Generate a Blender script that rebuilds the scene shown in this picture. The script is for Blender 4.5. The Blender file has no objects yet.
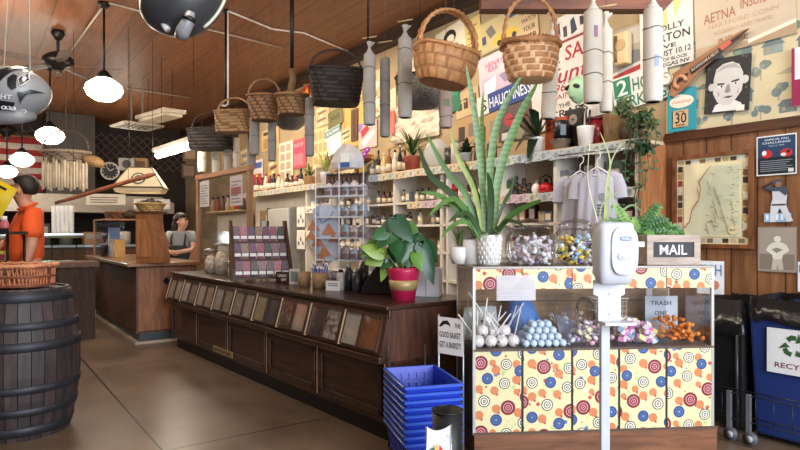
import bpy, math, random
from mathutils import Vector, Matrix
random.seed(7)
R = random.Random(11)
SC = bpy.context.scene
COL = SC.collection
PI = math.pi
rad = math.radians
# ---------------------------------------------------------------- survey of the place
F, H, HY = 600.0, 1.3, 232.0            # focal length in pixels, eye height, horizon row
D = Vector((-.5825, .8128, 0))          # along the long wall, away from the street
N = Vector((.8128, .5825, 0))           # into the long wall
RW = math.atan2(-.8128, .5825)          # rotation of things that stand along the long wall
W = 4.8                                 # long wall
SW = 4.4                                # front of the shelving
CZ = 4.05                               # ceiling
UB = 16.8                               # back wall

def at(px, py, Y):
    return Vector(((px - 400) / F * Y, Y, H + (HY - py) / F * Y))
def uw(u, w, z=0.0):
    p = D * u + N * w
    return Vector((p.x, p.y, z))
def depth(px, w):
    return w / (N.x * (px - 400) / F + N.y)
def onw(px, py, w):
    return at(px, py, depth(px, w))
def foot(px, w, z):
    p = onw(px, HY, w); p.z = z
    return p
def wkx(px, w):
    """metres along the wall plane per pixel column"""
    return w / (F * (N.x * (px - 400) / F + N.y) ** 2)
def ceil_at(px, py, drop=.02):
    return at(px, py, (CZ - drop - H) * F / (HY - py))
def uof(px, w):
    return onw(px, HY, w).dot(D)

# ---------------------------------------------------------------- materials
def lin(h):
    h = h.lstrip('#')
    o = []
    for i in (0, 2, 4):
        c = int(h[i:i+2], 16) / 255
        o.append(c / 12.92 if c <= .04045 else ((c + .055) / 1.055) ** 2.4)
    return o
def mul(c, k):
    return (min(1, c[0]*k), min(1, c[1]*k), min(1, c[2]*k), 1)
MC = {}
def nodes(name):
    m = bpy.data.materials.new(name); m.use_nodes = True
    nt = m.node_tree
    return m, nt, nt.nodes['Principled BSDF']
def M(hexc, rough=.6, metal=0.0, var=.12, scale=7.0, bump=0.0, bs=60.0, coat=0.0, spec=.5, emis=0.0):
    key = (hexc, rough, metal, var, scale, bump, bs, coat, spec, emis)
    if key in MC: return MC[key]
    m, nt, b = nodes('paint_' + hexc.strip('#'))
    L = nt.links; c = lin(hexc)
    b.inputs['Roughness'].default_value = rough
    b.inputs['Metallic'].default_value = metal
    b.inputs['Coat Weight'].default_value = coat
    b.inputs['Specular IOR Level'].default_value = spec
    tc = nt.nodes.new('ShaderNodeTexCoord')
    n = nt.nodes.new('ShaderNodeTexNoise'); n.inputs['Scale'].default_value = scale; n.inputs['Detail'].default_value = 4
    L.new(tc.outputs['Object'], n.inputs['Vector'])
    r = nt.nodes.new('ShaderNodeValToRGB')
    r.color_ramp.elements[0].position = .3; r.color_ramp.elements[1].position = .7
    r.color_ramp.elements[0].color = mul(c, 1 - var); r.color_ramp.elements[1].color = mul(c, 1 + var)
    L.new(n.outputs['Fac'], r.inputs['Fac']); L.new(r.outputs['Color'], b.inputs['Base Color'])
    if emis:
        b.inputs['Emission Color'].default_value = (*c, 1); b.inputs['Emission Strength'].default_value = emis
    if bump:
        n2 = nt.nodes.new('ShaderNodeTexNoise'); n2.inputs['Scale'].default_value = bs; n2.inputs['Detail'].default_value = 3
        L.new(tc.outputs['Object'], n2.inputs['Vector'])
        bp = nt.nodes.new('ShaderNodeBump'); bp.inputs['Strength'].default_value = bump; bp.inputs['Distance'].default_value = .01
        L.new(n2.outputs['Fac'], bp.inputs['Height']); L.new(bp.outputs['Normal'], b.inputs['Normal'])
    MC[key] = m
    return m
def glass(hexc='ffffff', rough=.05, refl=.3, tint=.97):
    """clear thin glass or acrylic"""
    key = ('g', hexc, rough, refl, tint)
    if key in MC: return MC[key]
    m, nt, b = nodes('glass_' + hexc); nt.nodes.remove(b)
    L = nt.links; c = lin(hexc)
    tr = nt.nodes.new('ShaderNodeBsdfTransparent'); tr.inputs[0].default_value = (c[0]*tint, c[1]*tint, c[2]*tint, 1)
    gl = nt.nodes.new('ShaderNodeBsdfGlossy'); gl.inputs['Roughness'].default_value = rough
    lw = nt.nodes.new('ShaderNodeLayerWeight'); lw.inputs['Blend'].default_value = .25
    ma = nt.nodes.new('ShaderNodeMath'); ma.operation = 'MULTIPLY_ADD'; ma.inputs[1].default_value = refl; ma.inputs[2].default_value = .015
    mx = nt.nodes.new('ShaderNodeMixShader'); out = nt.nodes['Material Output']
    L.new(lw.outputs['Fresnel'], ma.inputs[0]); L.new(ma.outputs[0], mx.inputs[0])
    L.new(tr.outputs[0], mx.inputs[1]); L.new(gl.outputs[0], mx.inputs[2]); L.new(mx.outputs[0], out.inputs['Surface'])
    MC[key] = m
    return m
def film(hexc, alpha=.35, rough=.35):
    """cloudy plastic film"""
    key = ('f', hexc, alpha, rough)
    if key in MC: return MC[key]
    m, nt, b = nodes('film_' + hexc); L = nt.links
    b.inputs['Base Color'].default_value = (*lin(hexc), 1); b.inputs['Roughness'].default_value = rough
    tr = nt.nodes.new('ShaderNodeBsdfTransparent'); mx = nt.nodes.new('ShaderNodeMixShader'); mx.inputs[0].default_value = alpha
    L.new(tr.outputs[0], mx.inputs[1]); L.new(b.outputs[0], mx.inputs[2]); L.new(mx.outputs[0], nt.nodes['Material Output'].inputs['Surface'])
    MC[key] = m
    return m
def wood(a, bcol, stretch=(1, 12, 12), rough=.55, groove=None, coat=0.0, scale=3.0, bump=.15):
    """stretched-noise grain; groove=(axis, pitch, width) cuts dark joints between boards"""
    key = ('w', a, bcol, stretch, rough, groove, coat, scale)
    if key in MC: return MC[key]
    m, nt, b = nodes('wood_' + a); L = nt.links
    b.inputs['Roughness'].default_value = rough; b.inputs['Coat Weight'].default_value = coat
    tc = nt.nodes.new('ShaderNodeTexCoord'); mp = nt.nodes.new('ShaderNodeMapping'); mp.inputs['Scale'].default_value = stretch
    L.new(tc.outputs['Object'], mp.inputs['Vector'])
    n = nt.nodes.new('ShaderNodeTexNoise'); n.inputs['Scale'].default_value = scale; n.inputs['Detail'].default_value = 6; n.inputs['Distortion'].default_value = .6
    L.new(mp.outputs[0], n.inputs['Vector'])
    r = nt.nodes.new('ShaderNodeValToRGB'); r.color_ramp.elements[0].position = .32; r.color_ramp.elements[1].position = .68
    r.color_ramp.elements[0].color = (*lin(bcol), 1); r.color_ramp.elements[1].color = (*lin(a), 1)
    L.new(n.outputs['Fac'], r.inputs['Fac'])
    colout = r.outputs['Color']; hgt = n.outputs['Fac']
    if groove:
        ax, pitch, wd = groove
        sp = nt.nodes.new('ShaderNodeSeparateXYZ'); L.new(tc.outputs['Object'], sp.inputs[0])
        d = nt.nodes.new('ShaderNodeMath'); d.operation = 'DIVIDE'; d.inputs[1].default_value = pitch; L.new(sp.outputs[ax], d.inputs[0])
        fl = nt.nodes.new('ShaderNodeMath'); fl.operation = 'FLOOR'; L.new(d.outputs[0], fl.inputs[0])
        fr = nt.nodes.new('ShaderNodeMath'); fr.operation = 'FRACT'; L.new(d.outputs[0], fr.inputs[0])
        lt = nt.nodes.new('ShaderNodeMath'); lt.operation = 'LESS_THAN'; lt.inputs[1].default_value = wd / pitch; L.new(fr.outputs[0], lt.inputs[0])
        wn = nt.nodes.new('ShaderNodeTexWhiteNoise'); wn.noise_dimensions = '1D'; L.new(fl.outputs[0], wn.inputs['W'])
        hs = nt.nodes.new('ShaderNodeHueSaturation')
        mr = nt.nodes.new('ShaderNodeMapRange'); mr.inputs[3].default_value = .82; mr.inputs[4].default_value = 1.15
        L.new(wn.outputs['Value'], mr.inputs[0]); L.new(mr.outputs[0], hs.inputs['Value']); L.new(colout, hs.inputs['Color'])
        mx = nt.nodes.new('ShaderNodeMix'); mx.data_type = 'RGBA'; L.new(lt.outputs[0], mx.inputs[0]); L.new(hs.outputs[0], mx.inputs[6])
        mx.inputs[7].default_value = mul(lin(bcol), .35); colout = mx.outputs[2]
    L.new(colout, b.inputs['Base Color'])
    bp = nt.nodes.new('ShaderNodeBump'); bp.inputs['Strength'].default_value = bump; bp.inputs['Distance'].default_value = .005
    L.new(hgt, bp.inputs['Height']); L.new(bp.outputs['Normal'], b.inputs['Normal'])
    MC[key] = m
    return m
def granular(c1, c2, scale=90.0, c3=None):
    """a bin of small pieces: cells of two or three colours"""
    key = ('gr', c1, c2, scale, c3)
    if key in MC: return MC[key]
    m, nt, b = nodes('grain_' + c1); L = nt.links; b.inputs['Roughness'].default_value = .6
    tc = nt.nodes.new('ShaderNodeTexCoord'); v = nt.nodes.new('ShaderNodeTexVoronoi'); v.inputs['Scale'].default_value = scale
    L.new(tc.outputs['Object'], v.inputs['Vector'])
    sp = nt.nodes.new('ShaderNodeSeparateColor'); L.new(v.outputs['Color'], sp.inputs[0])
    r = nt.nodes.new('ShaderNodeValToRGB'); r.color_ramp.elements[0].color = (*lin(c1), 1); r.color_ramp.elements[1].color = (*lin(c2), 1)
    if c3:
        e = r.color_ramp.elements.new(.5); e.color = (*lin(c3), 1)
    L.new(sp.outputs[0], r.inputs[0]); L.new(r.outputs[0], b.inputs['Base Color'])
    bp = nt.nodes.new('ShaderNodeBump'); bp.inputs['Strength'].default_value = .6; bp.inputs['Distance'].default_value = .01; bp.invert = True
    L.new(v.outputs['Distance'], bp.inputs['Height']); L.new(bp.outputs[0], b.inputs['Normal'])
    MC[key] = m
    return m

# ---------------------------------------------------------------- mesh builder
class MB:
    def __init__(s, m=None):
        s.v = []; s.f = []; s.fm = []; s.sm = []; s.mats = []; s.k = 0
        if m: s.use(m)
    def use(s, m):
        if m not in s.mats: s.mats.append(m)
        s.k = s.mats.index(m); return s
    def add(s, vs, fs, smooth=False):
        b = len(s.v); s.v += [tuple(v) for v in vs]
        for f in fs:
            s.f.append([i + b for i in f]); s.fm.append(s.k); s.sm.append(smooth)
        return s
    def box(s, c, d, Mx=None):
        x, y, z = d[0]/2, d[1]/2, d[2]/2
        vs = [Vector((a*x, b*y, e*z)) for a in (-1, 1) for b in (-1, 1) for e in (-1, 1)]
        if Mx: vs = [Mx @ v for v in vs]
        c = Vector(c)
        return s.add([v + c for v in vs], [(0, 1, 3, 2), (4, 6, 7, 5), (0, 4, 5, 1), (2, 3, 7, 6), (0, 2, 6, 4), (1, 5, 7, 3)])
    def b2(s, x0, x1, y0, y1, z0, z1):
        return s.box(((x0+x1)/2, (y0+y1)/2, (z0+z1)/2), (x1-x0, y1-y0, z1-z0))
    def tube(s, path, r, n=6, caps=True, smooth=True, closed=False):
        P = [Vector(p) for p in path]; m = len(P)
        rr = r if isinstance(r, (list, tuple)) else [r]*m
        vs = []; up = None
        for i, p in enumerate(P):
            if closed: t = P[(i+1) % m] - P[i-1]
            else: t = P[min(i+1, m-1)] - P[max(i-1, 0)]
            if t.length < 1e-9: t = Vector((0, 0, 1))
            t.normalize()
            if up is None:
                up = Vector((0, 0, 1)) if abs(t.z) < .9 else Vector((1, 0, 0))
            a = up - t * up.dot(t)
            if a.length < 1e-6: a = t.orthogonal()
            a.normalize(); b = t.cross(a); up = a
            for k in range(n):
                th = 2*PI*k/n
                vs.append(p + (a*math.cos(th) + b*math.sin(th))*rr[i])
        fs = []
        for i in range(m if closed else m-1):
            j = (i+1) % m
            for k in range(n):
                q = (k+1) % n
                fs.append((i*n+k, i*n+q, j*n+q, j*n+k))
        if caps and not closed:
            fs.append(tuple(range(n-1, -1, -1))); fs.append(tuple((m-1)*n+k for k in range(n)))
        return s.add(vs, fs, smooth)
    def cyl(s, p0, p1, r, r1=None, n=12, caps=True, smooth=True):
        return s.tube([p0, p1], [r, r if r1 is None else r1], n, caps, smooth)
    def lathe(s, prof, n=16, c=(0, 0, 0), Mx=None, smooth=True, sx=1, sy=1):
        c = Vector(c); vs = []
        for r, z in prof:
            for k in range(n):
                th = 2*PI*k/n
                v = Vector((r*math.cos(th)*sx, r*math.sin(th)*sy, z))
                if Mx: v = Mx @ v
                vs.append(v + c)
        m = len(prof); fs = []
        for i in range(m-1):
            for k in range(n):
                q = (k+1) % n
                fs.append((i*n+k, i*n+q, (i+1)*n+q, (i+1)*n+k))
        if prof[0][0] > 1e-6: fs.append(tuple(range(n-1, -1, -1)))
        if prof[-1][0] > 1e-6: fs.append(tuple((m-1)*n+k for k in range(n)))
        return s.add(vs, fs, smooth)
    def sph(s, c, r, n=12, m=8, Mx=None, smooth=True):
        if not isinstance(r, (tuple, list)): r = (r, r, r)
        c = Vector(c); vs = []
        for i in range(m+1):
            ph = -PI/2 + PI*i/m
            rr = max(math.cos(ph), 1e-4)
            for k in range(n):
                th = 2*PI*k/n
                v = Vector((r[0]*rr*math.cos(th), r[1]*rr*math.sin(th), r[2]*math.sin(ph)))
                if Mx: v = Mx @ v
                vs.append(v + c)
        fs = [(i*n+k, i*n+(k+1) % n, (i+1)*n+(k+1) % n, (i+1)*n+k) for i in range(m) for k in range(n)]
        return s.add(vs, fs, smooth)
    def prism(s, poly, y0, y1):
        """polygon in x,z, extruded along y"""
        a = sum(poly[i-1][0]*p[1] - p[0]*poly[i-1][1] for i, p in enumerate(poly))
        if a < 0: poly = poly[::-1]
        n = len(poly)
        vs = [(x, y0, z) for x, z in poly] + [(x, y1, z) for x, z in poly]
        fs = [tuple(range(n)), tuple(range(2*n-1, n-1, -1))] + [(i, i+n, (i+1) % n+n, (i+1) % n) for i in range(n)]
        return s.add(vs, fs)
    def flat(s, poly, y):
        """polygon in x,z facing the room (-y)"""
        a = sum(poly[i-1][0]*p[1] - p[0]*poly[i-1][1] for i, p in enumerate(poly))
        if a < 0: poly = poly[::-1]
        return s.add([(x, y, z) for x, z in poly], [tuple(range(len(poly)))])
    def disc(s, x, z, r, y, n=18, ry=None):
        return s.flat([(x+r*math.cos(2*PI*k/n), z+(ry or r)*math.sin(2*PI*k/n)) for k in range(n)], y)
    def leaf(s, path, widths, up=(0, 0, 1), fold=.25):
        """a blade: path points and half widths, with a folded midrib"""
        P = [Vector(p) for p in path]; vs = []
        for i, p in enumerate(P):
            t = (P[min(i+1, len(P)-1)] - P[max(i-1, 0)]).normalized()
            u = Vector(up); sd = t.cross(u)
            if sd.length < 1e-5: sd = t.orthogonal()
            sd.normalize(); nn = sd.cross(t)
            w = widths[i]
            vs += [p + sd*w + nn*w*fold, p, p - sd*w + nn*w*fold]
        fs = []
        for i in range(len(P)-1):
            a = i*3
            fs += [(a, a+1, a+4, a+3), (a+1, a+2, a+5, a+4)]
        return s.add(vs, fs, True)
    def text(s, body, x, z, h, y, w=None, shear=0.0, rot=0.0, ax='C'):
        """lettering in the x,z plane, h = height of the line, w = width to fit"""
        me = glyphs(body, shear)
        xs = [v.co.x for v in me.vertices]; ys = [v.co.y for v in me.vertices]
        if not xs: return s
        x0, x1, y0, y1 = min(xs), max(xs), min(ys), max(ys)
        kz = h/max(y1-y0, 1e-6); kx = (w/(x1-x0)) if w else kz
        cx = (x0+x1)/2 if ax == 'C' else x0
        c, sn = math.cos(rot), math.sin(rot)
        vs = []
        for v in me.vertices:
            a, b = (v.co.x-cx)*kx, (v.co.y-(y0+y1)/2)*kz
            vs.append((x + a*c - b*sn, y, z + a*sn + b*c))
        return s.add(vs, [tuple(p.vertices) for p in me.polygons])
    def build(s, name, parent=None, loc=None, rz=0.0, bev=0.0, sub=0):
        me = bpy.data.meshes.new(name); me.from_pydata(s.v, [], s.f)
        for m in s.mats: me.materials.append(m)
        me.polygons.foreach_set('material_index', s.fm); me.polygons.foreach_set('use_smooth', s.sm)
        me.update()
        o = bpy.data.objects.new(name, me); COL.objects.link(o)
        if parent: o.parent = parent
        if loc is not None: o.location = loc
        if rz: o.rotation_euler.z = rz
        if bev:
            bm = o.modifiers.new('bevel', 'BEVEL'); bm.width = bev; bm.segments = 2; bm.limit_method = 'ANGLE'; bm.angle_limit = rad(50)
        if sub:
            sb = o.modifiers.new('smooth', 'SUBSURF'); sb.levels = sub; sb.render_levels = sub
        return o
GL = {}
def glyphs(body, shear=0.0):
    if (body, shear) in GL: return GL[(body, shear)]
    cu = bpy.data.curves.new('lettering', 'FONT'); cu.body = body; cu.shear = shear; cu.resolution_u = 2; cu.offset = .012
    ob = bpy.data.objects.new('lettering', cu); COL.objects.link(ob)
    dg = bpy.context.evaluated_depsgraph_get()
    me = bpy.data.meshes.new_from_object(ob.evaluated_get(dg))
    bpy.data.objects.remove(ob); bpy.data.curves.remove(cu)
    GL[(body, shear)] = me
    return me
def tag(o, label, cat, group=None, kind=None):
    o['label'] = label; o['category'] = cat
    if group: o['group'] = group
    if kind: o['kind'] = kind
    return o
def thing(name, label, cat, loc, rz=0.0, group=None, kind=None):
    o = bpy.data.objects.new(name, None); COL.objects.link(o); o.empty_display_size = .05
    o.location = loc; o.rotation_euler.z = rz
    return tag(o, label, cat, group, kind)
def struct(o):
    o['kind'] = 'structure'; return o
def kids(o):
    return [c for c in bpy.data.objects if c.parent == o]
def dup(o, loc, rz=None, label=None, parent=None, ks=None):
    c = o.copy(); COL.objects.link(c)
    if parent: c.parent = parent
    if loc is not None: c.location = loc
    if rz is not None: c.rotation_euler.z = rz
    if label: c['label'] = label
    for k in (o.children if ks is None else ks): dup(k, None, parent=c)
    return c
ORD = 'first second third fourth fifth sixth seventh eighth ninth tenth eleventh twelfth thirteenth fourteenth fifteenth sixteenth seventeenth eighteenth nineteenth twentieth'.split()
def rz3(a): return Matrix.Rotation(a, 3, 'Z')
def rx3(a): return Matrix.Rotation(a, 3, 'X')
def ry3(a): return Matrix.Rotation(a, 3, 'Y')

WHITE = M('e8e6e2', .5, var=.04); OFFW = M('d9d3c4', .6, var=.08); BLACK = M('141416', .45, var=.1)
CREAM = M('d8c8a0', .7, var=.1); STEEL = M('a9abae', .28, metal=.9, var=.06); DARKMETAL = M('1c1a1a', .4, metal=.5)
BROWN = wood('6b4228', '452716'); DKWOOD = wood('4a2a1c', '2a160e', rough=.4, coat=.25); LTWOOD = wood('b58455', '8a5c36')
INK = M('1b1b1d', .6); RED = M('b01f24', .5); GREEN = M('3f6b35', .5, var=.25, scale=20); DKGREEN = M('24422a', .4, var=.3, scale=14)
CLEAR = glass(); ACRYL = glass('f6f8fc', .08, .16, .98)
# ---------------------------------------------------------------- the setting
def floor_mat():
    m, nt, b = nodes('polished_concrete'); L = nt.links
    tc = nt.nodes.new('ShaderNodeTexCoord')
    n = nt.nodes.new('ShaderNodeTexNoise'); n.inputs['Scale'].default_value = 1.3; n.inputs['Detail'].default_value = 8; n.inputs['Roughness'].default_value = .65
    L.new(tc.outputs['Object'], n.inputs['Vector'])
    r = nt.nodes.new('ShaderNodeValToRGB'); r.color_ramp.elements[0].position = .3; r.color_ramp.elements[1].position = .72
    r.color_ramp.elements[0].color = (*lin('5c4a3a'), 1); r.color_ramp.elements[1].color = (*lin('897562'), 1)
    L.new(n.outputs['Fac'], r.inputs['Fac'])
    sp = nt.nodes.new('ShaderNodeSeparateXYZ'); L.new(tc.outputs['Object'], sp.inputs[0])
    prev = None
    for ax, off, pitch in ((1, -.93+.008, 2.9), (0, 3.72, 2.6)):
        a = nt.nodes.new('ShaderNodeMath'); a.operation = 'ADD'; a.inputs[1].default_value = off; L.new(sp.outputs[ax], a.inputs[0])
        d = nt.nodes.new('ShaderNodeMath'); d.operation = 'DIVIDE'; d.inputs[1].default_value = pitch; L.new(a.outputs[0], d.inputs[0])
        f = nt.nodes.new('ShaderNodeMath'); f.operation = 'FRACT'; L.new(d.outputs[0], f.inputs[0])
        c = nt.nodes.new('ShaderNodeMath'); c.operation = 'LESS_THAN'; c.inputs[1].default_value = .014/pitch; L.new(f.outputs[0], c.inputs[0])
        if prev:
            x = nt.nodes.new('ShaderNodeMath'); x.operation = 'MAXIMUM'; L.new(prev.outputs[0], x.inputs[0]); L.new(c.outputs[0], x.inputs[1]); prev = x
        else: prev = c
    mx = nt.nodes.new('ShaderNodeMix'); mx.data_type = 'RGBA'; L.new(prev.outputs[0], mx.inputs[0]); L.new(r.outputs[0], mx.inputs[6]); mx.inputs[7].default_value = (.008, .007, .006, 1)
    L.new(mx.outputs[2], b.inputs['Base Color'])
    mr = nt.nodes.new('ShaderNodeMapRange'); mr.inputs[3].default_value = .22; mr.inputs[4].default_value = .42
    L.new(n.outputs['Fac'], mr.inputs[0]); L.new(mr.outputs[0], b.inputs['Roughness'])
    return m
def wallbox(name, u0, u1, w0, w1, z0, z1, m):
    """a slab in the wall frame: local x = -u, y = w"""
    mb = MB(m); mb.b2(-u1, -u0, w0, w1, z0, z1)
    o = mb.build(name); o.rotation_euler.z = RW
    return struct(o)
U0 = -3.2
wallbox('floor', U0-2, UB+.2, -4.2, W+.2, -.1, 0, floor_mat())
CEILW = wood('855637', '6a432a', (1, 9, 9), .5, (1, .42, .012), scale=2.0)
wallbox('ceiling', U0, UB+.2, -4.2, W+.2, CZ, CZ+.1, CEILW)
wallbox('wall_right', U0, UB+.2, W, W+.2, 0, CZ, M('a38d6c', .8, var=.16, scale=2.5, bump=.1))
PANEL = wood('8f6240', '684228', (9, 9, 1), .5, (0, .19, .01), scale=2.2)
wallbox('wall_rear', UB, UB+.2, -4.2, W, 0, CZ, M('2b201b', .8, var=.2))
wallbox('wall_left', U0, UB, -4.4, -4.2, 0, CZ, M('6b5442', .8, var=.15))
uE = uof(637, SW) - .02
wallbox('wall_panelling', U0, uE, W-.025, W-.001, 0, 2.1, PANEL)
# paper above the panelling: a pattern of small houses and trees
zc = 2.1
wp = MB(M('c9bd9c', .8, var=.07, scale=5))
wp.b2(-uE, -U0, W-.006, W-.001, zc, 3.9)
wt = [M('8f9a98', .8, var=.2), M('6d7b7e', .8, var=.2), M('a39b86', .8, var=.2), M('7c8a78', .8, var=.2)]
rr = random.Random(3)
for i in range(21):
    for j in range(11):
        x = -uE + .1 + i*.215 + (j % 2)*.1 + rr.uniform(-.03, .03); z = zc + .07 + j*.155 + rr.uniform(-.025, .025)
        k = rr.random(); y = W-.007; s = rr.uniform(.8, 1.1)
        if x > -U0-.2: continue
        if k < .34:
            wp.use(wt[rr.randrange(2)]); wp.flat([(x-.07*s, z-.035*s), (x+.07*s, z-.035*s), (x+.07*s, z+.03*s), (x-.07*s, z+.03*s)], y)
            wp.use(wt[1]); wp.flat([(x-.09*s, z+.03*s), (x+.085*s, z+.03*s), (x+.05*s, z+.08*s), (x-.045*s, z+.08*s)], y)
            wp.use(wt[2]); wp.flat([(x-.05*s, z-.02*s), (x-.02*s, z-.02*s), (x-.02*s, z+.015*s), (x-.05*s, z+.015*s)], y-.0004)
        elif k < .8:
            wp.use(wt[2]); wp.flat([(x-.006, z-.05*s), (x+.006, z-.05*s), (x+.006, z+.02), (x-.006, z+.02)], y)
            for q in range(5):
                wp.use(wt[rr.choice((0, 1, 3))]); wp.disc(x+rr.uniform(-.055, .055)*s, z+rr.uniform(.0, .06)*s, rr.uniform(.02, .04)*s, y-.0003*q, 9)
        else:
            wp.use(wt[rr.choice((0, 2, 3))]); wp.flat([(x-.12*s, z-.02), (x-.03*s, z+.02), (x+.12*s, z+.005), (x+.08*s, z-.03)], y)
o = wp.build('wall_upper'); o.rotation_euler.z = RW; struct(o)
mo = MB(wood('5a3420', '38200f', (1, 12, 12), .4)); mo.b2(-uE, -U0, W-.05, W-.001, zc-.05, zc+.0); mo.b2(-uE, -U0, W-.035, W-.001, zc, zc+.025)
o = mo.build('trim_1'); o.rotation_euler.z = RW; struct(o)
wallbox('trim_2', U0, UB, W-.14, W-.001, 3.88, CZ, wood('3a241a', '22140d', (1, 12, 12), .5))
wallbox('baseboard_right', U0, uE, W-.045, W-.026, 0, .12, wood('5a3420', '38200f', (1, 12, 12), .4))
# ---- daylight and room lights without fixtures
def lamp(kind, name, loc, energy, color, size=.3, rot=None, sy=None, spot=None):
    l = bpy.data.lights.new(name, kind); l.energy = energy; l.color = color
    if kind == 'AREA':
        l.size = size
        if sy: l.shape = 'RECTANGLE'; l.size_y = sy
    elif kind in ('POINT', 'SPOT'): l.shadow_soft_size = size
    if spot: l.spot_size = spot; l.spot_blend = .6
    o = bpy.data.objects.new(name, l); COL.objects.link(o); o.location = loc
    if rot is not None: o.rotation_euler = rot
    return o
def aim(o, p):
    o.rotation_euler = (Vector(p) - o.location).to_track_quat('-Z', 'Y').to_euler()
WARM = (1, .86, .69); COOL = (.86, .93, 1.0)
wd = bpy.data.worlds.new('street_daylight'); SC.world = wd; wd.use_nodes = True
bg = wd.node_tree.nodes['Background']; bg.inputs[0].default_value = (.90, .94, 1, 1); bg.inputs[1].default_value = 1.1
a = lamp('AREA', 'storefront_daylight', uw(-2.9, 1.6, 2.2), 430, COOL, 4.5, sy=3.0); aim(a, uw(4, 2.6, .9))
for i, u in enumerate((1.6, 3.4, 5.2, 7.0, 8.8, 10.6)):
    a = lamp('SPOT', 'added_shelf_spot', uw(u, 3.0, 3.95), 105 if u < 4 else 180, WARM, .08, spot=rad(105)); aim(a, uw(u+.1, 4.7, 1.9))  # added unseen spots that give the shelf wall its warm brightness
lamp('POINT', 'deli_light', uw(12.0, -.6, 3.2), 70, WARM, .3)
lamp('POINT', 'deli_light', uw(13.5, 2.6, 3.0), 35, WARM, .3)
for u, w in ((3.0, .6), (5.5, .4), (8.5, .2)):
    lamp('POINT', 'aisle_light', uw(u, w, 3.3), 70, WARM, .25)

# ---- schoolhouse pendants
def globe_mat():
    m, nt, b = nodes('lit_opal_glass')
    b.inputs['Base Color'].default_value = (1, .97, .9, 1); b.inputs['Emission Color'].default_value = (1, .93, .8, 1); b.inputs['Emission Strength'].default_value = 7
    return m
GLOBE = globe_mat()
def pendant(label, px, py, Y, r, rod=True):
    p = at(px, py, Y)
    t = thing('pendant_lamp', label, 'pendant lamp', (p.x, p.y, p.z), 0, 'schoolhouse pendant lamps')
    mb = MB(DARKMETAL); mb.cyl((0, 0, r*.6), (0, 0, CZ-p.z-.03), .014, n=8); mb.build('rod', t)
    mb = MB(DARKMETAL); mb.lathe([(.07, CZ-p.z-.002), (.07, CZ-p.z-.03), (.03, CZ-p.z-.07)], 12); mb.build('ceiling_canopy', t)
    mb = MB(DARKMETAL); mb.lathe([(.09, r*.62), (.1, r*.72), (.06, r*.95), (.03, r*1.1)], 14); mb.build('fitter', t)
    mb = MB(GLOBE); mb.lathe([(0, -r*.62), (r*.5, -r*.56), (r*.85, -r*.32), (r, 0), (r*.9, r*.3), (r*.6, r*.52), (.09, r*.64)], 24); mb.build('glass_shade', t)
    lamp('POINT', 'pendant_bulb', (p.x, p.y, p.z-r*.9), 45, WARM, .15)
    return t
pendant('largest opal glass pendant lamp on a dark rod near the ceiling fan', 104, 90, 7.2, .215)
pendant('opal glass pendant lamp hanging above the grey hat-like basket of pale cylinders', 50, 136, 10.0, .22)
pendant('opal glass pendant lamp just above the head of the person in orange', 22, 160, 11.0, .2)
pendant('smallest opal glass pendant lamp in front of the striped flag', 7, 172, 12.0, .19)

# ---- ceiling fans
def fan(label, px, py, Y, a0, s=1.0):
    p = at(px, py, Y)
    t = thing('ceiling_fan', label, 'ceiling fan', (p.x, p.y, p.z), a0, 'dark ceiling fans')
    mb = MB(DARKMETAL); mb.cyl((0, 0, .1), (0, 0, CZ-p.z-.02), .02, n=8); mb.lathe([(.075, CZ-p.z), (.09, CZ-p.z-.04), (.04, CZ-p.z-.13)], 14); mb.build('downrod', t)
    mb = MB(DARKMETAL); mb.lathe([(.0, -.12), (.07, -.11), (.09, -.07), (.16, -.05), (.2, .0), (.19, .05), (.13, .1), (.05, .14)], 20); mb.build('motor_housing', t)
    mb = MB(M('4a4038', .4)); mb.lathe([(0, -.19), (.05, -.18), (.055, -.12)], 12); mb.build('switch_cup', t)
    for k in range(5):
        a = 2*PI*k/5; q = rz3(a)
        mb = MB(wood('57463c', '3a2c24')); Mx = q @ rx3(rad(13))
        pts = [(.2, .045), (.35, .07), (.75, .078), (.8, .05), (.8, -.05), (.75, -.078), (.35, -.07), (.2, -.045)]
        vs = [q @ (rx3(rad(13)) @ Vector((x, y, zz))) for zz in (-.045, -.038) for x, y in pts]
        n = len(pts)
        mb.add(vs, [tuple(range(n-1, -1, -1)), tuple(range(n, 2*n))] + [(i, (i+1) % n, (i+1) % n+n, i+n) for i in range(n)])
        mb.build('blade', t)
fan('dark ceiling fan between the large pendant lamp and the hanging helmet', 58, 62, 8.2, .3)
fan('small far ceiling fan above the striped flag', 6, 131, 12.5, .9)

# ---- pipes and wires on the ceiling
def pipe(name, label, cat, pts, r, m, group=None):
    mb = MB(m); mb.tube(pts, r, 6); return tag(mb.build(name), label, cat, group)
PALEP = M('b3a596', .5)
pipe('conduit', 'thin pale conduit across the ceiling from the largest pendant lamp to the dark hull-like inflatable', 'conduit', [ceil_at(109, 3), ceil_at(200, 27)], .011, PALEP)
pipe('conduit', 'pale conduit on the ceiling running from the largest pendant lamp back past the fan', 'conduit', [ceil_at(103, 7), ceil_at(66, 57)], .013, PALEP)
pipe('hanging_cable', 'white cable sagging under the ceiling towards the dark wicker hamper', 'cable', [ceil_at(x, y) for x, y in ((228, 11), (250, 20), (272, 29), (304, 33), (330, 44), (350, 52))], .012, M('e6ded2', .5))
pipe('conduit', 'pale conduit on the ceiling ending above the round wicker baskets', 'conduit', [ceil_at(203, 28), ceil_at(282, 48)], .012, PALEP)
pipe('conduit', 'far pale conduit on the ceiling above the unlit fluorescent fixture', 'conduit', [ceil_at(127, 88), ceil_at(190, 98)], .014, PALEP)
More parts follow.
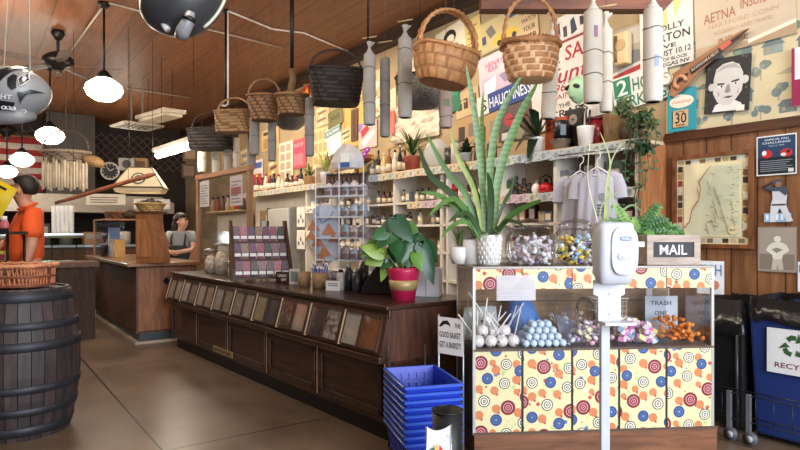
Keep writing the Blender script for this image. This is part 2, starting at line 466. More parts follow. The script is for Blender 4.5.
def ceilrod(label, px, py0, Y, py1, r=.018, m=None):
    a = at(px, py1, Y); 
    t = thing('hanging_rod', label, 'rod', a)
    mb = MB(m or DARKMETAL); mb.cyl((0, 0, 0), (0, 0, CZ-a.z), r, n=8); mb.build('rod', t)
    mb = MB(m or DARKMETAL); mb.lathe([(.04, CZ-a.z-.002), (.04, CZ-a.z-.025), (r, CZ-a.z-.05)], 10); mb.build('ceiling_plate', t)
    return t
t = ceilrod('dark rod with a white cable strapped along it, reaching down from the ceiling', 226, 10, 7.43, 104)
mb = MB(M('e6ded2', .5)); mb.cyl((.03, -.02, 0), (.03, -.02, 1.14), .012, n=6); mb.tube([(.03, -.02, 0), (.0, -.03, -.03), (-.06, -.03, -.02), (-.09, -.02, -.06)], .012, 6); mb.build('cable', t)
ceilrod('plain dark rod hanging from the ceiling above the round wicker baskets', 292, 0, 6.0, 68, .02)
ceilrod('thin rod hanging from the ceiling above the first pale wrapped roll', 368, 0, 4.95, 40, .008)

# ---- unlit light fixture, vent, lit tube
p = at(160, 117, 10.5)
t = thing('fluorescent_fixture', 'unlit cream fluorescent fixture hanging below the ceiling beside the vent', 'light fixture', p, RW+rad(12))
mb = MB(M('d8ceb8', .5)); mb.b2(-.55, .55, -.2, .2, 0, .07); mb.b2(-.5, .5, -.16, .16, -.05, 0); mb.build('housing', t, bev=.01)
for x in (-.45, .45):
    mb = MB(DARKMETAL); mb.cyl((x, 0, .07), (x, 0, CZ-p.z), .004, n=6); mb.build('suspension_rod', t)
p = at(137, 127, 11.0)
t = thing('ceiling_vent', 'square slatted vent hanging below the ceiling on two straps', 'vent', p, RW+rad(10))
mb = MB(M('b8ae9c', .5)); 
for a in (-.33, .33): mb.b2(a-.03, a+.03, -.33, .33, 0, .03); mb.b2(-.33, .33, a-.03, a+.03, 0, .03)
mb.build('frame', t)
mb = MB(M('3a332c', .6)); mb.b2(-.3, .3, -.3, .3, .03, .035)
mb.use(M('8d8577', .5))
for k in range(6): mb.b2(-.3, .3, -.27+.1*k, -.235+.1*k, .005, .02)
mb.build('slat_grille', t)
for x in (-.25, .25):
    mb = MB(M('8a8074', .5)); mb.b2(x-.02, x+.02, -.01, .01, .03, CZ-p.z); mb.build('hanging_strap', t)
TUBE, nt, b = nodes('lit_tube'); b.inputs['Emission Color'].default_value = (1, .9, .72, 1); b.inputs['Emission Strength'].default_value = 16
p0, p1 = at(158, 155, 9.6), at(198, 144, 8.3)
c = (p0+p1)/2; dv = p1-p0; ang = math.atan2(dv.y, dv.x); ln = dv.length
t = thing('hanging_tube_light', 'lit fluorescent tube light hanging beside the dark oblong basket', 'tube light', c, ang)
mb = MB(TUBE); mb.cyl((-ln/2, 0, 0), (ln/2, 0, 0), .05, n=12); mb.build('tube', t)
mb = MB(M('d8d0c0', .5)); mb.b2(-ln/2-.04, ln/2+.04, -.08, .08, .05, .11); mb.build('reflector', t)
for x in (-ln*.4, ln*.4):
    mb = MB(DARKMETAL); mb.cyl((x, 0, .11), (x, 0, CZ-c.z), .003, n=6); mb.build('suspension_wire', t)
lamp('POINT', 'tube_glow', c+Vector((0, 0, -.15)), 40, WARM, .2)

# ---- rear wall: lattice, flag, clock, boards
def rearpt(px, py, off=.0):
    u = UB - off; t = (px-400)/F
    Y = u / (D.x*t + D.y)
    return at(px, py, Y)
RRZ = math.atan2(N.y, N.x)          # local x along N, local y along D
p = rearpt(120, 152, .05)
mb = MB(M('54443a', .7, var=.2))
for k in range(-9, 10):
    for sg in (1, -1):
        x0 = k*.22; pts = []
        a = Vector((x0-.45, 0, -.45*sg)); bq = Vector((x0+.45, 0, .45*sg))
        mb.box((x0, .01*sg, 0), (1.27, .012, .028), ry3(-sg*PI/4))
o = mb.build('lattice_screen', None, p, RRZ); tag(o, 'dark wooden lattice screen high on the rear wall', 'lattice')
p = rearpt(6, 163, .1)
t = thing('striped_flag', 'red and white striped flag hung on the rear wall', 'flag', p, RRZ)
mb = MB(M('b9302f', .8))
for k in range(9):
    mb.use(M('a52a2c', .8) if k % 2 == 0 else M('cfc2b4', .8))
    n = 10
    for i in range(n):
        x0 = -1.0+2.0*i/n; x1 = x0+2.0/n
        f = lambda x: .03*math.sin(x*7)
        z1 = .62-.14*k; z0 = z1-.14
        mb.add([(x0, f(x0), z0), (x1, f(x1), z0), (x1, f(x1), z1), (x0, f(x0), z1)], [(0, 1, 2, 3)], True)
mb.build('cloth', t)
mb = MB(LTWOOD); mb.cyl((-1.05, -.03, .64), (1.05, -.03, .64), .02); mb.build('pole', t)
p = rearpt(110, 171, .8)
t = thing('wall_clock', 'round black-faced clock with pale rim at the rear', 'clock', p, RRZ)
mb = MB(M('d8d4ca', .4)); mb.tube([(.2*math.cos(2*PI*k/24), 0, .2*math.sin(2*PI*k/24)) for k in range(24)], .022, 8, closed=True); mb.build('rim', t)
mb = MB(BLACK); mb.prism([(.2*math.cos(2*PI*k/24), .2*math.sin(2*PI*k/24)) for k in range(24)], 0, .03)
mb.use(WHITE)
for k in range(12): mb.box((.16*math.cos(PI*k/6), -.003, .16*math.sin(PI*k/6)), (.035, .004, .012), ry3(-PI*k/6))
mb.build('face', t)
mb = MB(WHITE); mb.box((.04, -.008, .03), (.1, .004, .014), ry3(-.6)); mb.box((-.04, -.008, .05), (.14, .004, .01), ry3(.9)); mb.build('hand', t)
def rearbox(name, label, cat, px0, py0, px1, py1, u, m, dep=.3, text=None, extra=None):
    t = ((px0+px1)/2-400)/F; Y = u/(D.x*t+D.y)
    p = at((px0+px1)/2, py1, Y); w = (px1-px0)/F*Y*1.12; h = (py1-py0)/F*Y
    mb = MB(m); mb.b2(-w/2, w/2, 0, dep, 0, h)
    if text: mb.use(text[1]); mb.text(text[0], 0, h*.5, h*.3, -.004, w*.8)
    if extra: extra(mb, w, h)
    o = mb.build(name, None, p, RRZ*.5, bev=.006)
    return tag(o, label, cat)
def lines(mb, w, h):
    mb.use(M('5b4f45', .7))
    for k in range(3): mb.b2(-w*.4, w*.3, -.003, 0, h*(.2+.22*k), h*(.28+.22*k))
# tall steel hood behind the deli case and back bar
t = thing('exhaust_hood', 'pale steel exhaust hood on the rear wall behind the deli counter', 'hood', uw(15.9, 1.2, 0), RRZ)
mb = MB(M('a29a8e', .5)); mb.prism([(-1.5, 1.75), (2.9, 1.75), (2.9, 2.0), (2.6, 2.15), (-1.3, 2.15), (-1.5, 2.0)], -.6, .5); mb.build('canopy', t)
mb = MB(M('3a332d', .6)); mb.b2(.2, 1.2, -.2, .5, 2.15, CZ-.01); mb.build('duct', t)
t = thing('back_bar', 'dark back bar cabinet with pale top along the rear wall', 'cabinet', uw(15.9, .9, 0), RRZ)
mb = MB(DKWOOD); mb.b2(-1.6, 3.3, -.3, .5, 0, .95); mb.build('body', t)
mb = MB(STEEL); mb.b2(-1.65, 3.35, -.36, .5, .95, 1.0); mb.build('top', t)
for k in range(6):
    mb = MB(BROWN); mb.b2(-1.55+.8*k, -.82+.8*k, -.325, -.3, .1, .88); mb.build('door', t)
BB = [('coffee_machine', 'black coffee machine on the back bar', 'coffee machine', .35, .45, .5, '1d1b1c'), ('steel_urn', 'steel urn on the back bar beside the coffee machine', 'urn', .9, .3, .5, 'a6a4a0'),
      ('carton', 'brown carton on the back bar beside the urn', 'box', 1.45, .4, .3, '8a6642'), ('white_bin', 'white tub at the end of the back bar', 'tub', 2.1, .4, .35, 'd8d2c6'), ('toaster_oven', 'dark toaster oven on the back bar', 'toaster oven', -.4, .6, .35, '3a3634')]
for nm, lb, ct, x, w_, h_, cc in BB:
    t = thing(nm, lb, ct, uw(15.75, .9+x, 1.0), RRZ)
    if nm in ('steel_urn', 'white_bin'):
        mb = MB(M(cc, .3, metal=.6 if nm == 'steel_urn' else 0)); mb.lathe([(w_*.48, 0), (w_*.5, h_*.8), (w_*.45, h_*.9)], 16); mb.build('body', t)
        mb = MB(BLACK); mb.lathe([(w_*.46, h_*.9), (w_*.3, h_*.98), (.02, h_)], 16); mb.build('lid', t)
    else:
        mb = MB(M(cc, .45)); mb.b2(-w_/2, w_/2, -.15, .2, 0, h_); mb.build('body', t, bev=.012)
        mb = MB(M('8d8984', .4)); mb.b2(-w_*.38, w_*.38, -.165, -.15, h_*.45, h_*.85); mb.build('front', t)
rearbox('loudspeaker', 'grey loudspeaker box under the ceiling vent', 'loudspeaker', 120, 158, 133, 170, 12.5, M('8f8b86', .5, var=.15), .3, None, lambda mb, w, h: (mb.use(BLACK), mb.disc(0, h*.5, h*.35, -.003)))
rearbox('wooden_box', 'small tan wooden box beside the loudspeaker under the vent', 'box', 133, 158, 146, 170, 12.6, M('a8854e', .6), .3, None, lambda mb, w, h: (mb.use(M('6f5230', .6)), mb.b2(-w*.35, w*.35, -.003, 0, h*.2, h*.75)))
rearbox('menu_board', 'white menu board on the rear wall above the seated worker', 'board', 137, 199, 167, 209, 13.5, M('d8d2c8', .5), .03, None, lines)
rearbox('menu_board', 'long pale menu board behind the clear cup stacks', 'board', 90, 194, 122, 205, 14.3, M('bdb4a6', .5), .03, None, lines)
rearbox('framed_picture', 'upper brown framed picture at the far end of the long wall', 'picture', 184, 146, 196, 161, 12.9, M('6a4e3a', .6), .04, None, lambda mb, w, h: (mb.use(M('a08a70', .7)), mb.b2(-w*.36, w*.36, -.004, 0, h*.15, h*.85)))
rearbox('framed_picture', 'lower dark framed picture at the far end of the long wall', 'picture', 183, 164, 195, 178, 12.9, M('54402f', .6), .04, None, lambda mb, w, h: (mb.use(M('80705e', .7)), mb.b2(-w*.36, w*.36, -.004, 0, h*.15, h*.85)))

# ---- deli case and the row of clear cups
q = uw(9.75, .02, 0)
t = thing('deli_case', 'glass-fronted deli display case behind the person in orange', 'display case', q, RRZ)
mb = MB(M('4a4440', .5)); mb.b2(-.5, 1.38, 0, .9, 0, .78); mb.build('base', t)
mb = MB(M('cfd2cc', .5)); mb.b2(-.48, 1.36, .05, .85, .78, .8); mb.build('deck', t)
mb = MB(glass('cfe4dc', .05, 1.2, .9)); mb.add([(-.5, -.0, .78), (1.38, -.0, .78), (1.38, .45, 1.25), (-.5, .45, 1.25)], [(0, 1, 2, 3)]); mb.build('front_glass', t)
mb = MB(STEEL); mb.b2(-.5, 1.38, .43, .9, 1.25, 1.28); mb.build('top', t)
lamp('POINT', 'added_case_fill', uw(10.2, .9, 1.2), 9, (.9, 1, .97), .1)  # lamp added inside the case to brighten its deck and glass
for k in range(7):
    pn = dup(pan, uw(10.1, -.33+.25*k, .805), None, f'steel tray of pale food in the deli case, {ORD[k]} along') if k else None
    if k == 0:
        pan = thing('food_tray', 'steel tray of pale food in the deli case, first along', 'tray', uw(10.1, -.33, .805), RRZ, 'trays in the deli case')
        mb = MB(STEEL); mb.b2(-.11, .11, -.18, .18, 0, .07); mb.build('pan', pan)
        mb = MB(granular('dcdacc', 'b4c8bc', 40)); mb.sph((0, 0, .055), (.1, .17, .025), 12, 6); mb.build('food', pan)
for k in range(5):
    px = 54+4.4*k
    t = thing('cup_stack', f'tall stack of clear plastic cups above the deli case, {ORD[k]} from the person in orange', 'cup stack', at(px, 235, 10.8), 0, 'clear cup stacks')
    prof = []
    for j in range(7): prof += [(.035, .076*j), (.043, .076*j+.07)]
    mb = MB(film('e4e6ea', .55)); mb.lathe(prof, 12); mb.build('cups', t)
    mb = MB(M('7d7770', .4)); mb.lathe([(.04, -.02), (.04, 0)], 12); mb.build('stand', t)
t = thing('cup_shelf', 'dark shelf carrying the stacks of clear plastic cups', 'shelf', at(63, 235, 10.8)-Vector((0, 0, .05)), 0)
mb = MB(M('8a8278', .5)); mb.b2(-.3, .33, -.1, .1, -.0, .028); mb.build('board', t)
for x in (-.2, .24):
    mb = MB(DARKMETAL); mb.cyl((x, 0, -1.22), (x, 0, .0), .01, n=8); mb.build('post', t)

# ---- dark wooden side counter with green post beside the barrel
t = thing('side_counter', 'low dark wooden counter between the barrel and the checkout counter', 'counter', (-4.05, 7.2, 0), RW)
mb = MB(wood('4a2e20', '2c1a11', (9, 9, 1.5), .75)); mb.b2(-.34, .1, -.05, .34, 0, .87); mb.build('body', t)
mb = MB(BROWN); mb.b2(-.38, .14, -.1, .38, .87, .94); mb.build('top', t, bev=.01)
mb = MB(M('1f2927', .8)); mb.b2(.0, .115, -.07, -.05, 0, .86); mb.build('corner_board', t)

# ---- checkout counter
q = uw(7.41, 1.56, 0)
t = thing('checkout_counter', 'brown wooden checkout counter with overhanging top in front of the seated worker', 'counter', q, RW)
mb = MB(wood('6a4530', '4f301f', (1, 8, 8))); mb.b2(-2.9, 0, 0, .68, .12, .9); mb.build('body', t)
mb = MB(wood('a06a48', '7c4d32', (9, 9, 1.5))); mb.b2(.0, .012, .02, .66, .15, .88); mb.build('end_panel', t)  # paler wood than the body: light on the end face put into colour
mb = MB(M('3a4448', .4)); mb.b2(-2.9, .005, .03, .65, .03, .12); mb.build('toe_kick', t)
mb = MB(M('b9aa94', .5)); mb.b2(-2.9, .02, -.012, .68, 0, .03); mb.build('base_strip', t)
mb = MB(wood('9a6a42', '74492a', (1, 9, 9), .35, coat=.3)); mb.b2(-2.95, .1, -.12, .72, .9, .945); mb.build('top', t, bev=.008)
mb = MB(DARKMETAL); mb.box((.02, .33, .72), (.02, .06, .06), rx3(PI/4)); mb.build('diamond_badge', t)
TOPC = .945
# carved pedestal with shallow basket
q = foot(152, 1.72, TOPC)
t = thing('carved_pedestal', 'carved wooden pedestal with a curved side on the checkout counter', 'pedestal', q, rad(-20))
mb = MB(wood('a87046', '84532f', (9, 9, 1.5)))
prof = [(-.14, 0), (.17, 0), (.17, .07), (.145, .18), (.13, .28), (.08, .38), (.065, .48), (.065, .57), (-.14, .57)]
mb.prism(prof, -.11, .11); mb.build('body', t, bev=.006)
mb = MB(wood('b98252', '94603a', (9, 9, 1.5))); mb.prism([(-.11, .07), (.09, .07), (.07, .3), (.03, .5), (-.11, .5)], -.122, -.11); mb.build('front_panel', t)
mb = MB(BROWN); mb.b2(-.16, .1, -.13, .13, .57, .59); mb.build('cap_board', t)
# ---------------------------------------------------------------- woven baskets
def wicker(mb, ml, md, rt, rb, h, rows=9, K=22, sq=2.0, th=.012, bulge=0.0, amp=.006, z0=0.0):
    """woven wall: rt, rb = (x, y) half sizes at rim and foot; sq = superellipse exponent"""
    n = K*2; 
    def ring(z, off, j):
        f = z/h; b = math.sin(PI*f)*bulge
        vs = []
        for k in range(n):
            a = 2*PI*k/n
            ca, sa = math.cos(a), math.sin(a)
            sx = math.copysign(abs(ca)**(2/sq), ca); sy = math.copysign(abs(sa)**(2/sq), sa)
            wv = amp*math.cos(PI*(k+j)) if off is not None else -th
            rx = rb[0]+(rt[0]-rb[0])*f+b + wv + (off or 0); ry = rb[1]+(rt[1]-rb[1])*f+b + wv + (off or 0)
            vs.append((rx*sx, ry*sy, z0+z))
        return vs
    zs = []
    for j in range(rows):
        a, b = h*j/rows, h*(j+1)/rows; g = (b-a)*.1
        zs += [(a+g, -amp*.7, j), (a+2.5*g, .0, j), (b-2.5*g, .0, j), (b-g, -amp*.7, j)]
    base = len(mb.v); allv = []
    for z, off, j in zs: allv += ring(z, off, j)
    m = len(zs)
    fl, fd = [], []
    for i in range(m-1):
        for k in range(n):
            q = (k+1) % n; f = (i*n+k, i*n+q, (i+1)*n+q, (i+1)*n+k)
            j = zs[i][2]
            (fd if (k+j) % 4 == 0 or i % 4 == 3 else fl).append(f)
    mb.use(ml); mb.add(allv, fl, True)
    mb.use(md)
    for f in fd: mb.f.append([base+i for i in f]); mb.fm.append(mb.k); mb.sm.append(True)
    inner = [ring(z, None, 0) for z in (h*.999, h*.05)]
    mb.add(inner[0]+inner[1], [(k, (k+1) % n, n+(k+1) % n, n+k) for k in range(n)] + [tuple(n+k for k in range(n))], True)
    bt = ring(h*.01, 0, 0)
    mb.add(bt, [tuple(range(n-1, -1, -1))])
def srim(rx, ry, sq, z, n=48):
    o = []
    for k in range(n):
        a = 2*PI*k/n; ca, sa = math.cos(a), math.sin(a)
        o.append((rx*math.copysign(abs(ca)**(2/sq), ca), ry*math.copysign(abs(sa)**(2/sq), sa), z))
    return o
def braid(mb, path, r, closed=False, turns=14):
    """two strands twisted round a path"""
    P = [Vector(p) for p in path]; m = len(P)
    for ph in (0, PI):
        o = []
        for i, p in enumerate(P):
            t = (P[(i+1) % m if closed else min(i+1, m-1)] - P[i-1 if closed else max(i-1, 0)]).normalized()
            a = t.orthogonal() if abs(t.z) > .9 else Vector((0, 0, 1)) - t*t.z
            a.normalize(); b = t.cross(a); an = 2*PI*turns*i/m + ph
            o.append(p + (a*math.cos(an)+b*math.sin(an))*r*.6)
        mb.tube(o, r*.75, 5, closed=closed)
def arch(rx, z0, z1, n=17, ry=0.0):
    return [(rx*math.cos(PI*k/(n-1)), ry*math.sin(PI*2*k/(n-1)), z0+(z1-z0)*math.sin(PI*k/(n-1))**.7) for k in range(n)]
WK1, WK2 = M('b98a5c', .65, var=.2, scale=30), M('8a6038', .7, var=.2, scale=30)
WKD1, WKD2 = M('2c211d', .6, var=.3, scale=30), M('17100e', .7, var=.2)
WKB1, WKB2 = M('8e6642', .65, var=.2, scale=30), M('5f4129', .7, var=.2)

# two shallow baskets on the checkout counter furniture
t = thing('bread_basket', 'shallow round basket of dark rolls on top of the carved pedestal', 'basket', foot(150.5, 1.72, TOPC+.592), 0)
mb = MB(); wicker(mb, M('c09a62', .6), M('94703f', .6), (.165, .165), (.12, .12), .09, 4, 18); mb.build('body', t)
mb = MB(M('c09a62', .6)); braid(mb, srim(.165, .165, 2, .092, 40), .012, True, 24); mb.build('rim', t)
PB = foot(150.5, 1.72, TOPC+.592)
for k in range(7):
    a = 2*PI*k/6; r_ = .085 if k < 6 else 0
    mb = MB(M('3b2a20', .6, var=.3, scale=20)); mb.sph((0, 0, 0), (.055, .045, .04), 10, 6)
    o = mb.build('bread_roll', None, PB+Vector((r_*math.cos(a), r_*math.sin(a), .095 if k < 6 else .125)), a)
    tag(o, 'small dark roll heaped in the basket on the carved pedestal', 'bread roll', 'dark rolls in the pedestal basket')
# acrylic guard with display boxes
q = foot(117, 1.72, TOPC)
t = thing('acrylic_guard', 'clear acrylic guard box standing on the checkout counter', 'sneeze guard', q, RW)
mb = MB(ACRYL); mb.b2(-.55, .35, -.2, -.195, 0, .52); mb.b2(-.55, -.545, -.2, .2, 0, .52); mb.build('panel', t)
mb = MB(LTWOOD); mb.b2(-.57, -.545, -.22, -.195, 0, .54); mb.b2(-.57, .37, -.22, .22, .52, .54); mb.build('frame', t)
q2 = foot(117, 1.72, TOPC+.54)
t = thing('serving_tray', 'brown oval wicker tray on top of the acrylic guard', 'tray', q2, RW)
mb = MB(); wicker(mb, WKB1, WKB2, (.26, .17), (.2, .13), .09, 4, 18); mb.build('body', t)
mb = MB(WKB1); braid(mb, srim(.26, .17, 2, .095, 36), .014, True, 20); mb.build('rim', t)
t = thing('dark_bundle', 'dark cloth-like bundle beside the wicker tray on the acrylic guard', 'bundle', q2+Vector((.25, -.1, 0)), RW)
mb = MB(M('4a3a2e', .8, var=.3)); mb.sph((0, 0, .06), (.15, .13, .06), 12, 6); mb.sph((.06, 0, .09), (.07, .08, .05), 10, 6); mb.build('body', t)
for dx, lab, cc, w_, h_ in ((-.42, 'upright tan cardboard box behind the acrylic guard', '9a6a44', .12, .25), (-.05, 'pale carton beside the dark drink cup behind the acrylic guard', 'c8b49a', .2, .25), (.16, 'yellow-edged carton nearest the carved pedestal', 'c9a260', .09, .24), (-.22, 'tall blue and white card standing behind the acrylic guard', '7f9cc8', .14, .42)):
    v = q + rz3(RW) @ Vector((dx, 0, 0))
    t = thing('carton', lab, 'carton', v, RW)
    mb = MB(M(cc, .6)); mb.b2(-w_/2, w_/2, -.07, .07, 0, h_); mb.build('box', t, bev=.004)
    mb = MB(M('e6ddd0', .6)); mb.b2(-w_*.35, w_*.35, -.073, -.07, h_*.35, h_*.8); mb.build('label_panel', t)
v = q + rz3(RW) @ Vector((-.31, -.12, 0))
t = thing('drink_cup', 'dark cola-coloured drink cup with pink straw beside the cartons', 'cup', v)
mb = MB(M('2a1614', .25)); mb.lathe([(.038, 0), (.05, .17)], 14); mb.build('cup', t)
mb = MB(M('e8d8d4', .4)); mb.lathe([(.052, .17), (.053, .18), (.02, .19)], 14); mb.build('lid', t)
mb = MB(M('d4606a', .4)); mb.cyl((0, 0, .18), (-.04, 0, .32), .006, n=6); mb.build('straw', t)

# ---------------------------------------------------------------- hanging stained lampshade, long oar
p = at(141, 181, 8.6)
t = thing('billiard_lamp', 'cream panelled hanging lampshade with a round dark emblem', 'hanging lamp', p, rad(12)); t.scale = (.78, .78, .78)
def frust(mb, x0, x1, y0, y1, z0, z1):
    mb.add([(-x0, -y0, z0), (x0, -y0, z0), (x0, y0, z0), (-x0, y0, z0), (-x1, -y1, z1), (x1, -y1, z1), (x1, y1, z1), (-x1, y1, z1)],
           [(0, 1, 5, 4), (1, 2, 6, 5), (2, 3, 7, 6), (3, 0, 4, 7), (4, 5, 6, 7)])
mb = MB(M('c9bb98', .5, var=.06)); frust(mb, .43, .2, .3, .1, -.13, .24); mb.build('shade_panel', t)
mb = MB(M('cfc0a0', .5)); frust(mb, .38, .43, .26, .3, -.22, -.13); mb.build('skirt', t)
mb = MB(M('4c3a26', .5))
co = [((-.43, -.3, -.13), (-.2, -.1, .24)), ((.43, -.3, -.13), (.2, -.1, .24)), ((-.43, .3, -.13), (-.2, .1, .24)), ((.43, .3, -.13), (.2, .1, .24)), ((-.43, -.3, -.13), (.43, -.3, -.13)), ((-.2, -.1, .24), (.2, -.1, .24)), ((.43, -.3, -.13), (.43, .3, -.13))]
for a, b_ in co: mb.cyl(a, b_, .012, n=6)
mb.build('frame', t)
mb = MB(M('38423a', .5)); sl = math.atan2(.2, .37)
Mx = Matrix.Rotation(-sl, 3, 'X')
def disc3(mb, c, r, n=20):
    mb.add([Vector(c) + Mx @ Vector((r*math.cos(2*PI*k/n), 0, r*math.sin(2*PI*k/n))) for k in range(n)], [tuple(range(n-1, -1, -1))])
disc3(mb, (0, -.219, .03), .125); mb.use(M('d8cba8', .5)); disc3(mb, (0, -.222, .032), .095); mb.use(M('3d5346', .5)); disc3(mb, (0, -.225, .034), .07); mb.use(M('a03a30', .5)); disc3(mb, (.0, -.228, .036), .035)
mb.build('emblem', t)
mb = MB(DARKMETAL)
for x in (-.2, .2): mb.cyl((x, 0, .2), (x, 0, (CZ-p.z)/.78), .004, n=6)
mb.build('chain', t)
lamp('POINT', 'shade_bulb', p-Vector((0, 0, .3)), 4, WARM, .1)
t0, t1 = at(56, 203, 8.3), at(147, 176, 8.0)
t = thing('wooden_oar', 'long reddish wooden oar hung slanting in front of the cream lampshade', 'oar', t0)
dv = t1-t0
mb = MB(wood('9a5a3c', '6e3c26', (3, 3, 3))); mb.tube([dv*k/8 for k in range(9)], [.026, .027, .028, .028, .03, .03, .03, .03, .028], 8); mb.build('shaft', t)
mb = MB(wood('8a4f38', '653624', (3, 3, 3))); mb.sph(dv*.97, (.17, .025, .035), 12, 8, Matrix.Rotation(-math.atan2(dv.z, dv.x), 3, 'Y')); mb.build('blade', t)
mb = MB(DARKMETAL)
for f in (.2, .8): mb.cyl(dv*f, dv*f+Vector((0, 0, CZ-(t0+dv*f).z)), .003, n=5)
mb.build('hanging_wire', t)

# ---------------------------------------------------------------- barrel with wicker tray basket
BP = Vector((-2.5, 3.95, 0))
t = thing('wine_barrel', 'dark weathered wooden barrel with iron hoops in the aisle', 'barrel', BP)
def bar_r(z): return .285 + .068*(1-((z-.47)/.47)**2)
mb = MB()
n = 30
for k in range(n):
    mb.use(wood('3f3536', '262022', (8, 8, 1), .55, scale=4) if k % 3 else wood('4e3d3b', '2e2626', (8, 8, 1), .6, scale=4))
    a0, a1 = 2*PI*(k+.03)/n, 2*PI*(k+.97)/n
    zs = [.0, .1, .25, .4, .55, .7, .84, .94]; vs = []
    for z in zs:
        r_ = bar_r(z); vs += [(r_*math.cos(a0), r_*math.sin(a0), z), (r_*math.cos(a1), r_*math.sin(a1), z), ((r_-.025)*math.cos(a0), (r_-.025)*math.sin(a0), z), ((r_-.025)*math.cos(a1), (r_-.025)*math.sin(a1), z)]
    fs = []
    for i in range(len(zs)-1):
        b_ = i*4
        fs += [(b_, b_+1, b_+5, b_+4), (b_+2, b_, b_+4, b_+6), (b_+1, b_+3, b_+7, b_+5)]
    fs.append((28, 29, 31, 30)); mb.add(vs, fs)
mb.build('stave_body', t)
mb = MB(wood('3a2b26', '241a17', (1, 8, 8))); mb.lathe([(0, .9), (.27, .9), (.27, .905), (0, .906)], 30); mb.build('head', t)
for z, h_ in ((.03, .06), (.16, .05), (.3, .05), (.56, .06), (.69, .05), (.86, .07)):
    mb = MB(M('35363d', .5, metal=.5, var=.25, scale=12)); mb.lathe([(bar_r(z)+.001, z), (bar_r(z)+.006, z+.003), (bar_r(z+h_)+.006, z+h_-.003), (bar_r(z+h_)+.001, z+h_)], 40); mb.build('hoop', t)
t = thing('wicker_tray', 'reddish woven wicker tray basket on top of the barrel', 'basket', BP+Vector((-.1, .0, .942)))
WR1, WR2 = M('b5714e', .6, var=.2, scale=30), M('7d452e', .6, var=.2)
mb = MB(WR2); 
for z in (.012, .07, .125):
    braid(mb, srim(.28, .17, 4, z, 60), .009, True, 30)
mb.build('band', t)
mb = MB(WR1)
for k, pnt in enumerate(srim(.275, .165, 4, 0, 96)):
    s = .02*(1 if k % 2 else -1); a = 2*PI*k/96
    tx, ty = -math.sin(a)*s, math.cos(a)*s
    mb.cyl((pnt[0], pnt[1], .005), (pnt[0]*1.02+tx, pnt[1]*1.02+ty, .135), .0055, n=5, caps=False)
mb.build('side_weave', t)
mb = MB(WR2); mb.b2(-.24, .24, -.14, .14, 0, .01); mb.build('bottom', t)
mb = MB(M('d08a60', .5)); braid(mb, srim(.29, .18, 4, .14, 60), .013, True, 26); mb.build('rim', t)

# snack rack at the picture's edge with bags
RP = at(2, 268, 4.9)
q = Vector((-3.45, 4.95, 0))
t = thing('snack_rack', 'dark two-tier wire snack rack beside the person in orange', 'display rack', q, rad(10))
mb = MB(DARKMETAL)
for x in (-.3, .26):
    for y in (-.15, .15): mb.cyl((x, y, 0), (x, y, 1.3), .012, n=8)
mb.build('post', t)
for z in (1.02, 1.28):
    mb = MB(BLACK); mb.b2(-.32, .28, -.18, .17, z, z+.025); mb.b2(-.32, .28, -.185, -.18, z, z+.05); mb.build('shelf', t)
for k in range(6):
    cc = ('d9a0a8', 'c8404e', 'e4d0c8', 'b83a48', 'd8c0b0', 'c86a70')[k]
    t = thing('snack_packet', f'small {("pale pink", "red", "cream", "dark red", "beige", "rose")[k]} packet on the upper tier of the snack rack', 'packet', q+rz3(rad(10)) @ Vector((-.24+.09*k, -.1, 1.306)), rad(10))
    mb = MB(M(cc, .4)); mb.lathe([(.036, 0), (.04, .05), (.03, .08), (.022, .09)], 10, sy=.7); mb.build('pouch', t)
    mb = MB(M('f0ece6', .4)); mb.lathe([(.022, .09), (.024, .12), (.004, .125)], 10); mb.build('cap', t)
for k in range(5):
    cc = ('e8d8c0', 'e0a83a', 'c84a6a', 'e8e4da', 'd0b040')[k]
    mb = MB(M(cc, .4)); mb.box((0, 0, .05), (.08, .03, .1), rx3(rad(-8))); mb.use(M('8a3040', .4)); mb.box((0, -.02, .05), (.05, .004, .05), rx3(rad(-8)))
    o = mb.build('snack_bar_box', None, q+rz3(rad(10)) @ Vector((-.24+.11*k, -.1, 1.046)), rad(10), bev=.004)
    tag(o, f'little {("cream", "amber", "magenta", "white", "mustard")[k]} snack box on the lower tier of the snack rack', 'box')
bag = thing('chip_bag', 'bright yellow bag tilted above the snack rack in front of the person in orange', 'bag', q+Vector((.1, -.1, 1.435)), rad(10))
mb = MB(M('e6c41e', .3, var=.08)); Mx = ry3(rad(28))
vs = []; 
for i in range(7):
    for j in range(7):
        x = -.11+.22*i/6; z = .3*j/6; b_ = .035*math.sin(PI*i/6)*math.sin(PI*j/6)
        vs.append(Mx @ Vector((x, -b_, z)))
nn = len(vs); vs += [Mx @ Vector((-.11+.22*i/6, .035*math.sin(PI*i/6)*math.sin(PI*j/6), .3*j/6)) for i in range(7) for j in range(7)]
fs = [(i*7+j, (i+1)*7+j, (i+1)*7+j+1, i*7+j+1) for i in range(6) for j in range(6)]
fs += [tuple(nn+k for k in f[::-1]) for f in fs]
mb.add(vs, fs, True); mb.build('pouch', bag)
mb = MB(M('efe9d6', .4)); mb.add([Mx @ Vector((.06*math.cos(2*PI*k/14)-.03, -.046, .12+.09*math.sin(2*PI*k/14))) for k in range(14)], [tuple(range(14))])
mb.use(INK); mb.add([Mx @ Vector(v) for v in ((-.05, -.03, .25), (.05, -.03, .25), (.05, -.03, .27), (-.05, -.03, .27))], [(0, 1, 2, 3)])
mb.build('printed_front', bag)

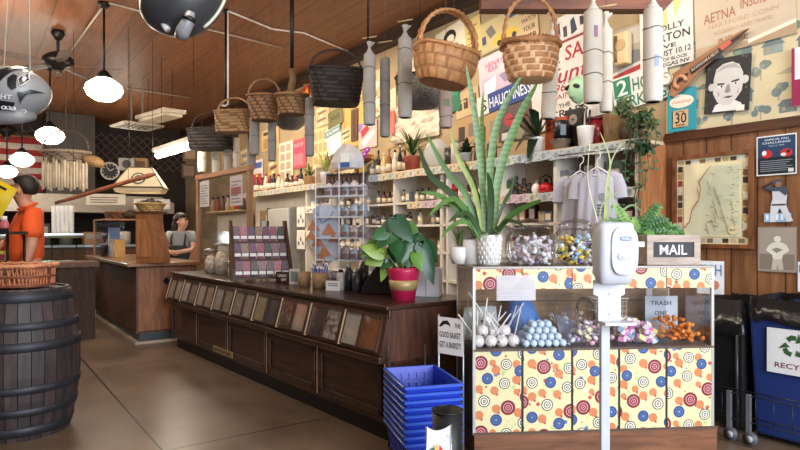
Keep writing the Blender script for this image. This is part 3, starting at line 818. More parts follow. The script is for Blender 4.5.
# ---------------------------------------------------------------- the long bin counter
O = Vector((-.10, 3.64, 0)); AX = Vector((-2.285, 2.86, 0)).normalized()
CW = math.atan2(-AX.y, -AX.x)           # local x points back towards the street, y into the shop wall
LC = 4.0; CT = .85
def cpt(a, b, z=0.0):
    """a = metres along the counter from its near end, b = metres behind its front"""
    v = O + rz3(CW) @ Vector((-a, b, z)); return v
DK = wood('472a1b', '26150d', (1, 9, 9), .38, coat=.3); DK2 = wood('5c3a2a', '38201a', (9, 9, 1), .4, coat=.2)
t = thing('bin_counter', 'long dark wooden bulk bin counter with slanted glass-lidded bins', 'counter', O, CW)
mb = MB(DK); mb.b2(-LC, 0, .02, .8, .13, .5); mb.build('base_cabinet', t)
mb = MB(M('16110f', .5)); mb.b2(-LC+.02, -.03, .08, .78, 0, .13); mb.build('toe_kick', t)
pw = LC/5
for k in range(5):
    mb = MB(DK); x0 = -LC+pw*k
    for a in ((x0+.03, x0+pw-.03, .17, .21), (x0+.03, x0+pw-.03, .44, .48)): mb.b2(a[0], a[1], .005, .02, a[2], a[3])
    mb.b2(x0+.03, x0+.07, .005, .02, .17, .48); mb.b2(x0+pw-.07, x0+pw-.03, .005, .02, .17, .48)
    mb.use(M('b98a5e', .5)); mb.b2(x0+pw-.012, x0+pw-.004, .012, .02, .15, .5)  # pale strip: the lit edge of the seam put into colour
    mb.build('front_panel', t, bev=.004)
mb = MB(M('a8906a', .4, metal=.4)); mb.b2(-2.72, -2.26, -.0, .005, .16, .215); mb.use(M('5a4630', .4))
for k in range(10): mb.b2(-2.69+.04*k, -2.665+.04*k, -.003, 0, .175, .2)
mb.build('brass_plaque', t)
mb = MB(DK); mb.prism([(-LC, 0), (0, 0), (0, .04), (-LC, .04)], 0, 0); mb = MB(DK)
mb.b2(-LC-.02, .02, -.05, .03, .5, .545); mb.build('lower_rail', t, bev=.008)
mb = MB(DK); mb.b2(-LC-.02, .02, .01, .8, CT-.03, CT); mb.b2(-LC-.01, .01, .035, .06, CT-.085, CT-.03); mb.build('top', t, bev=.008)
for x in (-LC, -.03):
    mb = MB(DK2)
    vs = [(-.03, .5), (.8, .5), (.8, CT-.032), (.05, CT-.032), (.03, CT-.06)]
    mb.add([(x, y, z) for y, z in vs]+[(x+.03, y, z) for y, z in vs], [(0, 1, 2, 3, 4), (9, 8, 7, 6, 5)]+[(i, i+5, (i+1) % 5+5, (i+1) % 5) for i in range(5)])
    mb.build('end_panel', t)
# slanted bins: nine bays, two panels each
y0, z0, y1, z1 = -.03, .555, .035, CT-.065
sl = math.atan2(z1-z0, y1-y0); ls = math.hypot(z1-z0, y1-y0)
def slant(x, s, d=0.0):
    """s along the slope 0..1, d out of it"""
    return Vector((x, y0+(y1-y0)*s - math.sin(sl)*d, z0+(z1-z0)*s + math.cos(sl)*d))
def slab(mb, x0, x1, s0, s1, d0, d1):
    vs = [slant(x, s, d) for x in (x0, x1) for s in (s0, s1) for d in (d0, d1)]
    mb.add(vs, [(0, 1, 3, 2), (4, 6, 7, 5), (0, 4, 5, 1), (2, 3, 7, 6), (0, 2, 6, 4), (1, 5, 7, 3)])
bw = LC/9
GR = [('d9cfbd', 'eee6d8', 140, None), ('9a5a34', 'ac683c', 200, None), ('3a323e', '5c5060', 60, None), ('e4dcd2', '6a5650', 45, 'cfc6ba'), ('7c6650', 'bca88c', 45, '54463a'), ('d0c2ac', 'e6d8c6', 120, None), ('b8ac84', 'cabd9a', 110, None), ('4c4a50', '726c72', 70, None),
      ('c2b6a2', 'e0d6c6', 70, '8f7f6c'), ('a89e94', 'd2c8bc', 80, None), ('d8d2c8', 'a89e90', 60, None), ('988a7a', 'cdc2b2', 70, None), ('dfd7cb', 'b8ac9c', 70, None), ('a8957e', 'd2c4b0', 70, None), ('d2c8b8', 'e6ded2', 90, None), ('8f847a', 'bcb2a6', 70, None), ('d4cabc', 'a89c8c', 70, None), ('b8ac9e', 'dcd2c4', 80, None)]
for k in range(9):
    x1_ = -.02-bw*k; x0_ = x1_-bw+.0
    mb = MB(DK); slab(mb, x0_, x0_+.022, 0, 1, -.02, .022); mb.use(M('c2a680', .5)); slab(mb, x0_+.022, x0_+.027, 0.02, .98, -.015, .02); mb.build('bay_divider', t)
    for j in range(2):
        b1_ = x1_-.02-j*(bw-.03)/2; b0_ = b1_-(bw-.06)/2
        lbl = None
        mb = MB(granular(*GR[(2*k+(1-j)) % 18])); slab(mb, b0_+.006, b1_-.006, .08, .92, -.01, .0)
        bn = mb.build('bin_fill', t); bn['kind'] = 'stuff'
        mb = MB(M('4a2d1c', .5)); 
        for a in ((b0_-.004, b0_+.006, .05, .95), (b1_-.006, b1_+.004, .05, .95), (b0_, b1_, .05, .085), (b0_, b1_, .915, .95)): slab(mb, *a, -.01, .012)
        fr_ = mb.build('bin_frame', t)
        mb = MB(CLEAR); slab(mb, b0_+.006, b1_-.006, .08, .92, .006, .008); mb.build('bin_glass', fr_)
mb = MB(DK); slab(mb, -LC, 0, -.02, .05, -.02, .0); slab(mb, -LC, 0, .95, 1.02, -.02, .01); mb.b2(-LC, 0, -.03, .02, .5, .545); mb.build('bay_rail', t)
mb = MB(M('20150f', .8)); slab(mb, -LC+.03, -.03, .02, .98, -.05, -.03); mb.build('bin_backing', t)

# ---- things on the bin counter
def onc(px, b, z=CT):
    """the spot on the counter seen in column px, b metres behind its front"""
    tt = (px-400)/F; n = Vector((-AX.y, AX.x, 0)); n = n if n.dot(Vector((.78, .62, 0))) > 0 else -n
    w = O.dot(n) + b; Y = w/(n.x*tt+n.y)
    return Vector((tt*Y, Y, z))
# wooden framed sneeze guard
pa, pb = onc(199, .62), onc(250, .62)
dv = pb-pa; ln = dv.length; an = math.atan2(dv.y, dv.x)
zt = H + (232-176)/F*((pa.y+pb.y)/2)
t = thing('wooden_frame_guard', 'tall open wooden frame with two taped notices standing on the bin counter', 'frame', pa, an)
FW = wood('a67a56', '80573a', (9, 9, 1.5)); hh = zt-CT
for x in (0, ln):
    mb = MB(FW); mb.b2(x-.028, x+.028, -.03, .03, 0, hh); mb.build('post', t, bev=.005)
mb = MB(wood('b58258', '8c5e3a', (1.5, 9, 9))); mb.b2(-.04, ln+.04, -.035, .035, hh, hh+.06); mb.build('top_rail', t, bev=.005)
mb = MB(FW); mb.prism([(-.45, 0), (-.05, 0), (-.05, .32)], -.02, .02); mb.build('side_brace', t)
mb = MB(ACRYL); mb.b2(.05, ln-.05, -.004, .004, .05, hh); mb.build('acrylic_panel', t)
pz = hh-.02
def notice(name, label, x, w_, h_, base, rows, band=None):
    v = pa + rz3(an) @ Vector((x, -.02, CT*0 + hh - .04 - h_))
    v.z = CT + hh - .03 - h_
    mb = MB(M(base, .7, var=.04)); mb.b2(-w_/2, w_/2, -.008, -.004, 0, h_)
    mb.use(M('6a6a78', .7))
    for k in range(rows): mb.b2(-w_*.4, w_*(.4 - .13*(k % 3)), -.01, -.008, h_*(.1+.8*k/rows), h_*(.1+.8*k/rows)+h_*.035)
    if band: mb.use(M(band, .6)); mb.b2(-w_*.4, w_*.4, -.012, -.01, h_*.38, h_*.62)
    o = mb.build(name, None, v, an); tag(o, label, 'notice')
notice('paper_notice', 'pale grey notice of text lines taped in the wooden frame, farther one', ln*.17, ln*.2, .32, 'b9b7b6', 8)
notice('paper_notice', 'notice with a red box taped beside the near post of the wooden frame', ln*.8, ln*.22, .34, 'c2b9bb', 7, '8f4a50')

# candy rack: sloped wooden display with three rows of packets
pr = onc(260, .3)
CR = rad(20)
t = thing('candy_rack', 'wooden tiered rack of hanging candy packets on the bin counter', 'display rack', pr, CR)
KX = .8
rk = wood('5a3822', '3a2314', (9, 9, 1.5))
for x in (-.33*KX, .31*KX):
    mb = MB(rk); mb.add([(x+dx, y, z) for dx in (0, .025) for y, z in ((-.2, 0), (.25, 0), (.25, .56), (.15, .56), (-.2, .12))], [(4, 3, 2, 1, 0), (5, 6, 7, 8, 9)]+[(i, (i+1) % 5, (i+1) % 5+5, i+5) for i in range(5)]); mb.build('side_panel', t)
for k, (y, z) in enumerate(((-.19, .02), (-.06, .18), (.08, .34))):
    mb = MB(rk); mb.b2(-.31*KX, .31*KX, y, y+.14, z, z+.02); mb.build('shelf', t)
cols = ['6b4a62', '8a6a74', '5a4a60', '94586a', '6f5a62', '8c7460', '4f5450', 'a86a78']
pk0 = None; R2 = random.Random(5)
for r_ in range(3):
    y, z = ((-.15, .042), (-.02, .202), (.12, .362))[r_]
    for k in range(7):
        v = pr + rz3(CR) @ Vector(((-.26+.087*k)*KX, y, z))
        cc = M(cols[(k*3+r_*2) % 8], .35, var=.3, scale=40)
        o = thing('candy_packet', f'candy packet in the {("bottom", "middle", "top")[r_]} row of the wooden counter rack, {ORD[k]} along', 'candy packet', v, CR, f'packets in the candy rack')
        mb = MB(cc); mb.add([(-.03, -.012, 0), (.03, -.012, 0), (.03, .012, 0), (-.03, .012, 0), (-.033, -.026, .06), (.033, -.026, .06), (.033, .02, .06), (-.033, .02, .06), (-.03, -.004, .142), (.03, -.004, .142), (.03, .004, .142), (-.03, .004, .142)], [(3, 2, 1, 0), (0, 1, 5, 4), (4, 5, 9, 8), (2, 3, 7, 6), (6, 7, 11, 10), (1, 2, 6, 5), (5, 6, 10, 9), (3, 0, 4, 7), (7, 4, 8, 11), (8, 9, 10, 11)]); mb.build('pouch', o)
        mb = MB(WHITE); mb.b2(-.029, .029, -.03, -.026, .022, .052); mb.build('label_strip', o)
for px, b_, r_, h_, lab, fill in ((222, .34, .085, .3, 'clear canister of pale twisted sticks between the wooden frame and the candy rack', 'e2d4bc'), (211, .3, .07, .24, 'clear canister of white packets near the far post of the wooden frame', 'd8d4cc'), (232, .24, .045, .14, 'small clear jar of white sweets at the foot of the candy rack', 'e6e2da')):
    t = thing('clear_canister', lab, 'canister', onc(px, b_))
    mb = MB(glass('ffffff', .04, .4, .97)); mb.lathe([(r_, .002), (r_, h_)], 20); mb.build('glass', t)
    mb = MB(STEEL); mb.lathe([(r_*1.02, h_), (r_*1.02, h_+.02), (.01, h_+.03)], 20); mb.build('lid', t)
    mb = MB(granular(fill, 'b8a488', 45, 'efe8dc')); mb.lathe([(r_*.9, .004), (r_*.92, h_*.5), (r_*.6, h_*.78), (0, h_*.85)], 18); fo = mb.build('contents', t); fo['kind'] = 'stuff'
# little sign, cork pots, card, pens
t = thing('counter_sign', 'little dark red sign block with white lettering on the counter edge', 'sign', onc(284, .3), CW+rad(15))
mb = MB(M('3a1a1a', .5)); mb.b2(-.085, .085, -.02, .02, 0, .1); mb.build('block', t, bev=.004)
mb = MB(WHITE); mb.text('CANDY', 0, .068, .025, -.0215, .12); mb.text('GIFT', .02, .033, .022, -.0215, .07); mb.build('lettering', t)
t = thing('framed_card', 'small pale framed card standing beside the cork pots', 'frame', onc(294.5, .33), CW+rad(25))
mb = MB(M('cfc8bc', .5)); mb.b2(-.05, .05, -.006, .006, 0, .13); mb.build('frame', t)
mb = MB(M('7b8a86', .6)); mb.b2(-.036, .036, -.009, -.006, .02, .11); mb.build('card', t)
CORK = granular('8a6a4a', 'b89468', 120)
for px, r_, h_, lab in ((304.5, .055, .115, 'small cork-textured pot beside the pen pot'), (320, .066, .125, 'larger cork-textured pot full of blue pens')):
    t = thing('cork_pot', lab, 'pot', onc(px, .33))
    mb = MB(CORK); mb.lathe([(0, 0), (r_*.9, 0), (r_, h_), (r_*.88, h_), (r_*.8, .012), (0, .012)], 18); mb.build('pot', t)
pq = onc(320, .33)
for k in range(12):
    a = k*2.4; r_ = .035
    t = thing('blue_pen', 'blue pen standing in the larger cork pot', 'pen', pq+Vector((r_*.5*math.cos(a), r_*.5*math.sin(a), .02)), 0, 'blue pens in the cork pot')
    tip = Vector((r_*1.3*math.cos(a), r_*1.3*math.sin(a), .15+.02*math.sin(k*3)))
    mb = MB(M('2748a8', .35)); mb.cyl((0, 0, 0), tip, .0045, n=6); mb.build('barrel', t)
    mb = MB(M('e0e2ea', .4)); mb.cyl(tip, tip*1.12, .005, n=6); mb.build('cap', t)
t = thing('price_card', 'small white folded card on the counter in front of the black canisters', 'card', onc(333, .28), CW+rad(25))
mb = MB(WHITE); mb.prism([(-.065, 0), (.065, 0), (.065, .075), (-.065, .075)], -.002, .002); mb.add([(-.065, 0.002, .075), (.065, .002, .075), (.065, .05, 0), (-.065, .05, 0)], [(0, 1, 2, 3)]); mb.build('card', t)
mb = MB(M('8a8a90', .6)); 
for z in (.05, .035): mb.b2(-.045, .045, -.004, -.002, z, z+.007)
mb.build('print', t)
for k, (px, b_, r_, h_, cc, lab) in enumerate(((341, .36, .035, .13, 'b9bbb8', 'pale steel canister behind the white folded card'), (349, .38, .032, .16, '2a2a2c', 'first black canister in the row beside the pink pot'), (357, .36, .034, .14, '3a3a3c', 'second black canister in the row beside the pink pot'), (364, .4, .036, .2, '161618', 'tall black canister nearest the pink pot'))):
    t = thing('canister', lab, 'canister', onc(px, b_), 0)
    mb = MB(M(cc, .3)); mb.lathe([(r_, 0), (r_, h_), (r_*.6, h_*1.05)], 16); mb.build('body', t)
    mb = MB(STEEL if k else BLACK); mb.lathe([(r_*.55, h_*1.05), (r_*.5, h_*1.2), (.006, h_*1.25)], 12); mb.build('lid', t)
t = thing('card_reader', 'black card terminal slanting behind the pink plant pot', 'card terminal', onc(385, .42), CW+rad(30))
mb = MB(BLACK); mb.prism([(-.17, 0), (.14, 0), (.14, .03), (.05, .25), (.0, .27), (-.17, .04)], -.05, .05); mb.build('body', t, bev=.01)
mb = MB(M('303238', .2)); mb.box((-.08, 0, .165), (.2, .085, .006), ry3(-rad(52))); mb.build('screen', t)
t = thing('white_box', 'white carton standing behind the pink plant pot', 'carton', onc(428, .6), CW+rad(35))
mb = MB(M('dedce0', .5)); mb.b2(-.09, .09, -.06, .06, 0, .2); mb.build('box', t, bev=.004)
mb = MB(M('b9b4bc', .5)); mb.b2(-.005, .005, -.062, -.06, 0, .2); mb.build('seam', t)

# tall clear acrylic display tower with bags and the hanging blue bib bag
pt = onc(347, .58); pt_z = CT
ht = H + (232-166)/F*pt.y - CT
t = thing('acrylic_tower', 'tall clear acrylic shelf tower full of packets on the bin counter', 'display stand', pt, CW+rad(30))
hw = 26/F*pt.y
mb = MB(ACRYL)
for x in (-hw, hw): mb.b2(x-.004, x+.004, -.14, .14, 0, ht)
mb.b2(-hw, hw, .136, .14, 0, ht); mb.build('side_sheet', t)
mb = MB(M('e8ecf0', .2)); 
for x in (-hw, .0, hw): mb.b2(x-.003, x+.003, -.146, -.14, 0, ht)
mb.build('edge_strip', t)
zs = [.02, .22, .4, .57, .74, ht-.18]
for z in zs:
    mb = MB(glass('f4f8ff', .1, .7, .9)); mb.b2(-hw, hw, -.14, .14, z-.006, z); mb.use(film('dfe4e8', .6, .3)); mb.b2(-hw, hw, -.144, -.14, z-.006, z+.008); mb.build('shelf', t)
R3 = random.Random(8)
pc = ['c9b8b0', 'b8c0cc', 'd6ccc4', 'a89898', 'd8c8cc', '9aa6b0']
for zi, z in enumerate(zs[:5]):
    for k in range(5):
        v = pt + rz3(CW+rad(30)) @ Vector((-hw+.06+(2*hw-.12)*k/4, -.02, z+.001))
        h_ = R3.uniform(.09, .14)
        mb = MB(M(R3.choice(pc), .35, var=.3, scale=35)); mb.lathe([(.035, 0), (.045, .03), (.04, h_*.8), (.01, h_)], 8, sy=.7); mb.use(M('8a6a64', .5)); mb.b2(-.025, .025, -.034, -.03, .02, .05)
        o = mb.build('packet', None, v, CW+rad(30)); tag(o, f'clear packet on shelf {("one", "two", "three", "four", "five")[zi]} from the bottom of the acrylic tower, {ORD[k]} along', 'packet', 'packets in the acrylic tower')
for k in range(10):
    v = pt + rz3(CW+rad(30)) @ Vector((-hw+.04+(2*hw-.08)*k/9, 0, zs[5]+.001))
    mb = MB(M('5a4038', .4, var=.3)); mb.lathe([(.018, 0), (.018, .1)], 8); mb.use(M('2d2426', .4)); mb.lathe([(.019, .1), (.015, .12)], 8)
    o = mb.build('small_jar', None, v); tag(o, 'small dark jar packed on the top shelf of the acrylic tower', 'jar', 'jars on top of the acrylic tower')
t = thing('plastic_bag', 'clear crinkled plastic bag with a blue and white print on top of the acrylic tower', 'bag', pt+Vector((0, 0, ht-.02)), CW+rad(30))
mb = MB(film('e2e6ea', .6, .25)); 
prof = [(.13, 0), (.15, .05), (.13, .12), (.08, .17), (.03, .2)]
n0 = len(mb.v); mb.lathe(prof, 14, sy=.6, smooth=False)
mb.v = [(x+R3.uniform(-.012, .012), y+R3.uniform(-.01, .01), z) for x, y, z in mb.v]
mb.build('pouch', t)
mb = MB(M('3a5aa0', .5)); mb.b2(-.01, .07, -.1, -.095, .0, .04); mb.use(WHITE); mb.b2(-.01, .07, -.101, -.095, .04, .11); mb.build('printed_label', t)
pbq = onc(327, .52)
zb = H + (232-207)/F*pbq.y
t = thing('bunting_bag', 'pale blue cloth bag with orange paper triangles hanging on the acrylic tower', 'cloth bag', (pbq.x, pbq.y-.12, zb), rad(-15))
mb = MB(M('b6bac8', .8, var=.1, scale=12)); mb.prism([(-.1, -.02), (-.02, .02), (.06, .01), (.12, -.04), (.12, -.42), (.04, -.47), (-.06, -.44), (-.13, -.3)], -.02, .02); mb.build('cloth', t)
mb = MB(M('6f88b4', .8)); mb.tube([(-.07, -.021, -.05), (-.02, -.022, -.14), (.05, -.022, -.1), (.08, -.022, -.04)], .006, 5); mb.build('strap', t)
for x, z, s in ((-.1, -.17, .055), (.04, -.2, .06), (-.12, -.25, .05), (-.06, -.3, .06), (.0, -.38, .06), (-.02, -.44, .05), (.08, -.27, .045)):
    mb = MB(M('b87a58', .7)); mb.prism([(x-s, z-s*.6), (x+s*1.1, z-s*.5), (x, z+s)], -.03, -.024); mb.build('paper_triangle', t)

# potted anthurium
pp = onc(403.5, .3)
t = thing('potted_anthurium', 'broad-leaved plant in a pink pot with a gold band on the bin counter', 'potted plant', pp)
PK = M('b81e4c', .4, var=.05)
mb = MB(PK); mb.lathe([(0, 0), (.075, 0), (.105, .19), (.108, .215), (.097, .215), (.09, .18), (0, .175)], 26); mb.build('pot', t)
mb = MB(M('b59a68', .45, metal=.25)); mb.lathe([(.0875, .07), (.0885, .07), (.0985, .135), (.0975, .135)], 26); mb.build('gold_band', t)
mb = MB(M('2c2018', .9)); mb.lathe([(0, .185), (.09, .18)], 16); mb.build('soil', t)
def heart(mb, base, tip, wd, nrm):
    base, tip = Vector(base), Vector(tip); ax = tip-base; L_ = ax.length; ax.normalize(); nrm = Vector(nrm).normalized()
    sd = ax.cross(nrm).normalized(); nn = sd.cross(ax)
    prof = [(-.22, .42), (-.12, .8), (.1, 1.0), (.35, .95), (.6, .7), (.82, .35), (1.0, .0)]
    vs = [base]
    for s, w_ in prof: vs.append(base + ax*s*L_ + sd*w_*wd - nn*.25*wd*w_*w_ - nn*.12*L_*s*s)
    for s, w_ in prof[:-1]: vs.append(base + ax*s*L_ - sd*w_*wd - nn*.25*wd*w_*w_ - nn*.12*L_*s*s)
    cs = [base + ax*s*L_ - nn*.12*L_*s*s for s, w_ in prof]; m0 = len(vs); vs += cs
    fs = [(0, 1, m0+0), (0, m0+0, 8)]
    for i in range(6):
        a, b_ = 1+i, 2+i
        fs.append((a, b_, m0+i+1, m0+i))
        c0 = 8+i; c1 = 9+i if i < 5 else m0+6
        fs.append((m0+i, m0+i+1, c1, c0) if c1 != m0+i+1 else (m0+i, c1, c0))
    mb.add(vs, fs, True)
LG1 = M('35623a', .35, var=.25, scale=9); LG2 = M('5c8a34', .35, var=.25, scale=9); LG3 = M('7d9a3c', .4, var=.25, scale=9); LG4 = M('2a5236', .35, var=.2)
YA = pp.y
lv = [((392, 226), (377, 246), 13, LG1), ((398, 222), (412, 240), 10, LG4), ((408, 228), (414, 246), 9, LG2), ((394, 240), (397, 258), 8, LG1), ((413, 243), (427, 262), 10, LG1), ((424, 252), (434, 282), 9, LG4), ((390, 256), (382, 268), 9, LG1), ((380, 252), (362, 246), 8, LG3), ((382, 256), (366, 263), 9, LG3), ((388, 262), (381, 280), 6, LG3), ((406, 252), (408, 268), 6, LG1), ((400, 246), (398, 262), 7, LG4), ((384, 232), (374, 238), 7, LG1), ((418, 238), (424, 250), 7, LG4), ((400, 230), (388, 238), 7, LG2), ((410, 246), (403, 262), 6, LG1), ((428, 246), (436, 262), 7, LG1), ((374, 244), (362, 256), 6, LG2), ((416, 256), (421, 270), 6, LG2), ((393, 250), (386, 262), 6, LG4)]
R4 = random.Random(4)
for (bx, by), (tx, ty), w_, m_ in lv:
    yy = YA - .02 + R4.uniform(-.09, .06)
    b_ = at(bx, by, yy) - pp; tp = at(tx, ty, yy-.03) - pp
    mb = MB(m_); heart(mb, b_+(b_-tp)*.1, tp+(tp-b_)*.1, w_*1.02/F*YA, (R4.uniform(-.6, .6), -1, R4.uniform(.2, .9))); lf = mb.build('leaf', t)
    mb = MB(M('7c8a4c', .5)); mb.tube([(b_.x*.1, R4.uniform(-.02, .02), .18), (b_.x*.55, b_.y*.5, .2+(b_.z-.2)*.6), b_], .0045, 5); mb.build('stalk', lf)
# ---------------------------------------------------------------- long white shelving on the wall
ST = 2.06
rows_z = [.40, .75, 1.07, 1.39, 1.67]
WS = M('d8d0c4', .6, var=.06, scale=4); WS2 = M('cdbfa8', .7, var=.08)
uF = 8.55; uT = 11.6; uS = uof(637, SW)
t = thing('shelving_unit', 'long white wall shelving edged with paper money behind the bin counter', 'shelving', uw(0, SW), RW)
SD = W - SW - .03
mb = MB(WS2); mb.b2(-uF, -uS, SD-.02, SD, .1, ST); mb.build('back_panel', t)
mb = MB(M('cbb79a', .6)); mb.b2(-uT, -uS+.02, -.03, SD, ST-.03, ST); mb.build('shelf', t)
for z in rows_z:
    mb = MB(WS); mb.b2(-uF, -uS, 0, SD-.02, z-.025, z); mb.build('shelf', t)
ups = [637, 597, 555, 500, 447, 441, 394, 360, 330, 306]
for px in ups:
    u = uof(px, SW); mb = MB(WS); mb.b2(-u-.018, -u+.018, 0, SD-.02, .1, ST-.03); mb.build('upright', t)
mb = MB(WS); mb.b2(-uT, -uF-.02, SD-.06, SD, .1, ST-.03); mb.build('end_board', t)
mb = MB(wood('b8794a', '8c5530', (9, 9, 1.5), .5)); mb.b2(-uS+.019, -uS+.034, -.01, SD, 0, ST-.031); mb.build('wooden_end_panel', t)
bk = [M('b8bcae', .7, var=.2, scale=30), M('c9c2b4', .7, var=.2, scale=30), M('a9b2bc', .7, var=.2, scale=30), M('c8a8b8', .7, var=.2, scale=30), M('d4b892', .7, var=.2, scale=30)]
nt0 = []
for m_ in bk:
    mb = MB(m_); mb.b2(-.075, .075, -.003, 0, -.085, 0); mb.use(M('858e86', .7)); mb.disc(0, -.042, .026, -.0035, 12, .03); mb.b2(-.068, -.045, -.0035, -.003, -.075, -.055); mb.b2(.045, .068, -.0035, -.003, -.03, -.012)
    nt0.append(mb)
RB = random.Random(6); meshes = []
for mb in nt0:
    o = mb.build('banknote', t); meshes.append(o.data); bpy.data.objects.remove(o)
def note(u, z, k, y):
    o = bpy.data.objects.new('banknote', meshes[k]); COL.objects.link(o); o.parent = t; o.location = (-u, y-RB.random()*.003, z); o.rotation_euler = (rad(-6), rad(RB.uniform(-5, 5)), 0)
u = uS+.06
while u < uT-.1:
    note(u, ST-.002+RB.uniform(-.012, .0), RB.choice((0, 0, 1, 1, 2, 4, 4)) if u > 4.6 else RB.choice((0, 1, 2, 2)), -.033); u += .148
u = uS+.06
while u < 5.9:
    note(u, 1.67, RB.choice((0, 1, 2, 3, 4)), -.003); u += .15
for u in (6.9, 7.05, 7.2, 7.5, 7.65): note(u, 1.67, 1, -.003)

# steel fridge at the end of the shelves
ufr = uof(284, SW)
t = thing('steel_fridge', 'tall brushed steel refrigerator at the far end of the white shelving', 'refrigerator', uw(ufr+.05, SW-.1), RW)
mb = MB(M('9c9c98', .35, metal=.4)); mb.b2(-.42, .42, .05, .48, .05, 1.72); mb.build('body', t)
mb = MB(M('c6c6c0', .35, metal=.5, var=.05)); mb.b2(-.42, .42, 0, .05, .1, 1.7); dr = mb.build('door', t, bev=.01)
mb = MB(BLACK); mb.b2(-.4, -.36, -.03, 0, .8, 1.5); mb.build('handle', dr)
mb = MB(BLACK); mb.b2(-.46, -.42, 0, .48, .05, 1.72); mb.build('gasket_side', t)
for k, (x, z, w_, h_, cc) in enumerate(((-.75, 1.42, .16, .2, 'd8cfc6'), (-.95, 1.25, .14, .26, '8aa0b4'), (-.72, 1.1, .15, .2, 'd99a78'))):
    v = uw(ufr+.05, SW-.05, z) + rz3(RW) @ Vector((x, .1, 0))
    mb = MB(M(cc, .6)); mb.b2(-w_/2, w_/2, -.004, 0, 0, h_); mb.use(M('5c5450', .7)); mb.b2(-w_*.3, w_*.3, -.006, -.004, h_*.3, h_*.5)
    o = mb.build('paper_notice', None, v, RW); tag(o, f'{("white", "blue", "orange")[k]} paper notice pinned beside the steel refrigerator', 'notice')
mb = MB(wood('8a6a48', '6a4e34')); mb.b2(-.3, .3, 0, .02, 0, .75)
o = mb.build('notice_board', None, uw(ufr+.05, SW-.05, .95)+rz3(RW) @ Vector((-.83, .1, 0)), RW); tag(o, 'narrow board carrying the notices beside the steel refrigerator', 'board')

# ---- small stock in the compartments
def bottle_mb(h, r, c, capc, lab=None):
    mb = MB(c); mb.lathe([(0, 0), (r, 0), (r, h*.6), (r*.45, h*.75), (r*.4, h*.9)], 10)
    mb.use(capc); mb.lathe([(r*.45, h*.88), (r*.45, h), (0, h)], 10)
    if lab: mb.use(lab); mb.lathe([(r*1.02, h*.15), (r*1.02, h*.48)], 10)
    return mb
bc = ['2b1c16', '46301f', '1f2620', '6a2a24', '8a8f92', 'c9c0b2', '2a2430', '7d5a38', 'b8a48c', '54616a']
cn = ['dark brown', 'brown', 'blackish', 'red-brown', 'grey', 'pale', 'dark violet', 'amber', 'tan', 'blue-grey']
RS = random.Random(12)
SHN = {.75: 'lowest', 1.07: 'lower', 1.39: 'middle', 1.67: 'upper'}
edges = sorted(uof(p, SW) for p in (637, 597, 555, 500, 447, 394, 360, 330, 306))
cn2 = ['nearest', 'second nearest', 'third nearest', 'fourth nearest', 'fifth nearest', 'sixth nearest', 'seventh nearest', 'farthest']
bprot = {}
for ci in range(len(edges)-1):
    a, b_ = edges[ci]+.06, edges[ci+1]-.06
    for z in (1.07, 1.39, 1.67):
        if z == 1.67 and ci in (0, 1): continue
        if z == 1.67 and ci == 2: continue
        nn_ = max(3, int((b_-a)/.115)); kind = RS.random()
        for k in range(nn_):
            if RS.random() < .12: continue
            u = a + (b_-a)*(k+.5)/nn_
            q = RS.randrange(len(bc)); h_ = RS.uniform(.12, .2); tp = 'bottle' if kind < .6 else ('box' if kind < .8 else 'jar')
            if RS.random() < .2: tp = RS.choice(('bottle', 'jar', 'box'))
            mm = M(bc[q], .35, var=.2); lb = M(RS.choice(('e0d8c8', 'd8c8a8', 'c8b8b0')), .6)
            w_ = .04
            if tp == 'bottle': mb = bottle_mb(h_, .032, mm, BLACK, lb)
            elif tp == 'jar': mb = MB(mm); mb.lathe([(0, 0), (.042, 0), (.044, h_*.6), (.036, h_*.68)], 10); mb.use(lb); mb.lathe([(.0445, h_*.15), (.0445, h_*.45)], 10); mb.use(STEEL); mb.lathe([(.038, h_*.66), (.038, h_*.75), (0, h_*.76)], 10)
            else: mb = MB(mm); mb.b2(-.045, .045, -.03, .03, 0, h_*.9); mb.use(lb); mb.b2(-.032, .032, -.032, -.03, h_*.2, h_*.7)
            o = mb.build(tp, None, uw(u, SW+RS.uniform(.06, .12), z), RW)
            tag(o, f'{cn[q]} {tp}, {SHN[z]} shelf of the {cn2[ci]} white shelving compartment, {ORD[k]} along', tp, f'stock on the {SHN[z]} shelf')

for k, (px, py0, py1, wpx, lab) in enumerate(((301, 207, 227, 8, 'upper white card of dark figures on the shelves beside the steel refrigerator'), (301, 230, 249, 8, 'lower white card of dark figures on the shelves beside the steel refrigerator'), (311, 206, 213, 11, 'strip of small notes on the shelf edge above the bunting bag'), (310, 228, 240, 8, 'plain cream card on the shelves behind the bunting bag'))):
    p = onw(px, py1, SW-.02); kx_ = wkx(px, SW); h_ = (py1-py0)/F*depth(px, SW)
    mb = MB(M('dcd6ca', .6)); mb.b2(-wpx*kx_/2, wpx*kx_/2, -.004, 0, 0, h_); mb.use(M('5c5854', .7))
    for q in range(3): mb.disc((-.25+.25*q)*wpx*kx_, h_*(.3+.2*(q % 2)), wpx*kx_*.1, -.0045, 10, h_*.12)
    o = mb.build('picture_card', None, p, RW); tag(o, lab, 'card')
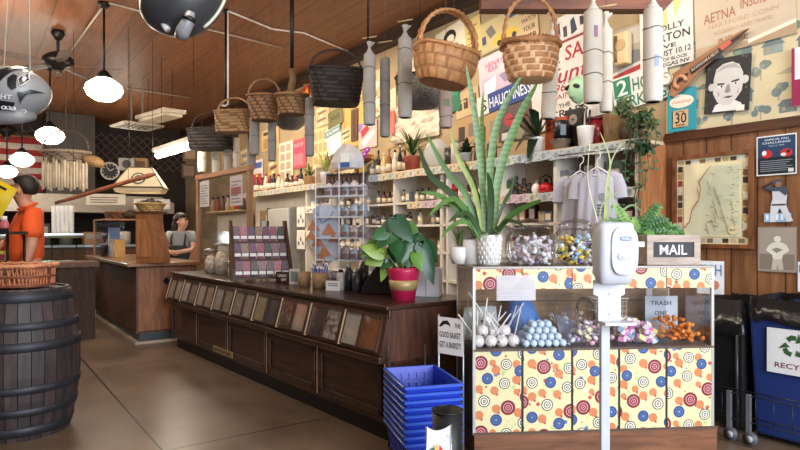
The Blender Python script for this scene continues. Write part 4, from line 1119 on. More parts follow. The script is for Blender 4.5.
# ---- objects on the nearest upper compartment (px 505-555) and under it
def sh(px, z, w=SW+.1): return foot(px, w, z)
def pxm(n, px, w=SW+.1): return n/F*depth(px, w)
def mini_pot(name, label, px, z, wpx, hpx, m, w=SW+.1, cat='pot'):
    s = pxm(wpx, px, w)/2; h_ = pxm(hpx, px, w)
    t = thing(name, label, cat, sh(px, z, w))
    mb = MB(m); mb.lathe([(0, 0), (s*.78, 0), (s, h_*.9), (s, h_), (s*.86, h_), (s*.8, h_*.8), (0, h_*.8)], 18); mb.build('pot', t)
    return t, s, h_
PW = M('e2e0de', .45, var=.05)
t, s, h_ = mini_pot('potted_cactus', 'tiny cactus in a small white pot on the second shelf near the dark figurines', 509, 1.67, 9, 7, PW, cat='potted plant')
mb = MB(GREEN); mb.sph((0, 0, h_+.04), (.03, .03, .06), 10, 6); mb.sph((.03, 0, h_+.03), (.015, .015, .03), 8, 5); mb.build('cactus', t)
for k, (px, h_) in enumerate(((516, .2), (524, .17), (529, .12))):
    t = thing('dark_figurine', f'dark carved figurine on the second shelf, {ORD[k]} from the cactus', 'figurine', sh(px, 1.67))
    mb = MB(M('2f2622', .4, var=.2)); mb.lathe([(.04, 0), (.045, .02), (.02, .04), (.035, h_*.4), (.038, h_*.55), (.015, h_*.7), (.025, h_*.82), (.02, h_*.95), (.003, h_)], 12); mb.build('body', t)
    mb = MB(M('6a4c36', .5)); mb.tube([(-.035, 0, h_*.55), (-.06, -.01, h_*.4), (-.03, -.035, h_*.35)], .01, 6); mb.tube([(.035, 0, h_*.55), (.06, -.01, h_*.42), (.03, -.035, h_*.38)], .01, 6); mb.build('arm', t)
t = thing('white_teapot', 'small white teapot on the second shelf beside the red kettle', 'teapot', sh(536.5, 1.67))
mb = MB(PW); mb.lathe([(.03, 0), (.05, .03), (.05, .06), (.035, .09), (.02, .1)], 14); mb.build('body', t)
mb = MB(PW); mb.tube([(.045, 0, .04), (.07, 0, .06), (.085, 0, .09)], [.014, .01, .008], 8); mb.build('spout', t)
mb = MB(PW); mb.lathe([(.022, .1), (.012, .115), (.012, .13), (0, .135)], 10); mb.build('lid', t)
t = thing('red_kettle', 'round red kettle with a black lid on the second shelf', 'kettle', sh(546, 1.67))
mb = MB(M('b3141c', .25)); mb.lathe([(.05, 0), (.075, .03), (.072, .07), (.04, .1)], 18); mb.build('body', t)
mb = MB(BLACK); mb.lathe([(.042, .098), (.02, .115), (.015, .14), (0, .145)], 12); mb.build('lid', t)
mb = MB(BLACK); mb.tube([(-.06, 0, .08), (-.05, 0, .15), (0, 0, .18), (.05, 0, .15), (.06, 0, .08)], .008, 6); mb.build('handle', t)
for k, (px, cc, w_, h_) in enumerate(((566, '8a8d92', .16, .2), (580, '6e5a52', .12, .16), (592, 'a39e9a', .1, .22), (617, '5a6a5c', .16, .24), (606, '77706a', .1, .18))):
    t = thing('stock_box', f'{("grey", "brownish", "pale grey", "greenish", "taupe")[k]} packet partly hidden by the hanging shirts on the upper shelf', 'packet', sh(px, 1.67), RW)
    mb = MB(M(cc, .6, var=.3, scale=25)); mb.b2(-w_/2, w_/2, -.05, .05, 0, h_); mb.build('box', t, bev=.004)
    mb = MB(M('cfc8bc', .6)); mb.b2(-w_*.35, w_*.35, -.053, -.05, h_*.3, h_*.7); mb.build('label_panel', t)
t = thing('red_flower_pot', 'small pot with a red flower on the upper shelf behind the tall spiky plant', 'potted plant', sh(455, 1.67))
mb = MB(M('8a5a44', .6)); mb.lathe([(.03, 0), (.045, .08), (.04, .08), (0, .075)], 12); mb.build('pot', t)
mb = MB(M('b8202c', .5)); mb.sph((0, -.01, .14), (.05, .045, .05), 10, 6); mb.build('blossom', t)

# ---- on top of the shelving
wT = SW+.12
RT = random.Random(21)
for k, px in enumerate((253, 257, 262, 266, 270, 274, 279, 283, 287.5, 292, 297, 301, 306)):
    q = RT.randrange(6); cc = ('3a1a1e', '7a2430', 'd8c8b0', '4a3a2e', '8f6a3a', '2a2a36')[q]; h_ = RT.uniform(.2, .34)
    t = thing('bottle', f'{("dark wine-red", "red", "cream", "dark brown", "amber", "blackish")[q]} bottle on the far stretch of the top shelf, {ORD[k]} from the wooden frame', 'bottle', foot(px, wT+RT.uniform(-.06, .04), ST), 0, 'bottles on the far top shelf')
    r_ = RT.uniform(.045, .06); m_ = M(cc, .3, var=.15)
    mb = MB(m_); mb.lathe([(0, 0), (r_, 0), (r_, h_*.55), (r_*.4, h_*.75), (r_*.35, h_*.9)], 12); mb.build('glass', t)
    mb = MB(M('e0d6c6', .6)); mb.lathe([(r_*1.02, h_*.12), (r_*1.02, h_*.42)], 12); mb.build('label', t)
    mb = MB(M(('b01f24', 'd8c050', '202020')[k % 3], .4)); mb.lathe([(r_*.42, h_*.88), (r_*.42, h_), (0, h_)], 10); mb.build('cap', t)
for k, (px, q) in enumerate(((213, 0), (218, 1), (223, 2), (228, 0), (233, 3), (238, 1), (243, 2))):
    cc = ('c8a890', 'a8483a', '6a5a4a', 'c89a4a')[q]
    t = thing('bottle', f'small {("pinkish", "red", "brown", "amber")[q]} bottle seen through the wooden frame, {ORD[k]} from its far post', 'bottle', foot(px, wT, ST-.3), 0, 'bottles behind the wooden frame')
    mb = MB(M(cc, .4)); mb.lathe([(0, 0), (.06, 0), (.06, .16), (.03, .22), (.03, .3), (0, .3)], 10); mb.build('glass', t)
    mb = MB(BLACK); mb.lathe([(.032, .28), (.032, .33), (0, .33)], 8); mb.build('cap', t)
t = thing('bottle_ledge', 'cream ledge carrying small bottles behind the wooden frame', 'shelf', foot(226, wT, ST-.33), RW)
mb = MB(M('d8c088', .6)); mb.b2(-1.0, 1.0, -.12, .2, 0, .03); mb.build('board', t)
mb = MB(M('e0d6c2', .7)); mb.b2(-1.0, 1.0, .15, .2, -1.7, 0); mb.build('support', t)

def blades(mb, n, L_, wd, spread, R_, z0=0.0, droop=.6, up0=.2):
    for k in range(n):
        a = 2*PI*k/n + R_.uniform(-.3, .3); e = R_.uniform(up0, 1.0)*spread; l = L_*R_.uniform(.7, 1.1)
        path = []; x = z = 0; th = PI/2 - e*.5
        for i in range(7):
            q_ = Vector((x*math.cos(a), x*math.sin(a), z0+z)); dn = q_.dot(N); q_ = q_ - N*(dn-.2) if dn > .2 else q_
            path.append(q_); x += math.cos(th)*l/6; z += math.sin(th)*l/6; th -= droop*e*.33
        mb.leaf(path, [wd*.7, wd, wd, wd*.9, wd*.7, wd*.45, .001])
def blade_parts(t, n, L_, wd, spread, R_, z0, mats, droop=.6, up0=.2, name='leaf'):
    for k in range(n):
        a = 2*PI*k/n + R_.uniform(-.3, .3); e = R_.uniform(up0, 1.0)*spread; l = L_*R_.uniform(.7, 1.1)
        path = []; x = z = 0; th = PI/2 - e*.5
        for i in range(7):
            q_ = Vector((x*math.cos(a), x*math.sin(a), z0+z)); dn = q_.dot(N); q_ = q_ - N*(dn-.2) if dn > .2 else q_
            path.append(q_); x += math.cos(th)*l/6; z += math.sin(th)*l/6; th -= droop*e*.33
        mb = MB(R_.choice(mats)); mb.leaf(path, [wd*.7, wd, wd, wd*.9, wd*.7, wd*.45, .001]); mb.build(name, t)
YG = M('9aa858', .5, var=.25, scale=10); MG = M('5f7a40', .5, var=.25, scale=10)
t, s, h_ = mini_pot('potted_grass_plant', 'spiky yellow-green plant in a white pot on the top shelf above the acrylic tower', 326, ST, 12, 11, PW, wT, 'potted plant')
blade_parts(t, 22, .5, .014, 1.1, RT, h_*.85, [YG, MG, YG])
t, s, h_ = mini_pot('succulent', 'pale leafy plant in a squat basket pot left of the white-potted spiky plant', 310, ST, 14, 9, M('9a7a52', .7, var=.2), wT, 'potted plant')
blade_parts(t, 14, .34, .022, 1.3, RT, h_*.8, [YG, M('b8a868', .5), MG])
t = thing('nest_box', 'wooden box with a slanted roof on the top shelf above the acrylic tower', 'wooden box', foot(352, wT+.06, ST), RW)
sc = F/depth(352, wT)
mb = MB(wood('9a6f42', '74502e')); mb.b2(-.2, .26, -.1, .14, 0, .2); mb.build('body', t)
mb = MB(wood('c08a5e', '9a6a44')); mb.prism([(-.3, .17), (-.29, .14), (.34, .3), (.34, .36)], -.15, .17); mb.build('roof', t)
mb = MB(M('e0cc94', .6)); mb.b2(-.19, .22, -.104, -.1, .02, .15); mb.use(M('6a5a3a', .7)); mb.b2(-.15, .18, -.106, -.104, .06, .08); mb.build('front_panel', t)
t, s, h_ = mini_pot('potted_orchid', 'purple orchid in a mustard pot beside the slant-roofed box', 363, ST, 8, 12, M('c8a43c', .5), wT, 'potted plant')
for k, (dx, dz) in enumerate(((.02, .27), (.06, .33), (-.02, .2))):
    mb = MB(M('a03aa0', .5)); 
    for j in range(5): mb.sph((dx+.025*math.cos(2*PI*j/5), -.02, h_+dz-.1+.025*math.sin(2*PI*j/5)), (.022, .01, .022), 8, 5)
    mb.use(WHITE); mb.sph((dx, -.03, h_+dz-.1), .011, 8, 5); mb.build('blossom', t)
mb = MB(DKGREEN); mb.tube([(0, 0, h_*.8), (.01, 0, h_+.1), (.06, -.01, h_+.22)], .006, 5); mb.build('stem', t)
blade_parts(t, 5, .16, .03, 1.2, RT, h_*.8, [DKGREEN])
for k, (px, wd, hp, cc, nm) in enumerate(((373, 6, 20, '4a5030', 'olive'), (378.5, 5, 26, '1a1a1c', 'black'), (384, 7, 22, 'd8b87a', 'cream'), (389, 6, 27, '8a5a2c', 'amber'), (395, 6, 24, 'e4dccb', 'white'), (400, 5, 28, '2a1a18', 'dark brown'), (405, 5, 24, '5a2a20', 'red-brown'))):
    r_ = pxm(wd, px, wT)/2; h_ = pxm(hp, px, wT)
    t = thing('tall_bottle', f'tall {nm} bottle on the top shelf, {ORD[k]} from the purple orchid', 'bottle', foot(px, wT, ST), 0, 'tall bottles between the orchid and the terracotta pot')
    mb = MB(M(cc, .3, var=.12)); mb.lathe([(0, 0), (r_, 0), (r_, h_*.55), (r_*.4, h_*.72), (r_*.36, h_*.92)], 14); mb.build('glass', t)
    mb = MB(M('cfc4ae', .6)); mb.lathe([(r_*1.02, h_*.12), (r_*1.02, h_*.4)], 14); mb.build('label', t)
    mb = MB(M(('b08a3a', '1a1a1a', 'c8c0b0')[k % 3], .4)); mb.lathe([(r_*.42, h_*.9), (r_*.42, h_), (0, h_)], 10); mb.build('cap', t)
t, s, h_ = mini_pot('potted_dracaena', 'spiky arching plant in a terracotta pot on the top shelf', 414, ST, 17, 15, M('8c3f2e', .6, var=.12), wT, 'potted plant')
t.location.x -= .02
blade_parts(t, 26, .46, .018, 1.25, RT, h_*.85, [MG, YG, DKGREEN], .9)
t = thing('round_glass_jar', 'pale round glass dish standing behind the spiky arching plant', 'dish', foot(437, wT+.05, ST))
mb = MB(film('c8ccc8', .5, .2)); mb.sph((0, 0, .18), (.16, .05, .18), 20, 12); mb.build('disc', t)
mb = MB(DKWOOD); mb.b2(-.06, .06, -.05, .05, 0, .03); mb.build('stand', t)
for k, (px, w_, h_, cc) in enumerate(((449, .09, .2, '2a2624'), (456, .1, .26, 'b8b0a4'), (478, .08, .2, '5a4436'), (492, .09, .17, '2d3034'))):
    t = thing('canister', f'{("black", "pale", "brown", "slate")[k]} canister on the top shelf behind the tall spiky plant', 'canister', foot(px, wT, ST))
    mb = MB(M(cc, .4)); mb.lathe([(w_*.6, 0), (w_*.6, h_)], 14); mb.build('body', t)
    mb = MB(M('807870', .4, metal=.4)); mb.lathe([(w_*.62, h_), (w_*.62, h_+.02), (.01, h_+.035)], 14); mb.build('lid', t)
t, s, h_ = mini_pot('potted_violet', 'small dark bushy plant in a grey pot behind the tall spiky plant', 466, ST, 13, 11, M('8b9094', .5), wT, 'potted plant')
blade_parts(t, 14, .2, .04, 1.5, RT, h_*.8, [DKGREEN, M('16281c', .5)])
t, s, h_ = mini_pot('potted_moth_orchid', 'dark broad-leaved plant drooping from a white pot on the top shelf', 537, ST, 15, 17, PW, wT, 'potted plant')
for k, (x, y, z) in enumerate(((-.32, -.06, .18), (-.24, -.12, -.14), (-.36, -.03, .05), (-.12, -.16, -.24), (.2, -.06, .2), (-.1, -.1, .28), (.1, -.05, .26), (-.2, .02, .25))):
    mb = MB(M('1f3320', .35, var=.25)); P0 = Vector((0, -.02, h_*.9)); P2 = Vector((x, y, h_*.9+z)); Pm = (P0+P2)/2+Vector((0, -.02, .1))
    mb.leaf([P0, P0.lerp(Pm, .5), Pm, Pm.lerp(P2, .5), P2], [.02, .045, .055, .045, .004], fold=.15); mb.build('leaf', t)
t = thing('black_pot', 'black canister standing in a dull metal bowl on the top shelf', 'canister', foot(561, wT, ST+.11))
mb = MB(M('1c1e20', .35)); mb.lathe([(0, 0), (.07, 0), (.075, .17), (.06, .175)], 18); mb.build('body', t)
mb = MB(M('5a6a78', .4)); mb.b2(-.025, .025, -.08, -.07, .03, .13); mb.build('label', t)
t = thing('metal_bowl', 'dull metal bowl under the black canister on the top shelf', 'bowl', foot(561, wT, ST))
mb = MB(M('83817e', .35, metal=.6)); mb.lathe([(.06, 0), (.1, .1), (.105, .105), (.095, .1), (.055, .01), (0, .01)], 20); mb.build('bowl', t)
t = thing('orange_tin', 'dark orange lettered tin behind the metal bowl', 'tin', foot(559, wT+.12, ST), RW)
mb = MB(M('a8481e', .5)); mb.b2(-.13, .13, -.05, .05, 0, .34); mb.build('body', t, bev=.005)
mb = MB(M('2a1c14', .5)); mb.text('BOIL', 0, .29, .05, -.0515, .18); mb.text('MIXING', 0, .23, .04, -.0515, .2); mb.build('lettering', t)
t = thing('black_gauge', 'black box with a round dial behind the white pot', 'instrument', foot(575, wT+.13, ST), RW)
mb = MB(BLACK); mb.b2(-.1, .1, -.03, .05, 0, .4); mb.build('body', t, bev=.006)
mb = MB(M('8a8078', .5)); mb.disc(0, .3, .05, -.032); mb.use(INK); mb.disc(0, .3, .012, -.033); mb.build('dial', t)
t, s, h_ = mini_pot('potted_tulip_stalk', 'white embossed pot holding a dark glossy stalk on the top shelf', 585.5, ST, 17, 20, PW, SW+.05, 'potted plant')
mb = MB(M('1c1412', .3)); mb.tube([(-.02, 0, h_*.8), (-.025, 0, h_+.12), (-.03, 0, h_+.2)], .012, 6); mb.tube([(.03, 0, h_*.8), (.04, 0, h_+.15)], .01, 6); mb.build('stalk', t)
mb = MB(M('e6dccb', .4)); mb.leaf([(-.01, -.015, h_*.85), (-.012, -.03, h_+.1), (.0, -.02, h_+.2)], [.012, .02, .004]); mb.build('pale_leaf', t)
t = thing('red_canister', 'dark red canister between the white pot and the wood stump', 'canister', foot(597, wT+.08, ST))
mb = MB(M('7c1520', .3)); mb.lathe([(0, 0), (.09, 0), (.09, .25)], 20); mb.build('body', t)
mb = MB(M('5c0f18', .3)); mb.lathe([(.093, .24), (.093, .27), (.01, .28)], 20); mb.build('lid', t)
t = thing('wood_stump', 'rough upright wood stump on the near end of the top shelf', 'stump', foot(619, wT+.04, ST))
mb = MB(wood('8f7350', '5f4830', (7, 7, 1), .8, scale=5, bump=.5)); mb.lathe([(.13, 0), (.125, .1), (.135, .2), (.13, .26)], 18); mb.build('bark', t)
mb = MB(wood('b89a6e', '94764e')); mb.lathe([(.13, .26), (.125, .265)], 18); mb.build('cut_end', t)
t = thing('rusty_bowl', 'dark red bowl nested in the trailing plant at the end of the top shelf', 'bowl', foot(644, SW+.02, ST+.09))
mb = MB(M('5a2420', .5)); mb.lathe([(.03, 0), (.07, .05), (.075, .06), (.06, .05), (0, .02)], 14); mb.build('bowl', t)
mb = MB(M('3f1814', .5)); mb.lathe([(.035, -.01), (.035, 0)], 14); mb.build('foot_ring', t)
# trailing vine plant at the shelf end
vp = foot(632, SW+.08, ST)
t = thing('trailing_vine', 'dark trailing vine plant hanging down over the end of the top shelf', 'vine', vp)
mb = MB(M('4a3a30', .6)); mb.lathe([(0, 0), (.07, 0), (.09, .12), (.08, .12), (0, .11)], 14); mb.build('pot', t)
VG = [M('2c4428', .5, var=.3), M('3a5534', .5, var=.3), M('5a6a44', .5, var=.3)]
RV = random.Random(9)
ends = [(640, 118, 0), (649, 125, 0), (624, 105, 0), (618, 112, 0), (655, 150, 1), (648, 190, 1), (642, 215, 1), (634, 200, 1), (652, 170, 1), (630, 165, 1), (638, 235, 1), (646, 150, 0), (626, 180, 1)]
for ex, ey, hang in ends:
    yy = depth(ex, SW-.1); e = at(ex, ey, yy) - vp
    st = Vector((RV.uniform(-.05, .05), RV.uniform(-.05, .05), .12)); mid = Vector((e.x*.8, e.y*.9-.03, .2 if hang else e.z+.05))
    P_ = [st.lerp(mid, k/4) if k < 4 else mid.lerp(e, (k-4)/7) for k in range(12)]
    P_ = [p+Vector((RV.uniform(-.02, .02), RV.uniform(-.02, .02), RV.uniform(-.01, .01))) for p in P_]
    mb = MB(M('54603c', .6)); mb.tube(P_, .004, 5); v_ = mb.build('vine', t)
    mb = MB(RV.choice(VG))
    for p in P_[2:]:
        for q in range(2 if hang else 3):
            a = RV.uniform(0, 2*PI); d_ = Vector((math.cos(a), math.sin(a)*.6-.2, RV.uniform(-.8, .3))).normalized(); l = RV.uniform(.045, .085) if not hang else RV.uniform(.025, .05)
            mb.leaf([p, p+d_*l*.5, p+d_*l], [.004, l*.32, .002], (0, -1, .4))
    fo = mb.build('foliage', v_); fo['kind'] = 'stuff'

# ---- shirts hanging in front of the nearest compartments
SHC = M('b0aebc', .85, var=.05, scale=3); SHC2 = M('bab8c6', .85, var=.05, scale=3)
def shirt(name, label, px, py_top, py_bot, Y, wpx, m, turn, printed=False):
    p = at(px, py_top, Y); h_ = (py_bot-py_top)/F*Y; w_ = wpx/F*Y/2
    t = thing(name, label, 'shirt', p, turn)
    nx, nz = 16, 16; vs = []
    def prof(z):
        f = z/h_
        if f < .08: return w_*(.4+.48*f/.08)
        return w_*(.88 + .08*f)
    for sgn in (-1, 1):
        for j in range(nz+1):
            z = h_*j/nz
            for i in range(nx+1):
                x = -1+2*i/nx; ww = prof(z)
                fold = .012*math.sin(i*1.7+j*.2)*min(1, j/5) + .008*math.sin(i*3.1)
                y = sgn*.05*math.sqrt(max(0, 1-x*x)) + fold
                zz = -z - (.09*h_*(1-abs(x)*3 if abs(x) < .33 else 0) if j == 0 and sgn == -1 else 0) - abs(x)*.05*(1 if j < 3 else .2)
                vs.append((x*ww, y, zz))
    n1 = (nx+1)*(nz+1); fs = []
    for s in (0, 1):
        for j in range(nz):
            for i in range(nx):
                a = s*n1 + j*(nx+1)+i; f = (a, a+nx+1, a+nx+2, a+1)
                fs.append(f if s == 0 else f[::-1])
    mb = MB(m); mb.add(vs, fs, True); mb.build('body', t)
    for sg in (-1, 1):
        mb = MB(m); a = Vector((sg*w_*.6, 0, -.055)); b_ = Vector((sg*w_*1.03, -.01, -h_*.44))
        pa_ = [a, a.lerp(b_, .25)+Vector((sg*.03, 0, .015)), a.lerp(b_, .6)+Vector((sg*.025, 0, .005)), b_]
        mb.tube(pa_, [.03, .048, .054, .056], 12, caps=False); mb.v = [(x, y*.4, z) for x, y, z in mb.v]; mb.build('sleeve', t)
    mb = MB(m); mb.tube([(w_*.3*math.cos(2*PI*k/16), .035*math.sin(2*PI*k/16)-.01, -.025-.02*(1-math.sin(2*PI*k/16))) for k in range(16)], .009, 6, closed=True); mb.build('collar', t)
    if printed:
        mb = MB(M('5a5866', .7)); 
        for k in range(4): mb.b2(w_*.15, w_*(.6-.08*k), -.062, -.06, -h_*.55-.025*k, -h_*.55-.025*k+.014)
        mb.use(M('8a8894', .7)); mb.disc(w_*.35, -h_*.42, .03, -.062); mb.build('chest_print', t)
    mb = MB(WHITE); mb.tube([(-w_*.6, 0, -.06), (-w_*.2, 0, -.01), (0, 0, .01), (w_*.2, 0, -.01), (w_*.6, 0, -.06)], .007, 6); mb.tube([(0, 0, .01), (0, 0, .06), (.025, 0, .085), (.03, 0, .12), (0, 0, .14), (-.02, 0, .12)], .004, 6); mb.build('hanger', t)
    return t
Ys = depth(590, 4.05)
shirt('grey_shirt', 'light grey shirt on the nearer hanger with a small chest print', 597, 168, 238, Ys-.05, 46, SHC, rad(-40), True)
shirt('lavender_shirt', 'pale lavender shirt hanging behind the printed grey shirt', 580, 172, 240, Ys+.25, 40, SHC2, rad(-20))
t = thing('shirt_rail', 'thin metal rail from which the two shirts hang', 'rail', at(588, 152, Ys+.1)+Vector((0, 0, 0)), RW)
mb = MB(STEEL); mb.cyl((-.3, 0, 0), (.3, 0, 0), .008, n=8); mb.build('bar', t)
mb = MB(STEEL); mb.cyl((-.28, 0, 0), (-.28, .4, .0), .006, n=6); mb.cyl((.28, 0, 0), (.28, .4, 0), .006, n=6); mb.build('bracket', t)
# ---------------------------------------------------------------- candy display cabinet
CP = Vector((.425, 3.45, 0)); CR_ = rad(5.0); CWD = 1.44; CDP = .5
def cab(x, y, z=0.0): return CP + rz3(CR_) @ Vector((x, y, z))
CTOP = 1.1; ZS = .625; ZB = .135
t = thing('candy_cabinet', 'glass candy display cabinet with dotted yellow panels and a wooden plinth', 'display cabinet', CP, CR_)
FR = M('6e655c', .4, metal=.5, var=.1)
mb = MB(wood('8a5a3c', '5e3a26', (1, 8, 8), .5)); mb.b2(-.0, CWD+.03, -.005, CDP, 0, ZB); mb.build('base_plinth', t, bev=.004)
mb = MB(wood('b08c64', '8a6a48', (1, 8, 8), .6, (2, .14, .006))); mb.b2(0, CWD, CDP-.015, CDP, ZB, CTOP); mb.build('back_panel', t)
mb = MB(FR)
mb.b2(0, CWD, 0, CDP, ZS-.012, ZS); mb.build('deck', t)
mb = MB(M('8d8a86', .35, metal=.4))
for a in ((-.006, CWD+.006, -.006, .02), (-.006, CWD+.006, CDP-.03, CDP), (-.006, .02, .02, CDP-.03), (CWD-.02, CWD+.006, .02, CDP-.03)): mb.b2(*a, CTOP-.012, CTOP)
mb.build('top_rim', t)
mb = MB(CLEAR); mb.b2(.02, CWD-.02, .02, CDP-.03, CTOP-.008, CTOP-.001); mb.build('top_glass', t)
for x in (0, CWD):
    for y in (0, CDP): 
        mb = MB(M('b9b8b4', .3, metal=.5)); mb.b2(x-.008, x+.008, y-.008, y+.008, ZB, CTOP-.012); mb.build('corner_post', t)
for x in (0, CWD):
    mb = MB(CLEAR); mb.b2(x-.003, x+.003, .01, CDP-.01, ZS, CTOP-.015); mb.build('side_glass', t)
    mb = MB(M('4a3a30', .6)); mb.b2(x-.004, x+.004, .01, CDP-.01, ZB, ZS-.013); mb.build('lower_side', t)
# dotted paper: rings and dots clipped to the panel
def clip(poly, x0, x1, z0, z1):
    def half(P, f, inter):
        o = []
        for i, p in enumerate(P):
            q = P[i-1]
            if f(p):
                if not f(q): o.append(inter(q, p))
                o.append(p)
            elif f(q): o.append(inter(q, p))
        return o
    def ix(c): return lambda a, b: (c, a[1]+(b[1]-a[1])*(c-a[0])/(b[0]-a[0]))
    def iz(c): return lambda a, b: (a[0]+(b[0]-a[0])*(c-a[1])/(b[1]-a[1]), c)
    for f, i_ in ((lambda p: p[0] >= x0, ix(x0)), (lambda p: p[0] <= x1, ix(x1)), (lambda p: p[1] >= z0, iz(z0)), (lambda p: p[1] <= z1, iz(z1))):
        if len(poly) < 3: return []
        poly = half(poly, f, i_)
    return poly
PY = M('ded4a4', .5, var=.05, scale=3); P_R = M('7c1826', .5, var=.05); P_B = M('264584', .5, var=.05); P_K = M('222226', .5, var=.05); P_W = M('f2ecd8', .5, var=.03); P_O = M('cf7f50', .5, var=.05)
P_r = M('c0504a', .5); P_g = M('b9c88a', .5); P_b = M('5878a8', .5); P_l = M('d8dcdc', .5); P_P = M('d89aa0', .5)
tile = .40
big = [(.07, .33, 'B', .031), (.17, .3, 'W', .03), (.05, .2, 'W', .032), (.19, .16, 'R', .04), (.12, .09, 'B', .032), (.28, .07, 'W', .031), (.3, .22, 'R', .038), (.36, .33, 'W', .031), (.26, .37, 'B', .03), (.03, .02, 'R', .039), (.18, .01, 'K', .03), (.36, .13, 'B', .031)]
org = [(.12, .38, .022), (.24, .32, .022), (.11, .26, .021), (.12, .155, .021), (.25, .13, .022), (.02, .12, .022), (.36, .04, .023), (.24, .01, .02), (.36, .25, .022), (.31, .29, .018), (.02, .27, .02), (.24, .25, .015), (.1, .02, .016)]
def dots(mb, x0, x1, z0, z1, ox, oz, y):
    RD = random.Random(int(ox*1000))
    def put(cx, cz, r, m_, yy, n=20):
        P_ = clip([(cx+r*math.cos(2*PI*k/n), cz+r*math.sin(2*PI*k/n)) for k in range(n)], x0, x1, z0, z1)
        if len(P_) >= 3: mb.use(m_); mb.flat(P_, yy)
    for i in range(-1, 2):
        for j in range(-1, 3):
            for cx, cz, r in org:
                X, Z = x0-ox+cx+i*tile, z0-oz+cz+j*tile
                put(X, Z, r*1.18, P_O, y-.0006); put(X+r*.7, Z-r*1.1, .008, P_r, y-.0008, 10)
            for cx, cz, kd, r in big:
                X, Z = x0-ox+cx+i*tile, z0-oz+cz+j*tile
                if kd == 'R': seq = [P_R, P_P, P_R, P_P, P_R, P_P]; 
                elif kd == 'B': seq = [P_B, P_b, P_B, P_b, P_B, P_l]
                else: seq = [P_K, P_W, P_K, P_W, P_K, P_W]
                for q, m_ in enumerate(seq):
                    f = (1, .84, .62, .46, .26, .12)[q] if kd != 'R' and kd != 'B' else (1, .68, .56, .36, .24, .1)[q]
                    put(X, Z, r*f*1.08, m_, y-.001-.0003*q, 20)
            for q in range(30):
                X, Z = x0-ox+RD.uniform(0, tile)+i*tile, z0-oz+RD.uniform(0, tile)+j*tile
                put(X, Z, RD.choice((.005, .007, .012)), RD.choice((P_r, P_g, P_b, P_g, P_l)), y-.0003, 9)
cx = [0, .282, .578, .862, 1.152, CWD]
for k in range(5):
    a, b_ = cx[k]+.008, cx[k+1]-.006
    mb = MB(PY); mb.b2(a, b_, -.006, .004, ZB+.012, ZS-.014); dots(mb, a, b_, ZB+.012, ZS-.014, (.0, .31, .13, .22, .05)[k], (.02, .05, .03, .06, .0)[k], -.006)
    mb.build('dotted_panel', t)
    mb = MB(PY); mb.b2(a-.004, b_+.004, -.006, .0, .97, CTOP-.014); dots(mb, a-.004, b_+.004, .97, CTOP-.014, (.1, .24, .02, .17, .3)[k], (.13, .06, .2, .1, .25)[k], -.006)
    mb.build('dotted_header', t)
    mb = MB(glass('ffffff', .03, .12, .99)); mb.b2(a-.006, b_+.004, -.003, .0, ZS, .97); mb.build('front_pane', t)
    if k:
        mb = MB(BLACK); mb.b2(cx[k]-.005, cx[k]+.005, -.004, .004, ZB, ZS-.013); mb.build('gap_strip', t)
        mb = MB(ACRYL); mb.b2(cx[k]-.002, cx[k]+.002, .004, CDP-.02, ZS, .95); mb.build('divider', t)
mb = MB(M('5a4a40', .5, metal=.3)); mb.b2(-.005, CWD+.005, -.012, .0, ZS-.012, ZS); mb.b2(-.005, CWD+.03, -.012, .0, ZB, ZB+.012); mb.build('rail', t)
mb = MB(film('e6e4ea', .5, .2)); mb.b2(.13, .36, -.012, -.011, .905, 1.05); mb.use(M('d0ccd6', .25))
for k in range(5): mb.b2(.14, .35, -.0135, -.012, .91+.012*k, .914+.012*k)
t2 = mb.build('plastic_film_sheet', None, CP, CR_); tag(t2, 'clear crinkled film sheet taped over the dotted header of the candy cabinet', 'plastic sheet')
# inside: paper bags, lollipops
for k, (x, y) in enumerate(((.05, .3), (.12, .33), (.17, .36))):
    mb = MB(film('dfe4e0', .75, .5)); mb.add([(-.06, -.03, 0), (.06, -.03, 0), (.045, -.02, .2), (-.045, -.02, .2), (-.06, .03, 0), (.06, .03, 0), (.045, .02, .2), (-.045, .02, .2)], [(0, 1, 2, 3), (5, 4, 7, 6), (1, 5, 6, 2), (4, 0, 3, 7)])
    o = mb.build('paper_bag', None, cab(x, y, ZS+.002), CR_+rad(20*k-20)); tag(o, f'translucent white bag behind the lollipops, {ORD[k]} from the cabinet side glass', 'bag')
mb = MB(film('c9c0b8', .45, .3)); mb.b2(-.07, .07, -.002, .002, -.12, .12); mb.use(M('d8d0c8', .4)); mb.b2(-.05, .05, -.004, -.002, -.02, .0)
o = mb.build('hanging_packet', None, cab(.015, .25, .93), CR_+rad(80)); tag(o, 'clear empty packet hanging inside the glass side of the candy cabinet', 'packet')
RL = random.Random(14)
LW = M('e4dcdc', .3, var=.35, scale=60)
lol = None
spots = [(.042+.066*i+RL.uniform(-.006, .006), .05+.075*j, .037) for j in range(3) for i in range(4)] + [(.07+.066*i, .085, .092) for i in range(3)] + [(.1, .13, .15)]
for k, (x, y, z) in enumerate(spots):
    ang = RL.uniform(-1.0, .9); q = RL.uniform(.3, 1.0)
    d_ = Vector((math.sin(ang)*.8, -.15*q, .75)).normalized()
    if lol is None:
        lol = thing('lollipop', 'round wrapped lollipop on a white stick piled in the first bay of the candy cabinet', 'lollipop', cab(x, y, ZS+z), 0, 'lollipops in the cabinet')
        mb = MB(LW); mb.sph((0, 0, 0), .036, 14, 10); mb.use(M('5a4a4e', .4)); mb.sph((.012, -.02, .01), (.014, .013, .012), 8, 6); mb.sph((-.014, -.018, -.012), (.012, .014, .012), 8, 6); mb.build('head', lol)
        mb = MB(M('f4f2f0', .4)); mb.cyl((0, 0, .03), (0, 0, .2), .004, n=6); mb.build('stick', lol)
        o = lol
    else: o = dup(lol, cab(x, y, ZS+z), 0)
    o.rotation_euler = d_.to_track_quat('Z', 'Y').to_euler()
